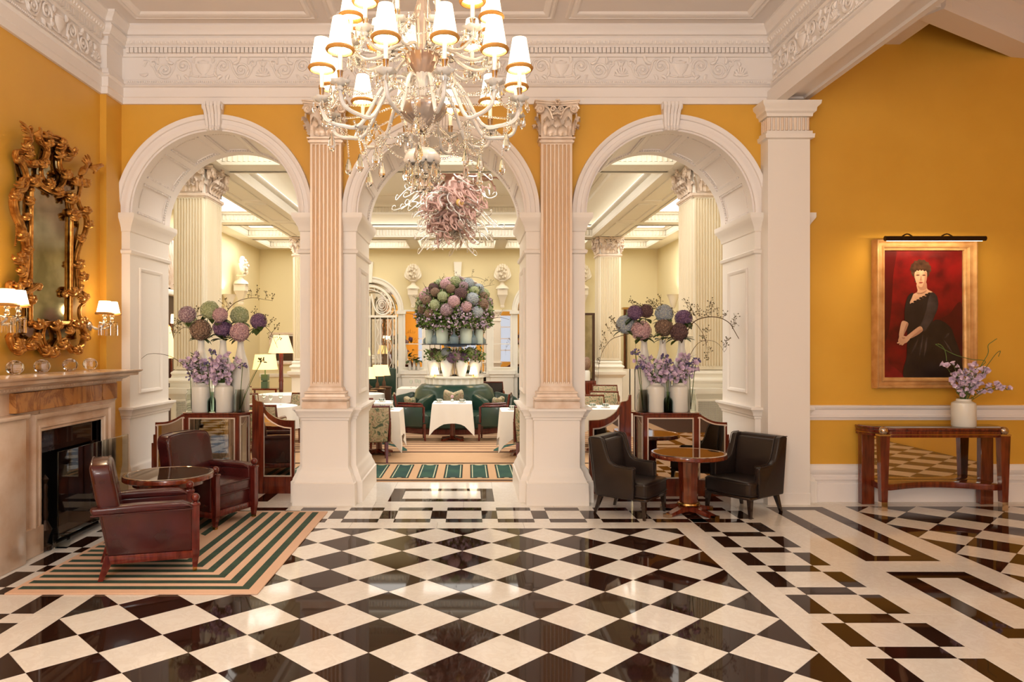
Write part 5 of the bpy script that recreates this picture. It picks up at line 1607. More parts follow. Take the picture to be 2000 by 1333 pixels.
def tier(n, R, zs, hub_r, hub_z, rise, dip, sh_r0, sh_r1, sh_h, cand, hold, off, armr):
    # zs: underside of the shades
    zb = zs - cand - hold                           # drip pan height
    shade = mesh('lamp_shade', MB().lathe([(sh_r0, 0), (sh_r1, sh_h), (sh_r1 - .003, sh_h), (sh_r0 - .003, 0)], n=26, cap=False), SHADE)
    brd = mesh('shade_braid', braid(sh_r0), FRINGE)
    cnd = mesh('candle_sleeve', MB().lathe([(.0135, 0), (.0135, cand + .05), (0, cand + .05)], n=10), CANDLE)
    hld = mesh('candle_holder', MB().lathe([(.012, -.01), (.014, .01), (.018, hold * .9), (.022, hold), (.013, hold)], n=12), CHROME)
    pan = mesh('drip_pan', MB().lathe([(.012, -.012), (.03, -.006), (.052, .004), (.062, .018), (.058, .016), (.03, .002), (.012, 0)], n=20, fn=lambda a, z: 1 + (.14 * math.cos(6 * a) if z > 0 else 0)).lathe([(.02, -.04), (.026, -.03), (.014, -.012)], n=10), OPAL)
    for k in range(n):
        a = off + 2 * PI * k / n
        c, s = math.cos(a), math.sin(a)
        pr = [(hub_r, hub_z), (hub_r + .02, hub_z + rise * .7), (hub_r + R * .12, hub_z + rise), (hub_r + R * .26, hub_z + rise * .55), (R * .62, dip + .02), (R * .80, dip), (R * .95, dip + .03), (R, zb - .05), (R, zb - .01)]
        arm = obj('arm', MB().tube([(c * r, s * r, z) for r, z in smooth(pr, 5)], armr, 8), ARMG, ch)
        e = (c * R, s * R, zb)
        link('drip_pan', pan, arm, e, (0, 0, a))
        link('candle_holder', hld, arm, e)
        link('candle_sleeve', cnd, arm, (e[0], e[1], zb + hold))
        link('lamp_shade', shade, arm, (e[0], e[1], zs), (0, 0, a))
        link('shade_braid', brd, arm, (e[0], e[1], zs), (0, 0, a))
        for q in range(6):
            b = a + PI / 6 + q * PI / 3
            link('crystal_drop', DROP, arm, (e[0] + .058 * math.cos(b), e[1] + .058 * math.sin(b), zb - .002), (0, 0, b))
    return zb
a0 = math.radians(15)
zl = tier(12, .67, 3.57, .10, 3.405, .125, 3.205, .078, .046, .195, .13, .08, a0, .0135)
zu = tier(12, .48, 3.93, .09, 3.70, .05, 3.66, .074, .044, .19, .11, .07, a0, .0115)
for k in range(12):
    a = a0 + 2 * PI * k / 12; b = a + 2 * PI / 12
    A = lambda t, r, z: (math.cos(t) * r, math.sin(t) * r, z)
    beads('bead_chain', swag(A(a, .66, zl - .02), A(b, .66, zl - .02), .07))
    beads('bead_chain', swag(A(a, .13, 3.42), A(a, .64, zl - .01), .03), .008)
    beads('bead_chain', swag(A(a, .47, zu - .02), A(b, .47, zu - .02), .05), .0075)
    if k % 2 == 0:
        m_ = (a + b) / 2
        beads('bead_chain', swag(A(m_ - .26, .46, 3.24), A(m_, .34, 3.20), .13), .009)
        beads('bead_chain', swag(A(m_, .34, 3.20), A(m_ + .40, .30, 3.20), .11), .009)
        beads('bead_chain', swag(A(m_, .34, 3.21), A(m_ + 2 * PI / 6, .34, 3.21), .12), .0095)
        beads('bead_chain', [A(m_, .34, 3.22), A(m_, .34, 3.06)], .009)
        link('crystal_drop', DROPL, ch, A(m_, .34, 3.05), (0, 0, m_))
        beads('bead_chain', swag(A(m_ - .26, .44, 3.22), A(m_ + .26, .44, 3.22), .22), .0085)
        link('crystal_drop', DROPL, ch, A(m_, .45, 3.0), (0, 0, m_))
        beads('bead_chain', [A(m_, .66, zl - .03), A(m_, .64, zl - .24)], .008)
        link('crystal_drop', DROPL, ch, A(m_, .64, zl - .25), (0, 0, m_))
    beads('bead_chain', swag(A(a, .12, 3.72), A(a, .46, zu - .01), .02), .0065)
    link('crystal_drop', DROPL, ch, A(a, .112, 2.985), (0, 0, a), .85 if k % 2 else 1.0)
    beads('bead_chain', swag(A(a, .115, 2.99), A(b, .115, 2.99), .045, 5), .0065)
    if k % 3 == 0:
        link('crystal_drop', DROPL, ch, A(a, .05, 2.94), (0, 0, a), 1.15)
        ob = MB().tube([A(a, .20, 3.70), A(a, .20, 4.05)], [.018, .004], 6)
        obj('spire', ob, CRYS, ch, angle=0)
        link('crystal_drop', DROPL, ch, A(a + .3, .2, 4.1), (0, 0, a))
    beads('bead_chain', swag(A(a, .06, 4.0), A(a, .3, 3.86), .05), .0065)
for k in range(12):
    a = a0 + 2 * PI * k / 12
    light('chandelier_bulb', 'POINT', (CXc + .67 * math.cos(a), CYc + .67 * math.sin(a), 3.655), 14, (1, .9, .75), .03)
    if k % 2: light('chandelier_bulb', 'POINT', (CXc + .48 * math.cos(a), CYc + .48 * math.sin(a), 4.01), 15, (1, .9, .75), .03)

# ------------------------------------------------------------ blown glass sculpture hanging in the dining room
SX, SY = AX, 14.0
sc_ = thing('glass_sculpture', 'hanging cluster of curling rose and clear blown glass beyond the centre arch', 'chandelier', (SX, SY, 0))
rr_ = random.Random(11)
obj('armature', MB().lathe([(0, 4.1), (.08, 4.3), (.16, 4.7), (.16, 5.0), (.05, 5.2), (0, 5.25)], n=18), CHIH, sc_)
def curl(seed, mat_, z0, z1, rad, L, th):
    r_ = random.Random(seed)
    mb = MB()
    z = r_.uniform(z0, z1)
    u = (z - 3.95) / 1.25
    a = r_.uniform(0, 2 * PI)
    R0 = .05 + .30 * max(0, min(1, u)) ** .8
    d = Vector((math.cos(a), math.sin(a), r_.uniform(-.75, .15))).normalized()
    p = Vector((math.cos(a) * R0, math.sin(a) * R0, z))
    pts = [tuple(p)]
    side = d.cross(Vector((0, 0, 1))).normalized()
    ph = r_.uniform(0, 6)
    l = L * r_.uniform(.7, 1.2) * (.6 + .5 * max(0, min(1, u)))
    for i in range(1, 12):
        t = i / 11
        tw = .10 * math.sin(ph + t * 7) * t
        pts.append(tuple(p + d * l * t + side * tw + Vector((0, 0, .09 * math.cos(ph + t * 6) * t - .12 * t * t))))
    e = Vector(pts[-1]); dirn = (e - Vector(pts[-2])).normalized()
    for i in range(1, 8):
        q = i / 7 * 4.6
        pts.append(tuple(e + dirn * .045 * math.sin(q) + Vector((0, 0, .045 * (1 - math.cos(q)) * (1 if r_.random() > .2 else 1)))))
    n = len(pts)
    mb.tube(pts, [th * (1 - .8 * i / n) for i in range(n)], 6)
    obj('glass_curl', mb, mat_, sc_)
for i in range(150): curl(i, CHIH, 3.98, 5.1, .3, .46, .030)
for i in range(90): curl(1000 + i, CHIH2, 3.9, 5.1, .3, .85, .018)
for i in range(16):
    r_ = random.Random(i + 77); a = r_.uniform(0, 6.3); l = r_.uniform(.3, .55)
    pts = [(math.cos(a) * .05, math.sin(a) * .05, 4.1)] + [(math.cos(a + .5 * math.sin(k)) * (.05 + .16 * k / 8 + .03 * math.sin(k * 2)), math.sin(a + .5 * math.sin(k)) * (.05 + .16 * k / 8), 4.1 - l * k / 8) for k in range(1, 9)]
    obj('glass_curl', MB().tube(smooth(pts, 3), [.02 * (1 - .8 * k / 25) for k in range(25)], 6), CHIH2, sc_)
obj('glass_ball', MB().ball((.14, -.52, 4.42), .075, 16, 10), M('amber_blown_glass', (200, 160, 90), .1, .2), sc_)
obj('ceiling_rod', MB().tube([(0, 0, 5.2), (0, 0, 5.26)], .03, 8), CHROME, sc_)
# ------------------------------------------------------------ mirrored mahogany screens under the side arches, with vases and flowers
TRIM = M('silvered_trim', (222, 206, 190), .3, .5)
def inset(poly, d):
    n = len(poly); out = []
    ar = sum(poly[i][0] * poly[(i + 1) % n][1] - poly[(i + 1) % n][0] * poly[i][1] for i in range(n))
    s = 1 if ar > 0 else -1
    for i in range(n):
        a, p, b = poly[i - 1], poly[i], poly[(i + 1) % n]
        ns = []
        for q, r in ((a, p), (p, b)):
            dx, dy = r[0] - q[0], r[1] - q[1]; l = math.hypot(dx, dy) or 1
            ns.append((-dy / l * s, dx / l * s))
        k = max(.3, 1 + ns[0][0] * ns[1][0] + ns[0][1] * ns[1][1])
        out.append((p[0] + (ns[0][0] + ns[1][0]) / k * d, p[1] + (ns[0][1] + ns[1][1]) / k * d))
    return out
def mpanel(t, O, ang, poly, name, border=.045, th=.04, glass=None):
    # outline poly (u, z) in a vertical plane through O turned by ang; front faces local -Y
    Mx = T(O[0], O[1], 0, ang)
    fr = MB().prism(poly, 0, th, 'y', 0, Mx)
    o = obj(name, fr, WOOD, t, angle=25)
    body = [(u, max(z, .17)) for u, z in poly]
    ins = glass or inset(body, border)
    obj('mirror', MB().prism(ins, -.004, .0, 'y', 0, Mx), MIRROR, o, angle=0)
    ax = Mx.to_3x3()
    tr = MB().sweep(ins, [(-.013, 0), (-.013, .008), (0, .010), (.003, .004)], O=Mx @ Vector((0, 0, 0)), U=ax @ Vector((1, 0, 0)), V=(0, 0, 1), N=ax @ Vector((0, -1, 0)), closed=True)
    obj('silver_trim', tr, TRIM, o, angle=0)
    return o
def screen(xc, s, label):
    t = thing('mirrored_screen', label, 'screen', (xc, 8.45, 0), 0, 'mirrored screens under the side arches')
    h = .972
    def R_(a, b): return (min(a, b), max(a, b))
    # centre cabinet
    a, b = R_(-.307, .307)
    mpanel(t, (0, 0), 0, [(a, 0), (b, 0), (b, h - .02), (a, h - .02)], 'centre_panel', .05, .03)
    top = [(-.33, -.012), (.33, -.012), (.37, .05), (.37, .40), (-.42 * 1, .40), (-.42, .16), (-.40, .12)]
    top = [(s * u, v) for u, v in top]
    if s < 0: top = top[::-1]
    obj('top', MB().rprism(top, h - .02, h, 'z', .005, 2), WOOD, t)
    # canted facet on the centre-arch side
    ox, oy = (-.307, 0), (-.40, .16)
    if s > 0: O, ang = (s * oy[0], oy[1]), math.atan2(ox[1] - oy[1], ox[0] - oy[0])
    else: O, ang = (s * ox[0], ox[1]), math.atan2(oy[1] - ox[1], s * (oy[0] - ox[0]))
    L = math.hypot(ox[0] - oy[0], ox[1] - oy[1])
    mpanel(t, O, ang, [(0, 0), (L, 0), (L, h - .02), (0, h - .02)], 'canted_panel', .03, .03)
    obj('side_panel', MB().box(*R_(s * .34, s * .37)[:1], .03, 0, R_(s * .34, s * .37)[1], .40, h - .02), WOOD, t)
    # tall post and sweeping wing towards the centre arch
    pz = [(-.42, 0), (-.42, 1.17), (-.445, 1.17), (-.455, 1.12), (-.47, 1.10), (-.53, 1.09), (-.54, 1.08)]
    cv_ = [(-.55, 1.05), (-.59, .985), (-.65, .93), (-.72, .89), (-.80, .872), (-.92, .866), (-.92, 0)]
    out = [(s * u, z) for u, z in pz + smooth(cv_[:-1], 4) + [cv_[-1]]]
    if s > 0: out = out[::-1]
    gl_ = [(-.565, .215)] + [(-.565, .93)] + [(u, z - .05) for u, z in ((-.60, .935), (-.66, .89), (-.73, .852), (-.80, .83), (-.875, .823))] + [(-.875, .215)]
    gl_ = [(s * u, z) for u, z in gl_]
    if s > 0: gl_ = gl_[::-1]
    if s < 0: gl_ = gl_[::-1]
    mpanel(t, (0, .16), 0, out, 'sweeping_wing', .042, .045, gl_ if s < 0 else gl_)
    obj('post', MB().rbox(R_(s * -.56, s * -.50)[0], .14, .0, R_(s * -.56, s * -.50)[1], .16, 1.04, .004, 1), WOOD, t)
    # short wing towards the outer wall
    cv_ = [(.307, .95), (.36, .945), (.43, .905), (.52, .872), (.62, .862), (.66, .862)]
    out = [(s * .307, 0)] + [(s * u, z) for u, z in smooth(cv_, 4)] + [(s * .66, 0)]
    if s > 0: out = out[::-1]
    if s > 0: O, ang = (s * .307, 0), .22
    mpanel(t, (0, .0), 0, [(u, z) for u, z in out], 'short_wing', .036, .04)
    for k, (u, z) in enumerate(((.66, .72), (.685, .62))):
        a, b = R_(s * u, s * (u + .025))
        obj('stepped_end', MB().rbox(a, .002 + .01 * k, 0, b, .05, z, .003, 1), WOOD, t)
    return t
LXs, RXs = -2.998, 2.339
screen(LXs, -1, 'mirrored mahogany screen under the left arch, behind the burgundy armchairs')
screen(RXs, 1, 'mirrored mahogany screen under the right arch, behind the pedestal table')
TOPZ = .973
def bottle(name, label, x, y, prof, m_, cat, group=None, fix=False):
    t = thing(name, label, cat, (x, y, TOPZ), 0, group)
    obj('body', MB().lathe(prof, n=28), m_, t, fix=fix)
    return t
TALL = [(0, 0), (.098, 0), (.104, .012), (.104, .46), (.10, .52), (.082, .60), (.055, .68), (.040, .76), (.036, .83), (.041, .85), (.036, .85), (.031, .83), (0, .80)]
MEDB = [(0, 0), (.05, 0), (.054, .01), (.054, .13), (.045, .16), (.022, .18), (.02, .23), (.027, .24), (.024, .24), (.017, .23), (.017, .18), (.042, .155), (.05, .13), (.05, .012), (0, .012)]
CLRJ = [(0, 0), (.062, 0), (.065, .008), (.065, .20), (.05, .23), (.05, .26), (.056, .265), (.05, .262), (.045, .26), (.045, .23), (.06, .20), (.06, .012), (0, .012)]
# hydrangea head: little four-petalled florets over a ball
def hyd_mesh(seed):
    r_ = random.Random(seed)
    mb = MB().ball((0, 0, 0), .084, 12, 8)
    n = 150
    for i in range(n):
        z = 1 - 2 * (i + .5) / n
        a = i * 2.39996
        rr = math.sqrt(max(0, 1 - z * z))
        d = Vector((rr * math.cos(a), rr * math.sin(a), z))
        p = d * r_.uniform(.086, .098)
        u = d.orthogonal().normalized()
        u.rotate(Matrix.Rotation(r_.uniform(0, 3), 3, d))
        v = d.cross(u)
        h = .013
        c = tuple(p - d * .004)
        for w1, w2 in ((u, v), (v, -u), (-u, -v), (-v, u)):
            mb.add([c, tuple(p + w1 * h * 1.25 + w2 * h * .25 + d * .003), tuple(p + w1 * h + w2 * h + d * .001), tuple(p + w2 * h * 1.25 + w1 * h * .25 + d * .003)], [(0, 1, 2, 3)])
    return mesh('flower_head', mb, HYD['mauve'], angle=0)
HM = [hyd_mesh(1), hyd_mesh(2)]
def head(parent, p, r, col, k=0):
    o = link('flower_head', HM[k % 2], parent, p, (k * 1.3, k * .7, k * 2.1), r / .098)
    o.material_slots[0].link = 'OBJECT'
    o.material_slots[0].material = HYD[col]
    return o
def leafy(parent, p, d, s=1.0, m_=None):
    return link('leaf', m_ or LEAFM, parent, p, aim(*d), s)
def agapanthus(parent, base, tip, col, dry=False, r=.055):
    mb = MB()
    b, e = Vector(base), Vector(tip)
    mid = (b + e) / 2 + Vector((0, 0, .03))
    mb.tube(smooth([tuple(b), tuple(mid), tuple(e)], 5), .0045, 5)
    fl_ = MB()
    r_ = random.Random(int(abs(tip[0]) * 1000))
    for k in range(20):
        d = Vector((r_.uniform(-1, 1), r_.uniform(-1, 1), r_.uniform(-.3, 1))).normalized()
        q = e + d * r * r_.uniform(.7, 1.15)
        mb.tube([tuple(e), tuple(e + d * r * .6)], .0015, 4)
        fl_.tube([tuple(e + d * r * .55), tuple(e + d * r * .8), tuple(q)], [.003, .008, .012 if not dry else .006], 5)
    o = obj('stem', mb, STEMG, parent)
    obj('flower_head', fl_, col, parent, angle=0)
def branch(parent, pts, Y, r0=.005, sprigs=(), seed=1, dens=1.0):
    r_ = random.Random(seed)
    P_ = smooth([px(a, b, Y + .05 * math.sin(i * 1.3)) for i, (a, b) in enumerate(pts)], 5)
    mb = MB().tube(P_, [r0 * (1 - .7 * i / (len(P_) - 1)) for i in range(len(P_))], 5)
    bb = MB()
    for (ax_, ay, bx, by, n) in sprigs:
        a = Vector(px(ax_, ay, Y)); b = Vector(px(bx, by, Y + r_.uniform(-.05, .05)))
        m_ = (a + b) / 2 + Vector((r_.uniform(-.02, .02), 0, r_.uniform(-.01, .02)))
        mb.tube(smooth([tuple(a), tuple(m_), tuple(b)], 3), .002, 4)
        for k in range(n):
            u = r_.uniform(.3, 1.1)
            q = a + (b - a) * u + Vector((r_.gauss(0, .022), r_.gauss(0, .022), r_.gauss(0, .022)))
            base = a + (b - a) * min(1, u * .9)
            mb.tube([tuple(base), tuple(q)], .0012, 3)
            bb.ball(tuple(q), r_.uniform(.005, .0085), 5, 4)
    o = obj('branch', mb, STEM, parent, angle=0)
    if bb.v: stuff(obj('buds', bb, BERRY, o, angle=0))
def dress(side, xs_tall, xs_jar, heads, bells, agas, small):
    S_ = 'left' if side < 0 else 'right'
    YT = 8.72
    rr_ = random.Random(9 + side)
    names = (('outermost', 'middle', 'innermost') if side < 0 else ('innermost', 'middle', 'outermost'))
    ts = []
    for x, nm in zip(xs_tall, names):
        ts.append(bottle('tall_vase', nm + ' tall white bottle vase holding hydrangeas on the screen under the ' + S_ + ' arch', gx(x, YT), YT, TALL, MILK, 'vase', 'tall white bottle vases'))
    for i, (x, nm) in enumerate(zip(xs_jar, (('outer', 'inner') if side < 0 else ('inner', 'outer')))):
        jar('flower_jar', nm + ' squat white jar at the front of the screen under the ' + S_ + ' arch', gx(x, 8.57), 8.57, TOPZ, .106, .345, MILK, 'vase', 'squat white flower jars')
    groups = []
    for i, (x, nm) in enumerate(zip(xs_tall, names)):
        groups.append(thing('hydrangea_bunch', nm + ' bunch of hydrangeas above the screen under the ' + S_ + ' arch', 'flowers', (0, 0, 0), 0, 'hydrangeas on the mirrored screens'))
    for k, (x, y, rpx, col) in enumerate(heads):
        i = min(range(3), key=lambda q: abs(xs_tall[q] - x) + (0 if True else 0))
        Y = YT + rr_.uniform(-.14, .12)
        p = px(x, y, Y)
        head(groups[i], p, rpx * Y / F, col, k)
        nb = (gx(xs_tall[i], YT), YT, TOPZ + .82)
        obj('stem', MB().tube(smooth([nb, ((nb[0] + p[0]) / 2, (nb[1] + p[1]) / 2, (nb[2] + p[2]) / 2 - .03), p], 4), .005, 6), STEMG, groups[i])
        for q in range(4):
            a = rr_.uniform(0, 2 * PI)
            leafy(groups[i], (p[0] + math.cos(a) * .03, p[1] + math.sin(a) * .03, p[2] - .07 + rr_.uniform(-.03, .02)), (math.cos(a), math.sin(a) * .8 - .3, rr_.uniform(-.5, .2)), rr_.uniform(.8, 1.3))
    for i in range(3):
        nb = (gx(xs_tall[i], YT), YT - .02, TOPZ + .86)
        for q in range(7):
            a = q * 2 * PI / 7 + i
            leafy(groups[i], nb, (math.cos(a), math.sin(a) - .2, rr_.uniform(-.2, .7)), rr_.uniform(.9, 1.4))
    for i, x in enumerate(xs_jar):
        nm = (('outer', 'inner') if side < 0 else ('inner', 'outer'))[i]
        t = thing('bellflower_bouquet', nm + ' bouquet of lilac bellflowers in a white jar under the ' + S_ + ' arch', 'flowers', (0, 0, 0), 0, 'bellflower bouquets on the mirrored screens')
        stm = []
        for k in range(13):
            a = rr_.uniform(-1, 1)
            stm.append(((gx(x, 8.5) + a * .235 + (-.03 if i == 0 else .03), 8.5 + rr_.uniform(-.12, .12), TOPZ + .345 + rr_.uniform(.16, .37) * (1 - .3 * abs(a))), 5))
        for k in range(5): stm.append(((gx(x, 8.5) + rr_.uniform(-.13, .13), 8.44 + rr_.uniform(-.06, .06), TOPZ + .36 + rr_.uniform(.0, .12)), 4))
        bell_bouquet(t, (gx(x, 8.57), 8.57, TOPZ + .27), stm, rr_)
    for (x, Y, kind, lb, flowers) in small:
        t = bottle('small_bottle', lb, gx(x, Y), Y, MEDB if kind == 'g' else CLRJ, GREENG if kind == 'g' else CLEAR, 'bottle', 'small glass bottles on the mirrored screens', True)
        f_ = thing('agapanthus_stems', 'violet agapanthus in the ' + lb.replace(' half hidden', ''), 'flowers', (0, 0, 0))
        for (fx, fy, dry) in flowers:
            agapanthus(f_, (gx(x, Y), Y, TOPZ + .03), px(fx, fy, Y - .06), BERRY if dry else VIOLET, dry)
    return groups
gl = dress(-1, (393, 436, 470), (393, 437),
      [(366, 615, 17, 'mauve'), (410, 606, 18, 'green'), (430, 616, 15, 'pink'), (468, 617, 18, 'green'), (505, 628, 16, 'purple'), (392, 645, 21, 'rust'), (435, 641, 19, 'purple'), (468, 649, 19, 'pink'), (372, 628, 13, 'green')],
      None, None,
      [(414, 8.50, 'g', 'green tinted bottle between the white jars under the left arch', [(414, 690, 0), (405, 715, 0)]), (468, 8.54, 'c', 'clear glass jar at the inner end of the left screen', [(474, 716, 0), (511, 706, 1)]),
       (374, 8.62, 'c', 'clear bottle half hidden at the outer end of the left screen', [(372, 735, 0)])])
gr = dress(1, (1258, 1294, 1331), (1281, 1326),
      [(1221, 634, 18, 'blue'), (1252, 646, 20, 'pink'), (1240, 611, 15, 'purple'), (1262, 608, 14, 'plum'), (1297, 613, 18, 'blue'), (1297, 640, 18, 'rust'), (1326, 649, 18, 'plum'), (1335, 622, 17, 'purple'), (1233, 620, 12, 'green')],
      None, None,
      [(1256, 8.54, 'c', 'clear glass jar at the inner end of the right screen', [(1241, 690, 0), (1250, 720, 0)]), (1305, 8.50, 'g', 'green tinted bottle between the white jars under the right arch', [(1305, 709, 0), (1298, 700, 0)]),
       (1349, 8.56, 'c', 'clear bottle at the outer end of the right screen', [(1359, 706, 0), (1346, 715, 0)])])
YB_ = 8.66
t = gl[1]
branch(t, [(437, 665), (442, 615), (454, 596), (472, 586), (495, 582), (514, 585), (533, 588)], YB_, .006, [(490, 583, 488, 564, 9), (504, 583, 503, 562, 9), (519, 586, 520, 568, 8), (532, 588, 537, 574, 7), (450, 600, 438, 582, 9), (446, 606, 430, 590, 8)], 1)
branch(gl[2], [(480, 650), (510, 635), (520, 640), (530, 652), (537, 668), (542, 680)], YB_, .005, [(496, 625, 500, 606, 14), (514, 632, 518, 614, 12), (525, 640, 532, 622, 10), (530, 650, 543, 634, 12), (534, 660, 524, 655, 8), (538, 672, 548, 660, 5)], 2)
branch(gl[0], [(372, 735), (362, 718), (340, 700), (315, 692), (290, 692), (275, 702), (266, 706)], 8.45, .005, [(270, 704, 260, 698, 4), (275, 702, 268, 710, 3)], 3)
branch(gl[0], [(378, 645), (360, 640), (345, 650), (338, 662)], YB_, .004, [(360, 640, 345, 626, 14), (350, 645, 340, 634, 10), (345, 650, 336, 645, 8), (385, 620, 388, 602, 10), (380, 625, 378, 605, 10)], 4)
branch(gl[2], [(470, 808), (480, 765), (500, 722), (511, 706)], 8.5, .003, [], 5)
t = gr[2]
branch(t, [(1331, 670), (1342, 648), (1357, 628), (1380, 620), (1405, 621), (1425, 632), (1435, 648), (1447, 668), (1460, 682), (1472, 687), (1485, 687), (1496, 681)], YB_, .007,
       [(1378, 620, 1380, 605, 12), (1390, 619, 1391, 597, 12), (1388, 605, 1388, 588, 10), (1400, 620, 1400, 600, 6), (1412, 624, 1416, 612, 9), (1430, 640, 1436, 632, 9), (1447, 668, 1456, 655, 14), (1455, 676, 1467, 662, 10), (1478, 687, 1497, 679, 16), (1465, 684, 1446, 692, 14), (1466, 686, 1462, 710, 9), (1434, 640, 1433, 612, 12), (1370, 622, 1360, 598, 16), (1362, 625, 1346, 594, 26), (1356, 630, 1340, 590, 20)], 6)
branch(t, [(1352, 628), (1362, 636), (1374, 655), (1379, 672), (1382, 692)], YB_, .004, [(1372, 650, 1384, 640, 12), (1376, 660, 1368, 655, 9), (1380, 675, 1376, 662, 8), (1382, 690, 1380, 700, 10), (1380, 680, 1390, 688, 6)], 7)
branch(t, [(1340, 715), (1352, 686), (1368, 668), (1390, 666), (1405, 674), (1414, 688)], 8.5, .004, [(1414, 688, 1418, 672, 6), (1412, 684, 1420, 664, 8), (1416, 670, 1422, 660, 6)], 8)
branch(gr[0], [(1240, 650), (1218, 655), (1195, 663), (1182, 678), (1175, 692), (1170, 712), (1168, 740)], YB_, .005, [(1215, 650, 1196, 622, 16), (1200, 660, 1184, 636, 10), (1188, 670, 1178, 650, 10), (1176, 690, 1172, 665, 8), (1170, 715, 1166, 700, 6), (1205, 640, 1190, 618, 10)], 9)
branch(gr[1], [(1294, 670), (1288, 625), (1290, 600), (1291, 575)], YB_, .004, [(1288, 610, 1266, 590, 22), (1289, 605, 1270, 585, 16), (1290, 600, 1286, 578, 12), (1270, 610, 1240, 590, 22), (1250, 610, 1232, 588, 16), (1320, 620, 1310, 600, 12)], 10)
branch(gr[1], [(1294, 672), (1305, 655), (1312, 640), (1325, 630), (1330, 618)], 8.5, .0035, [], 11)
# ------------------------------------------------------------ dining room furniture and flowers
def cloth_table(label, loc, half, h=.72, drop=.42, rz=0, round_=False, group='white clothed tables'):
    t = thing('dining_table', label, 'table', loc, rz, group)
    cm_ = MB()
    if not round_:
        n = 40
        ring = []
        for i in range(n):
            u = i / n * 4
            k, f = int(u), u - int(u)
            cs = [(1, -1), (1, 1), (-1, 1), (-1, -1)]
            a, b = cs[k], cs[(k + 1) % 4]
            ring.append((a[0] + (b[0] - a[0]) * f, a[1] + (b[1] - a[1]) * f, abs(f - .5) * 2))
        vs = [(0, 0, h)] + [(x * half * .9, y * half * .9, h) for x, y, c in ring] + [(x * half, y * half, h - .008) for x, y, c in ring]
        for j in range(1, 6):
            q = j / 5
            for i, (x, y, c) in enumerate(ring):
                fold = .022 * math.sin(i * 1.9) * q + .03 * q * c ** 4
                s_ = 1 + (.01 + fold / half)
                vs.append((x * half * s_ * (1 + .03 * q), y * half * s_ * (1 + .03 * q), h - .01 - q * (drop * .70 + drop * .45 * c ** 3)))
    else:
        n = 48
        vs = [(0, 0, h)] + [(half * .93 * math.cos(2 * PI * i / n), half * .93 * math.sin(2 * PI * i / n), h) for i in range(n)] + [(half * math.cos(2 * PI * i / n), half * math.sin(2 * PI * i / n), h - .008) for i in range(n)]
        for j in range(1, 6):
            q = j / 5
            for i in range(n):
                a = 2 * PI * i / n
                r = half * (1.0 + .02 * q) + .03 * q * math.sin(a * 9)
                vs.append((r * math.cos(a), r * math.sin(a), h - .01 - q * drop))
    fs = [(0, 1 + i, 1 + (i + 1) % n) for i in range(n)]
    for j in range(6):
        for i in range(n): fs.append((1 + j * n + i, 1 + (j + 1) * n + i, 1 + (j + 1) * n + (i + 1) % n, 1 + j * n + (i + 1) % n))
    cm_.add(vs, fs)
    obj('tablecloth', cm_, CLOTH, t, angle=60)
    obj('pedestal', MB().lathe([(.16, .03), (.05, .08), (.045, .5), (.12, h - .03), (.2, h - .02)], n=16), WOOD, t)
    ft = MB()
    for k in range(4):
        a = k * PI / 2 + PI / 4
        ft.merge(MB().prism([(0, .08), (.25, .04), (.27, .0), (.22, 0), (0, .04)], -.03, .03, 'y'), Matrix.Rotation(a, 4, 'Z'))
    obj('foot', ft, WOOD, t)
    return t
def arm_chair(label, loc, rz, fab, group, wood=None):
    # front towards +X ; low back with wooden frame
    wd_ = wood or WOODR
    t = thing('dining_armchair', label, 'armchair', loc, rz, group)
    obj('seat', MB().rbox(-.24, -.26, .30, .27, .26, .46, .03, 3), fab, t, angle=60)
    back = [(-.24, .32), (.24, .32), (.265, .62), (.26, .83), (-.26, .83), (-.265, .62)]
    obj('backrest', MB().rprism(back, -.05, .03, 'x', .015, 2, 0, Matrix.Translation((-.26, 0, 0)) @ shear(.14, .3)), fab, t)
    fr = MB()
    fr.tube([tuple(Matrix.Translation((-.27, 0, 0)) @ shear(.14, .3) @ Vector((0, y, z))) for y, z in [(-.27, .32), (-.275, .6), (-.27, .845), (.27, .845), (.275, .6), (.27, .32)]], .022, 6)
    obj('back_frame', fr, wd_, t)
    for s in (-1, 1):
        obj('arm_panel', MB().rprism([(-.26, .28), (.16, .28), (.16, .62), (-.30, .62)], s * .275 - .025, s * .275 + .025, 'y', .008, 2), fab, t)
        ar = MB().tube([(-.33, s * .275, .655), (.15, s * .275, .635), (.185, s * .275, .62), (.185, s * .275, .34)], .022, 6)
        obj('arm', ar, wd_, t)
        for x, dx in ((.20, .01), (-.25, -.06)):
            lg = MB()
            y = s * .235
            lg.add([(x + dx - .015, y - .015, 0), (x + dx + .015, y - .015, 0), (x + dx + .015, y + .015, 0), (x + dx - .015, y + .015, 0), (x - .024, y - .024, .31), (x + .024, y - .024, .31), (x + .024, y + .024, .31), (x - .024, y + .024, .31)],
                   [(3, 2, 1, 0), (4, 5, 6, 7), (0, 1, 5, 4), (1, 2, 6, 5), (2, 3, 7, 6), (3, 0, 4, 7)])
            obj('leg', lg, wd_, t)
    return t
CZ = .0135
cloth_table('square white clothed table in front of the green banquette, seen through the centre arch', (AX + .005, 13.45, CZ), .36, .70, .50)
arm_chair('green leather armchair left of the clothed table in front of the banquette', (-1.05, 13.5, CZ), .12, GREENL, 'green leather dining chairs')
arm_chair('green leather armchair right of the clothed table in front of the banquette', (.41, 13.5, CZ), PI - .12, GREENL, 'green leather dining chairs')
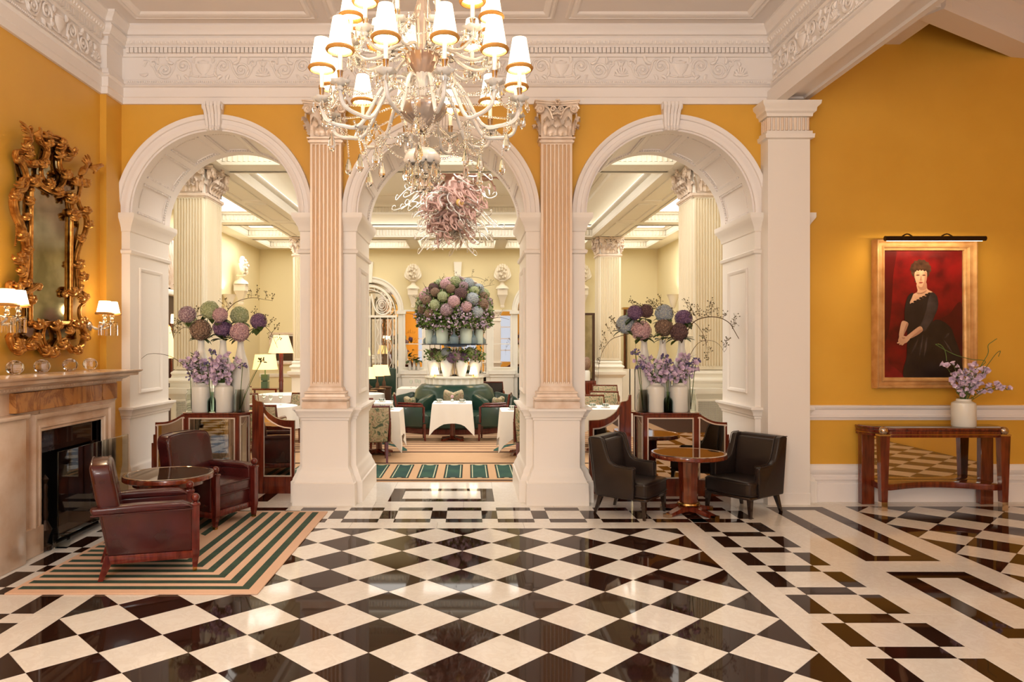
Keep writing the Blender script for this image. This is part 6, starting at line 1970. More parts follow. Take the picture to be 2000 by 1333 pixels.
# round green banquette
BX, BY = AX, 15.55
bq = thing('round_banquette', 'round green leather banquette with a fluted drum under the tall flower display', 'banquette', (BX, BY, CZ))
lobes = lambda a, z: 1 + (.05 * abs(math.sin(4 * a)) if z > .44 else 0)
obj('plinth', MB().lathe([(1.36, 0), (1.36, .10), (1.2, .10)], n=64), WOODR, bq)
obj('seat', MB().lathe([(1.36, .10), (1.42, .14), (1.42, .36), (1.36, .43), (1.2, .45), (.7, .44)], n=64), GREENL, bq)
obj('backrest', MB().lathe([(.86, .42), (.88, .6), (.80, .82), (.70, .92), (.60, .94), (.58, .9)], n=64, fn=lobes), GREENL, bq)
for k in range(6):
    a = -PI / 2 + PI / 6 + k * PI / 3
    p = smooth([(1.34, .40), (1.36, .56), (1.28, .66), (1.05, .72), (.85, .74), (.8, .42)], 4)
    w_ = MB().rprism(p, -.07, .07, 'y', .03, 3, 0, Matrix.Rotation(a, 4, 'Z'))
    obj('divider', w_, GREENL, bq, angle=60)
dr_ = MB().lathe([(.60, .90), (.60, 1.06), (.64, 1.07), (.64, 1.10), (0, 1.10)], n=144, fn=lambda a, z: 1 + (.03 * math.cos(24 * a) if z < 1.065 else 0))
obj('drum', dr_, CREAMF, bq)
for k, (a, r_) in enumerate(((-PI / 2, .98), (-PI / 2 - 1.1, 1.0), (-PI / 2 + 1.1, 1.0))):
    c = MB().rprism([(-.2, 0), (.2, 0), (.235, .19), (.2, .24), (0, .20), (-.2, .24), (-.235, .19)], -.05, .05, 'y', .03, 3)
    if k == 0: c.v = [(x * .88, y * 1.1, z * 1.85) for x, y, z in c.v]
    t = obj('cushion', c, TAP, None, (BX + r_ * math.cos(a), BY + r_ * math.sin(a), CZ + .452), (.32 if k == 0 else .2, 0, a + PI / 2), angle=60)
    tag(t, ('tapestry scatter cushion at the centre of the green banquette', 'tapestry scatter cushion at the left side of the green banquette', 'tapestry scatter cushion at the right side of the green banquette')[k], 'cushion', 'tapestry cushions on the banquette')
# flower display on the drum
DZ = CZ + 1.10
fd = thing('display_stand', 'tiered stand with a dark glass shelf carrying the tall flower display', 'stand', (BX, BY, DZ))
obj('pole', MB().lathe([(.12, 0), (.06, .03), (.05, .66), (.20, .68)], n=20), CHROME, fd)
obj('shelf', MB().lathe([(0, .665), (.70, .665), (.71, .675), (.70, .685), (0, .685)], n=48), M('dark_glass', (40, 52, 66), .08, .2), fd)
obj('under_shelf', MB().lathe([(0, .62), (.22, .62), (.24, .665), (0, .665)], n=32), BLUEW, fd)
SHZ = DZ + .687
r5 = random.Random(21)
for k, (x, w_, h, kind) in enumerate(((-.52, .085, .30, 0), (-.25, .13, .32, 0), (.25, .13, .32, 0), (.52, .085, .30, 0), (-.40, .085, .30, 1), (0, .10, .32, 1), (.40, .085, .30, 1), (-.60, .07, .22, 1), (.60, .07, .22, 1))):
    y = -(.70 - .03 - w_) * math.cos(x / .70 * 1.25) if abs(x) < .55 else -.12
    y = max(y, -.62 + w_ * .5) * (.8 if kind == 0 else .86)
    if kind == 0: pr = [(0, 0), (w_ * .95, 0), (w_, .01), (w_, h * .9), (w_ * .85, h), (w_ * .7, h)]
    else: pr = [(0, 0), (w_ * .9, 0), (w_, .02), (w_ * .95, h * .42), (w_ * .5, h * .55), (w_ * .2, h * .65), (w_ * .18, h), (w_ * .26, h)]
    pos = ('far left', 'inner left', 'inner right', 'far right', 'left', 'centre', 'right', 'leftmost', 'rightmost')[k]
    t = thing('display_vase', ('milky ribbed cylinder vase, %s on the shelf of the flower display' if kind == 0 else 'blue grey glass carafe, %s on the shelf of the flower display') % pos, 'vase', (BX + x, BY + y, SHZ), 0, 'vases on the display shelf')
    obj('body', MB().lathe(pr, n=24, fn=(lambda a, z: 1 + .015 * math.cos(12 * a)) if kind == 0 else None), M('ribbed_vase', (196, 206, 190), .25) if k == 0 else (bpy.data.materials['ribbed_vase'] if kind == 0 else BLUEG), t) if k else obj('body', MB().lathe(pr, n=24, fn=lambda a, z: 1 + .015 * math.cos(12 * a)), M('ribbed_vase', (196, 206, 190), .25), t)
    if k == 0: BLUEG = M('blue_grey_glass', (140, 158, 162), .1, 0, .5, trans=.4)
for k, x in enumerate((-.52, -.19, .19, .52)):
    t = thing('ginger_jar', 'white porcelain jar, %s on the drum below the flower shelf' % ('far left', 'centre left', 'centre right', 'far right')[k], 'vase', (BX + x * .85, BY - .38 + abs(x) * .3, DZ + .002), 0, 'porcelain jars below the flower shelf')
    obj('body', MB().lathe([(0, 0), (.07, 0), (.085, .05), (.125, .22), (.13, .28), (.11, .33), (.08, .36), (.08, .38)], n=24), CHINA, t)
for s, nm in ((-1, 'left'), (1, 'right')):
    t = thing('table_lamp', 'small glowing lamp at the %s of the banquette drum' % nm, 'lamp', (BX + s * .40, BY - .46, DZ + .001), 0, 'small lamps on the banquette drum')
    obj('base', MB().lathe([(.05, 0), (.015, .02), (.012, .08)], n=14), BRASS, t)
    obj('lamp_shade', MB().lathe([(.09, .05), (.055, .20), (.05, .20), (.085, .05)], n=20, cap=False), SHADE, t)
big = thing('hydrangea_display', 'giant mound of hydrangeas and foliage on the glass shelf above the banquette', 'flowers', (0, 0, 0))
small_ = thing('flower_cluster', 'lower cluster of hydrangeas and greenery under the glass shelf', 'flowers', (0, 0, 0))
BC = Vector((BX, BY, 2.50))
BELLMB = MB().lathe([(.002, -.022), (.011, -.014), (.014, .004), (.025, .016)], n=7, cap=False)
cols = ['mauve', 'pink', 'green', 'rust', 'green', 'blue', 'plum', 'pink', 'rust', 'green', 'mauve', 'plum', 'blue', 'rust']
k = 0
for i in range(56):
    z = 1 - 1.22 * (i + .5) / 56
    a = i * 2.39996
    rr = math.sqrt(max(0, 1 - z * z))
    p = BC + Vector((rr * math.cos(a) * .74, rr * math.sin(a) * .70, z * .60 + .04))
    if p.y > BY + .35: continue
    head(big, tuple(p), r5.uniform(.10, .14), cols[k % len(cols)], k); k += 1
lv = MB(); bl = MB()
for i in range(2600):
    z = r5.uniform(-1, 1); a = r5.uniform(0, 2 * PI)
    rr = math.sqrt(1 - z * z)
    f = r5.uniform(.8, 1.1)
    p = BC + Vector((rr * math.cos(a) * .78 * f, rr * math.sin(a) * .72 * f, z * (.62 if z > 0 else .56) * f))
    d = Vector((r5.uniform(-1, 1), r5.uniform(-1, 1), r5.uniform(-.6, .8))).normalized() * r5.uniform(.05, .10)
    s_ = d.orthogonal().normalized() * .02
    if z < -.1 and i % 3 == 0: bl.ball(tuple(p + (p - BC) * .05), (.018, .018, .02), 5, 4)
    else: lv.add([tuple(p), tuple(p + d * .5 + s_), tuple(p + d), tuple(p + d * .5 - s_)], [(0, 1, 2, 3)], i % 2)
for i in range(1500):
    a = r5.uniform(-PI, 0); z = r5.uniform(-.36, .14)
    f = r5.uniform(.80, 1.0)
    p = BC + Vector((.80 * math.cos(a) * f, .72 * math.sin(a) * f, z))
    d = Vector((r5.uniform(-1, 1), r5.uniform(-1, .2), r5.uniform(-.8, .6))).normalized() * r5.uniform(.06, .11)
    s_ = d.orthogonal().normalized() * .022
    if i % 6 == 0: bl.merge(BELLMB, T(p.x, p.y, p.z, r5.uniform(0, 6), PI / 2 + r5.uniform(-.8, .8), 0, 1.5))
    else: lv.add([tuple(p), tuple(p + d * .5 + s_), tuple(p + d), tuple(p + d * .5 - s_)], [(0, 1, 2, 3)], i % 2)
stuff(obj('foliage', lv, [LEAF, LEAF2], big, angle=0)); stuff(obj('blossom_sprays', bl, LILAC, big))
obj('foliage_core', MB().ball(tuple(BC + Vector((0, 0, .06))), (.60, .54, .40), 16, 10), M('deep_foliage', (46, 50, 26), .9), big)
for i, (pts, sp) in enumerate((([(850, 600), (835, 570), (826, 552)], []), ([(918, 575), (940, 562), (966, 556)], [(940, 562, 950, 545, 10), (955, 558, 962, 548, 8)]), ([(880, 560), (895, 545), (930, 542), (950, 550)], [(900, 545, 890, 532, 12), (920, 542, 925, 530, 10)]),
                               ([(830, 625), (808, 615), (792, 612)], [(815, 618, 808, 600, 10)]), ([(955, 625), (975, 620), (995, 625)], [(970, 622, 980, 608, 8)]), ([(870, 560), (862, 548), (858, 540)], [(862, 548, 868, 538, 10)]), ([(825, 600), (815, 585), (822, 575)], [(815, 585, 808, 580, 10)]))):
    branch(big, pts, BY - .3, .008, sp, 30 + i)
for i, (x, z, c) in enumerate(((-.42, 1.60, 'plum'), (-.18, 1.62, 'blue'), (.05, 1.56, 'mauve'), (.33, 1.62, 'green'), (-.30, 1.55, 'green'), (.2, 1.52, 'purple'), (.45, 1.56, 'mauve'), (-.05, 1.50, 'purple'))):
    head(small_, (BX + x, BY - .42 + abs(x) * .25, z), .11, c, i)
lv = MB()
for i in range(320):
    p = Vector((BX + r5.uniform(-.62, .62), BY - .35 + r5.uniform(-.2, .15), r5.uniform(1.45, 1.68)))
    d = Vector((r5.uniform(-1, 1), r5.uniform(-1, .3), r5.uniform(-.8, .6))).normalized() * r5.uniform(.06, .11)
    s_ = d.orthogonal().normalized() * .022
    lv.add([tuple(p), tuple(p + d * .5 + s_), tuple(p + d), tuple(p + d * .5 - s_)], [(0, 1, 2, 3)], i % 2)
stuff(obj('foliage', lv, [LEAF, LEAF2], small_, angle=0))

# front tables and tapestry chairs
cloth_table('clothed table just inside the centre arch, on its left side', (-1.46, 11.72, CZ), .36, .72, .56)
arm_chair('tapestry armchair with its back to us at the left edge of the centre arch', (-1.50, 11.02, CZ), PI / 2 + .15, TAP, 'tapestry dining chairs')
cloth_table('clothed table just inside the centre arch, on its right side', (.86, 11.70, CZ), .36, .72, .56)
arm_chair('tapestry armchair with its back to us at the right edge of the centre arch', (.97, 10.98, CZ), PI / 2 - .1, TAP, 'tapestry dining chairs')
cloth_table('second clothed table on the left, behind the nearest one in the centre arch', (-1.75, 13.3, CZ), .36, .72, .45)
arm_chair('dark green armchair between the two left tables in the centre arch', (-1.9, 12.58, CZ), PI / 2, GREENL, 'green leather dining chairs', WOOD)
arm_chair('tapestry armchair turned sideways before the white iron gate', (-2.0, 14.35, CZ), .5, TAP, 'tapestry dining chairs')
cloth_table('small clothed table beside the iron gate at the far left of the centre arch', (-2.25, 15.6, CZ), .42, .72, .40, 0, True)
cloth_table('clothed table on the right in front of the far fireplace recess', (1.33, 13.9, CZ), .36, .72, .45)
arm_chair('reddish brown panelled chair on the right of the banquette', (1.55, 15.7, CZ), -PI / 2, WOODR, 'dark dining chairs')
arm_chair('small dark chair behind the right arm of the banquette', (.55, 17.6, CZ), -PI / 2, BLACKL, 'dark dining chairs', WOOD)
cloth_table('laid table with glasses behind the banquette on the left', (-1.25, 17.5, CZ), .45, .74, .4)
# left aisle
cloth_table('laid round table behind the sweeping wing of the left screen', (-3.42, 12.2, CZ), .52, .74, .38, 0, True)
cloth_table('clothed table farther back in the left aisle, by the floor lamp', (-3.9, 15.2, CZ), .5, .74, .4, 0, True)
for i, (x, y, a, lb) in enumerate(((-3.15, 11.15, PI / 2, 'tapestry armchair nearest the left screen, back towards the hall'), (-3.95, 13.1, -.9, 'tapestry armchair left of the laid round table in the left aisle'), (-3.2, 13.3, -1.9, 'tapestry armchair behind the laid round table in the left aisle'),
                                   (-2.60, 12.72, 3.0, 'tapestry armchair right of the laid round table in the left aisle'), (-4.6, 15.6, -.4, 'tapestry armchair farther back in the left aisle by the table lamp'), (-3.4, 15.9, -2.2, 'tapestry armchair by the tall floor lamp in the left aisle'))):
    arm_chair(lb, (x, y, CZ), a, TAP, 'tapestry dining chairs', WOOD)
# right aisle
cloth_table('laid table behind the sweeping wing of the right screen', (2.15, 11.9, CZ), .42, .74, .4)
for i, (x, y, a, lb) in enumerate(((2.15, 12.75, -PI / 2, 'tapestry armchair facing us behind the laid table in the right arch'), (2.55, 13.8, -PI / 2 - .2, 'dark framed tapestry armchair farther back in the right arch'), (2.35, 15.2, -1.2, 'tapestry armchair deep in the right arch beside the cream pilaster'),
                                   (3.02, 16.1, -1.7, 'rearmost tapestry armchair of the right arch'), (1.52, 12.78, -PI / 2, 'tapestry armchair at the edge of the right arch by the fluted pilaster'))):
    arm_chair(lb, (x, y, CZ), a, TAP, 'tapestry dining chairs', WOOD)
# cups, glasses, small vases on the tables
CUP = mesh('cup', MB().lathe([(0, 0), (.025, 0), (.04, .02), (.046, .06), (.043, .06), (.036, .02), (0, .008)], n=16, fn=None).tube(smooth([(.043, 0, .05), (.068, 0, .045), (.066, 0, .022), (.04, 0, .02)], 3), .005, 5).lathe([(0, -.006), (.07, -.004), (.078, .002), (.07, 0), (0, -.002)], n=20), CHINA)
STRIPE = M('cup_green_stripe', (60, 96, 78), .3)
def cup(label, x, y, z, rz=0):
    t = link('tea_cup', CUP, None, (x, y, z + .0075), (0, 0, rz)); tag(t, label, 'cup', 'striped tea cups on the tables')
    st = MB()
    for i in range(10):
        a = i * 2 * PI / 10
        st.prism([(-.006, .02), (.006, .02), (.007, .055), (-.007, .055)], .0405, .047, 'x', 0, Matrix.Rotation(a, 4, 'Z'))
    obj('stripes', st, STRIPE, t, angle=0)
for (lb, x, y, z) in (('striped cup on the near left table in the centre arch', -1.28, 11.62, .72), ('second striped cup on the near left table', -1.42, 11.85, .72), ('striped cup on the near right table in the centre arch', .68, 11.58, .72),
                      ('left striped cup on the table before the banquette', AX - .24, 13.3, .70), ('right striped cup on the table before the banquette', AX + .18, 13.25, .70), ('striped cup on the second left table', -1.6, 13.2, .72), ('striped cup on the far right table', 1.25, 13.8, .72),
                      ('striped cup on the laid table in the right arch', 2.0, 11.8, .74), ('second striped cup on the laid table in the right arch', 2.2, 11.75, .74)):
    cup(lb, x, y, CZ + z, .4)
GL = mesh('wine_glass', MB().lathe([(.03, 0), (.004, .006), (.004, .08), (.03, .11), (.034, .15), (.028, .19), (.026, .19), (.031, .15), (.027, .112), (0, .09)], n=14), CLEAR, True)
for i, (x, y, z) in enumerate(((-3.55, 12.0, .74), (-3.3, 12.05, .74), (-3.5, 12.35, .74), (-3.2, 12.3, .74), (-3.7, 12.3, .74), (-1.4, 17.4, .74), (-1.2, 17.35, .74), (-1.05, 17.5, .74), (-1.3, 17.7, .74))):
    t = link('wine_glass', GL, None, (x, y, CZ + z + .001))
    tag(t, 'small stemmed glass on the laid round table in the left aisle' if i < 5 else 'small stemmed glass on the laid table behind the banquette', 'glass', 'glasses on the round table' if i < 5 else 'glasses behind the banquette')
t = thing('bud_vase', 'tiny flower vase at the centre of the table before the banquette', 'vase', (AX, 13.42, CZ + .701))
obj('body', MB().lathe([(0, 0), (.025, 0), (.03, .03), (.012, .06), (.018, .08)], n=14), CLEAR, t, fix=True)
obj('posy', MB().ball((0, 0, .10), .03, 8, 6), HYD['pink'], t)

# lamps of the dining room
def lamp(name, label, loc, r0, r1, zb, h, base, baseM, power=6, group=None, sh=None):
    t = thing(name, label, 'lamp', loc, 0, group)
    obj('base', base, baseM, t)
    obj('lamp_shade', MB().lathe([(r0, zb), (r1, zb + h), (r1 - .004, zb + h), (r0 - .004, zb)], n=28, cap=False), sh or SHADE2, t)
    if power: light('lamp_bulb', 'POINT', (loc[0], loc[1], loc[2] + zb + h * .4), power, (1, .75, .45), .06)
    return t
YL = 15.8
x = gx(549, YL)
fb2 = MB().lathe([(.17, 0), (.17, .02), (.03, .04), (.045, .06), (.045, .95), (.05, .96), (.05, 1.02), (.045, 1.03), (.045, gz(690, YL) + .0), (.012, gz(690, YL) + .01), (.012, gz(690, YL) + .2)], n=16)
lamp('floor_lamp', 'floor lamp with a round wooden pole and pale shade in the left aisle', (x, YL, CZ), .27, .155, gz(690, YL) - CZ, gz(655, YL) - gz(690, YL), fb2, WOODR, 10)
YL = 17.6
x = gx(518, YL)
t = thing('side_table', 'dark side table carrying the green based lamp in the left aisle', 'table', (x, YL, CZ))
obj('top', MB().box(-.35, -.25, .68, .35, .25, .72), WOOD, t)
for sx in (-.32, .32):
    for sy in (-.22, .22): obj('leg', MB().box(sx - .02, sy - .02, 0, sx + .02, sy + .02, .68), WOOD, t)
bz = MB().box(-.08, -.08, 0, .08, .08, .16).box(-.05, -.05, .16, .05, .05, .18).box(-.08, -.08, .18, .08, .08, .33).box(-.012, -.012, .33, .012, .012, .55)
lamp('table_lamp', 'table lamp with a square green glass base and wide shade in the left aisle', (x, YL, CZ + .721), .30, .24, gz(722, YL) - CZ - .721, .36, bz, M('green_glass_blocks', (84, 108, 84), .15), 10)
YL = 12.3
x = gx(318, YL)
lamp('big_table_lamp', 'large cream shaded lamp in the shadowed corner left of the left pier', (x, YL, CZ), .24, .12, gz(700, YL) - CZ, gz(638, YL) - gz(700, YL), MB().lathe([(.12, 0), (.12, .7), (.16, .71), (.16, .74), (.05, .78), (.07, .95), (.03, 1.1), (.01, 1.6)], n=18), DWOOD, 8)
x = gx(1428, 12.0)
lamp('big_table_lamp', 'cream shaded lamp half hidden at the right edge of the right arch', (x, 12.0, CZ), .24, .07, gz(700, 12.0) - CZ, gz(638, 12.0) - gz(700, 12.0), MB().lathe([(.12, 0), (.12, .7), (.16, .71), (.16, .74), (.05, .78), (.07, .95), (.03, 1.1), (.01, 1.6)], n=18), DWOOD, 8)
for i, (px_, py_, Y, lb) in enumerate(((720, 735, 16.4, 'pleated table lamp at the far left of the centre arch'), (737, 730, 17.2, 'left one of the paired table lamps behind the iron gate'), (750, 729, 18.0, 'right one of the paired table lamps behind the iron gate'), (712, 690, 18.2, 'tall cream lamp beside the left pier of the centre arch'))):
    z0 = gz(py_, Y)
    lamp('table_lamp', lb, (gx(px_, Y), Y, CZ), .16, .10, z0 - CZ - .06, .26, MB().lathe([(.18, 0), (.18, .68), (.2, .70), (.2, .73), (.05, .75), (.04, .85), (.012, .9), (.012, z0 + .1)], n=16), DWOOD, 3, 'lamps at the far left', SHADE2)
# white painted iron gate in front of the left-hand mirrored arch
gt = thing('iron_gate', 'white scrolled iron gate with an arched top at the far left of the centre arch', 'gate', (0, 0, 0))
YG = FYF - .35
gxc = AX - 2.42
for s in (-1, 1):
    for q in (.20, .34, .54, .68):
        obj('bar', MB().tube([(gxc + s * q, YG, .35), (gxc + s * q, YG, 2.55)], .014, 6), IRON, gt)
    obj('post', MB().tube([(gxc + s * .76, YG, .0), (gxc + s * .76, YG, 2.60)], .028, 8), IRON, gt)
    obj('bar', MB().tube([(gxc + s * .06, YG, .35), (gxc + s * .06, YG, 3.1)], .022, 6), IRON, gt)
    for (a, b) in ((.20, .34), (.54, .68)):
        obj('loop', MB().tube([(gxc + s * ((a + b) / 2 + (b - a) / 2 * math.cos(t_)), YG, .42 - .09 * math.sin(t_)) for t_ in [PI * i / 12 for i in range(13)]], .012, 6), IRON, gt)
        sp_ = [(gxc + s * ((a + b) / 2 + .035 * math.sin(i * .8)), YG, .45 + i * .05) for i in range(42)]
        obj('wavy_bar', MB().tube(sp_, .008, 5), IRON, gt)
    lp_ = smooth([(gxc + s * .10, YG, 3.15), (gxc + s * .14, YG, 2.9), (gxc + s * .25, YG, 2.66), (gxc + s * .45, YG, 2.60), (gxc + s * .60, YG, 2.72), (gxc + s * .62, YG, 2.9), (gxc + s * .50, YG, 3.15), (gxc + s * .25, YG, 3.32), (gxc, YG, 3.36)], 4)
    obj('scroll', MB().tube(lp_, .024, 7), IRON, gt)
    for rr, cz_ in ((.16, 2.85), (.11, 2.85), (.06, 2.86)):
        obj('scroll', MB().tube([(gxc + s * (.38 + rr * math.cos(t_)), YG, cz_ + rr * 1.2 * math.sin(t_)) for t_ in [2 * PI * i / 20 for i in range(20)]], .010, 5, True), IRON, gt)
for z in (.35, 2.55): obj('rail', MB().box(gxc - .78, YG - .02, z - .03, gxc + .78, YG + .02, z + .03), IRON, gt)
for R in (.62, .74):
    obj('arch_bar', MB().tube([(gxc + R * math.cos(t_), YG, 2.62 + R * 1.06 * math.sin(t_)) for t_ in [PI * i / 28 for i in range(29)]], .014, 6), IRON, gt)
for i in range(9):
    a = PI * (i + .5) / 9
    obj('arch_loop', MB().tube([(gxc + .68 * math.cos(a) + .055 * math.cos(t_), YG, 2.62 + .72 * math.sin(a) + .06 * math.sin(t_)) for t_ in [2 * PI * q / 14 for q in range(14)]], .008, 5, True), IRON, gt)
# glazing bars over the other two arch mirrors
for s, nm in ((0, 'centre'), (1, 'right')):
    t = thing('trellis', 'slender white iron trellis over the %s far arch mirror' % nm, 'trellis', (AX + 2.42 * s, YG + .2, 0))
    for q in (-.66, -.5, -.34, -.18, 0, .18, .34, .5, .66):
        obj('bar', MB().tube([(q, 0, .0), (q, 0, 2.72 + math.sqrt(max(0, .72 ** 2 - q * q)))], .010, 5), IRON, t)
    for R in (.45, .72): obj('arch_bar', MB().tube([(R * math.cos(t_), 0, 2.72 + R * math.sin(t_)) for t_ in [PI * i / 24 for i in range(25)]], .013, 6), IRON, t)
    obj('rail', MB().box(-.74, -.015, 2.68, .74, .015, 2.73), IRON, t)
# urns on tapered brackets
def urn_bracket(label, x, y, z, rz=0, s=1.0):
    t = thing('wall_urn', label, 'wall ornament', (x, y, z), rz, 'plaster urns on wall brackets')
    def k(pr): return [(r * s, q * s) for r, q in pr]
    obj('bracket', MB().lathe(k([(.0, 0), (.075, 0), (.08, .05), (.06, .06), (.10, .18), (.16, .30), (.19, .34), (.19, .46), (.20, .47), (.20, .49), (0, .5)]), n=4, a0=PI / 4, a1=PI / 4 + 2 * PI), STONE, t, angle=20)
    obj('urn', MB().lathe(k([(.18, .50), (.16, .56), (.07, .62), (.05, .68), (.10, .70), (.12, .72), (.10, .74)]), n=20), STONE, t)
    sh_ = MB()
    for i in range(9):
        a = -1.25 + 2.5 * i / 8
        pts = [(math.sin(a) * .05 * s, -.03 * s, .74 * s), (math.sin(a) * .16 * s, -.09 * s, (.74 + .14 * math.cos(a)) * s), (math.sin(a) * .21 * s, -.06 * s, (.76 + .30 * math.cos(a)) * s), (math.sin(a) * .19 * s, -.02 * s, (.76 + .42 * math.cos(a * .8)) * s)]
        sh_.tube(smooth(pts, 3), [.02 * s, .028 * s, .032 * s, .036 * s, .04 * s, .042 * s, .042 * s, .04 * s, .036 * s, .03 * s][:len(smooth(pts, 3))], 6)
    for i in range(24):
        a = i * 2.4; z_ = .78 + .38 * (i / 24)
        r_ = .15 * math.sin(PI * (.2 + .75 * i / 24))
        sh_.ball((math.cos(a) * r_ * s, -abs(math.sin(a)) * r_ * s - .02, z_ * s), .035 * s, 6, 5)
    obj('carved_fruit', sh_, STONE, t)
    return t
zb_ = gz(602, FYF)
urn_bracket('plaster urn on a bracket left of the centre far arch', AX - 1.21, FYF - .21, zb_)
urn_bracket('plaster urn on a bracket right of the centre far arch', AX + 1.21, FYF - .21, zb_)
urn_bracket('plaster urn on a bracket by the cream pilaster in the right arch', gx(1147, 18.9), FYF - .21, zb_)
YU = 17.6
urn_bracket('plaster urn above the cone shaped wall light on the left aisle wall', FX0 + .21, YU, gz(596, YU), PI / 2)
t = thing('cone_sconce', 'cone shaped uplighter on the left aisle wall', 'wall light', (FX0 + .16, 16.9, gz(604, 16.9)))
obj('cone', MB().lathe([(.02, 0), (.06, .05), (.10, .2), (.15, .33), (.16, .34), (.14, .33)], n=24), STONE, t)
light('cone_light', 'SPOT', (FX0 + .2, 16.9, gz(604, 16.9) + .37), 22, (1, .85, .6), .08, (PI, 0, 0)).data.spot_size = 2.2
t = thing('cone_sconce', 'cone shaped uplighter on the right aisle wall', 'wall light', (FX1 - .18, 17.7, gz(603, 17.7)))
obj('cone', MB().lathe([(.02, 0), (.06, .05), (.10, .2), (.15, .33), (.16, .34), (.14, .33)], n=24), STONE, t)
light('cone_light', 'SPOT', (FX1 - .2, 17.7, gz(603, 17.7) + .37), 22, (1, .85, .6), .08, (PI, 0, 0)).data.spot_size = 2.2
# pictures, dark cabinet, mirrored columns, bar corner
t = thing('framed_picture', 'framed print on the far wall behind the floor lamp', 'picture', (gx(557, FYF), FYF - .03, 0))
obj('frame', MB().sweep([(-.42, gz(712, FYF)), (.42, gz(712, FYF)), (.42, gz(650, FYF)), (-.42, gz(650, FYF))], [(0, 0), (0, .03), (.05, .03), (.05, 0)], U=(1, 0, 0), V=(0, 0, 1), N=(0, -1, 0), closed=True), SILGILT, t)
obj('mount', MB().box(-.40, .0, gz(712, FYF), .40, .02, gz(650, FYF)), CLOTH, t)
obj('print', MB().box(-.24, -.006, gz(705, FYF), .24, .0, gz(657, FYF)), DWOOD, t)
t = thing('dark_screen', 'dark framed upright panel beside the cream pilaster in the right arch', 'screen', (gx(1147, 17.0), 17.0, CZ))
obj('panel', MB().box(-.30, 0, .95, .15, .03, gz(615, 17.0)), AGED, t)
obj('frame', MB().sweep([(-.32, .93), (.17, .93), (.17, gz(613, 17.0)), (-.32, gz(613, 17.0))], [(0, 0), (0, .05), (.05, .05), (.05, 0)], U=(1, 0, 0), V=(0, 0, 1), N=(0, -1, 0), closed=True), DWOOD, t)
obj('cabinet', MB().box(-.34, -.1, 0, .19, .2, .93), WOOD, t)
t = thing('flower_jar', 'white jar of flowers on the dark cabinet in the right arch', 'vase', (gx(1146, 16.96), 16.96, CZ + .931))
obj('body', MB().lathe([(0, 0), (.08, 0), (.08, .2), (.06, .24), (.05, .24)], n=18), MILK, t)
obj('flowers', MB().ball((0, 0, .40), (.10, .1, .16), 8, 6), HYD['rust'], t)
for k, x in enumerate((1222, 1235, 1245)):
    Y = 18.8
    t = thing('mirrored_column', 'narrow mirrored glass column, %s of three beside the cream pilaster' % ('left', 'middle', 'right')[k], 'column', (gx(x, Y), Y, CZ), 0, 'mirrored columns in the right arch')
    obj('base', MB().box(-.10, -.1, 0, .10, .1, gz(722, Y)), CREAMF, t)
    obj('shaft', MB().box(-.07, -.07, gz(722, Y), .07, .07, gz(606, Y)), MIRROR, t)
    obj('cap', MB().box(-.09, -.09, gz(606, Y), .09, .09, gz(602, Y)), BRASS, t)
# brown marble columns at the outer right, dark panelling at the outer left
t = struct('trim_12', MB().lathe([(.26, 0), (.26, .5), (.2, .55), (.2, 3.6), (.26, 3.7)], c=(gx(1432, 13.6), 13.6, 0), n=28), M('brown_marble', (112, 66, 44), .15, var=(4, (150, 100, 70), 6)))
pn = MB().box(FX0, 11.4, 0, FX0 + .10, 14.8, 2.70)
pnl = struct('trim_13', pn, DWOOD)
for k in range(3):
    for z0, z1 in ((.3, 1.0), (1.15, 2.2)):
        y0 = 11.6 + k * 1.05
        obj('panel_frame', MB().sweep([(y0, z0), (y0 + .65, z0), (y0 + .65, z1), (y0, z1)], [(0, 0), (0, .02), (.03, .03), (.05, 0)], O=(FX0 + .1, 0, 0), U=(0, 1, 0), V=(0, 0, 1), N=(1, 0, 0), closed=True), WOOD, pnl)
t = thing('panel_light', 'small white shaded wall light on the dark panelling at the far left', 'wall light', (FX0 + .2, 13.55, gz(632, 13.55)))
obj('arm', MB().tube(smooth([(-.09, 0, 0), (0, 0, -.12), (.06, 0, -.06), (.06, 0, 0)], 4), .012, 6), BRASS, t)
obj('lamp_shade', MB().lathe([(.085, 0), (.075, .17), (.07, .17), (.08, 0)], c=(.06, 0, 0), n=20, cap=False), SHADE, t)
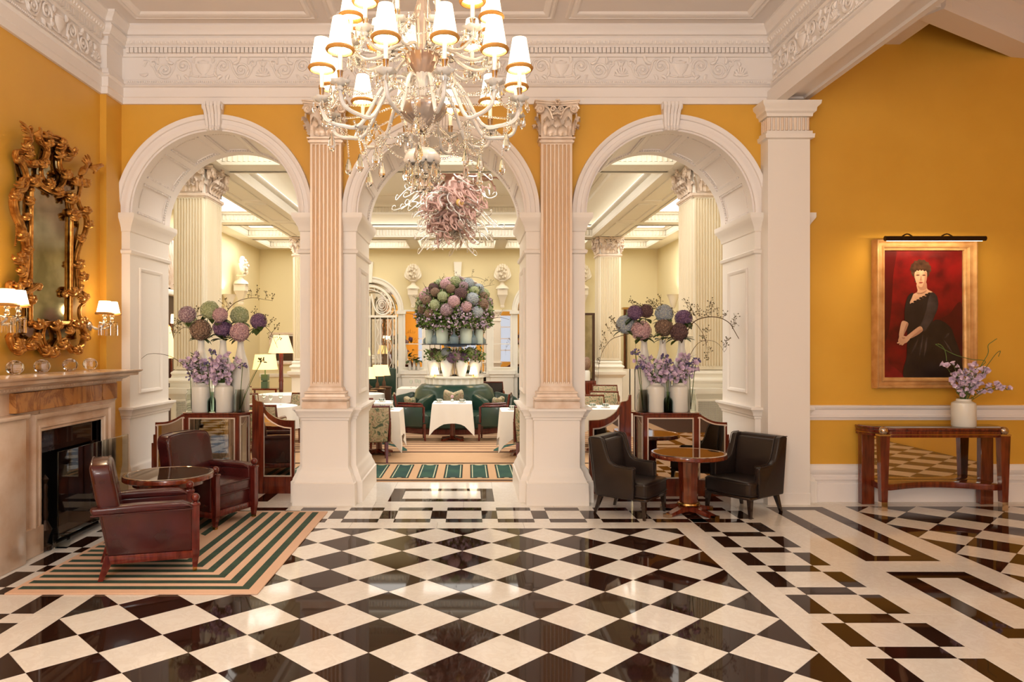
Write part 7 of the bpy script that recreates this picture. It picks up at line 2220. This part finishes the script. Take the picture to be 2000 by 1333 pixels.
# silvered relief on the left wall
t = thing('wall_relief', 'large silvered sunburst relief on the wall left of the left pier', 'wall ornament', (FX0 + .10, 13.55, 2.80))
rel = MB()
W_, H_ = 1.3, 1.12
for R in (1.0, .9, .62): rel.tube([(.03, R * W_ * .62 * math.cos(a), R * H_ * math.sin(a)) for a in [PI * i / 24 for i in range(25)]], .035, 6)
obj('arch_band', rel, SILGILT, t)
rel = MB()
for i in range(13):
    a = PI * (i + .5) / 13
    p = [(.03, .08 * math.cos(a), .05), (.09, .35 * W_ * .62 * math.cos(a), .4 * H_ * math.sin(a)), (.05, .84 * W_ * .62 * math.cos(a + .06), .86 * H_ * math.sin(a))]
    rel.tube(smooth(p, 3), [.02, .04, .05, .055, .05, .045, .03], 6)
for s in (-1, 1): rel.tube(smooth([(.08, s * .1, .1), (.12, s * .3, .3), (.10, s * .36, .5), (.06, s * .25, .55), (.06, s * .22, .45)], 4), .03, 6)
obj('rays', rel, SILGILT, t)
obj('ledge', MB().rbox(-.08, -.72, -.10, .14, .72, 0, .02, 2), CREAMF, t)
obj('back_plate', MB().prism([(W_ * .62 * math.cos(a), H_ * math.sin(a)) for a in [PI * i / 24 for i in range(25)]], -.02, .0, 'x'), DWOOD, t)
# banquette seating under the far mirrors
for s, nm in ((-1, 'left'), (1, 'right')):
    t = thing('wall_banquette', 'dark green wall seat under the %s far arch' % nm, 'bench', (AX + s * 2.42, FYF - .75, CZ))
    obj('seat', MB().rbox(-.78, -.3, .1, .78, .3, .45, .03, 2), GREENL, t)
    obj('backrest', MB().rbox(-.78, .12, .45, .78, .3, 1.15, .04, 3), GREENL, t)
t = thing('flower_jar', 'dark leaved flowers in white vases before the left far mirror', 'flowers', (AX - 1.21, FYF - .06, 1.093))
for q in (-.1, .02, .13): obj('vase', MB().lathe([(0, 0), (.035, 0), (.045, .1), (.03, .25), (.034, .26)], c=(q, -.02, 0), n=14), MILK, t)
for i in range(16): link('leaf', LEAFM, t, (rnd.uniform(-.15, .15), -.03, rnd.uniform(.25, .42)), aim(rnd.uniform(-1, 1), rnd.uniform(-1, -.2), rnd.uniform(-.3, .8)), 1.3)
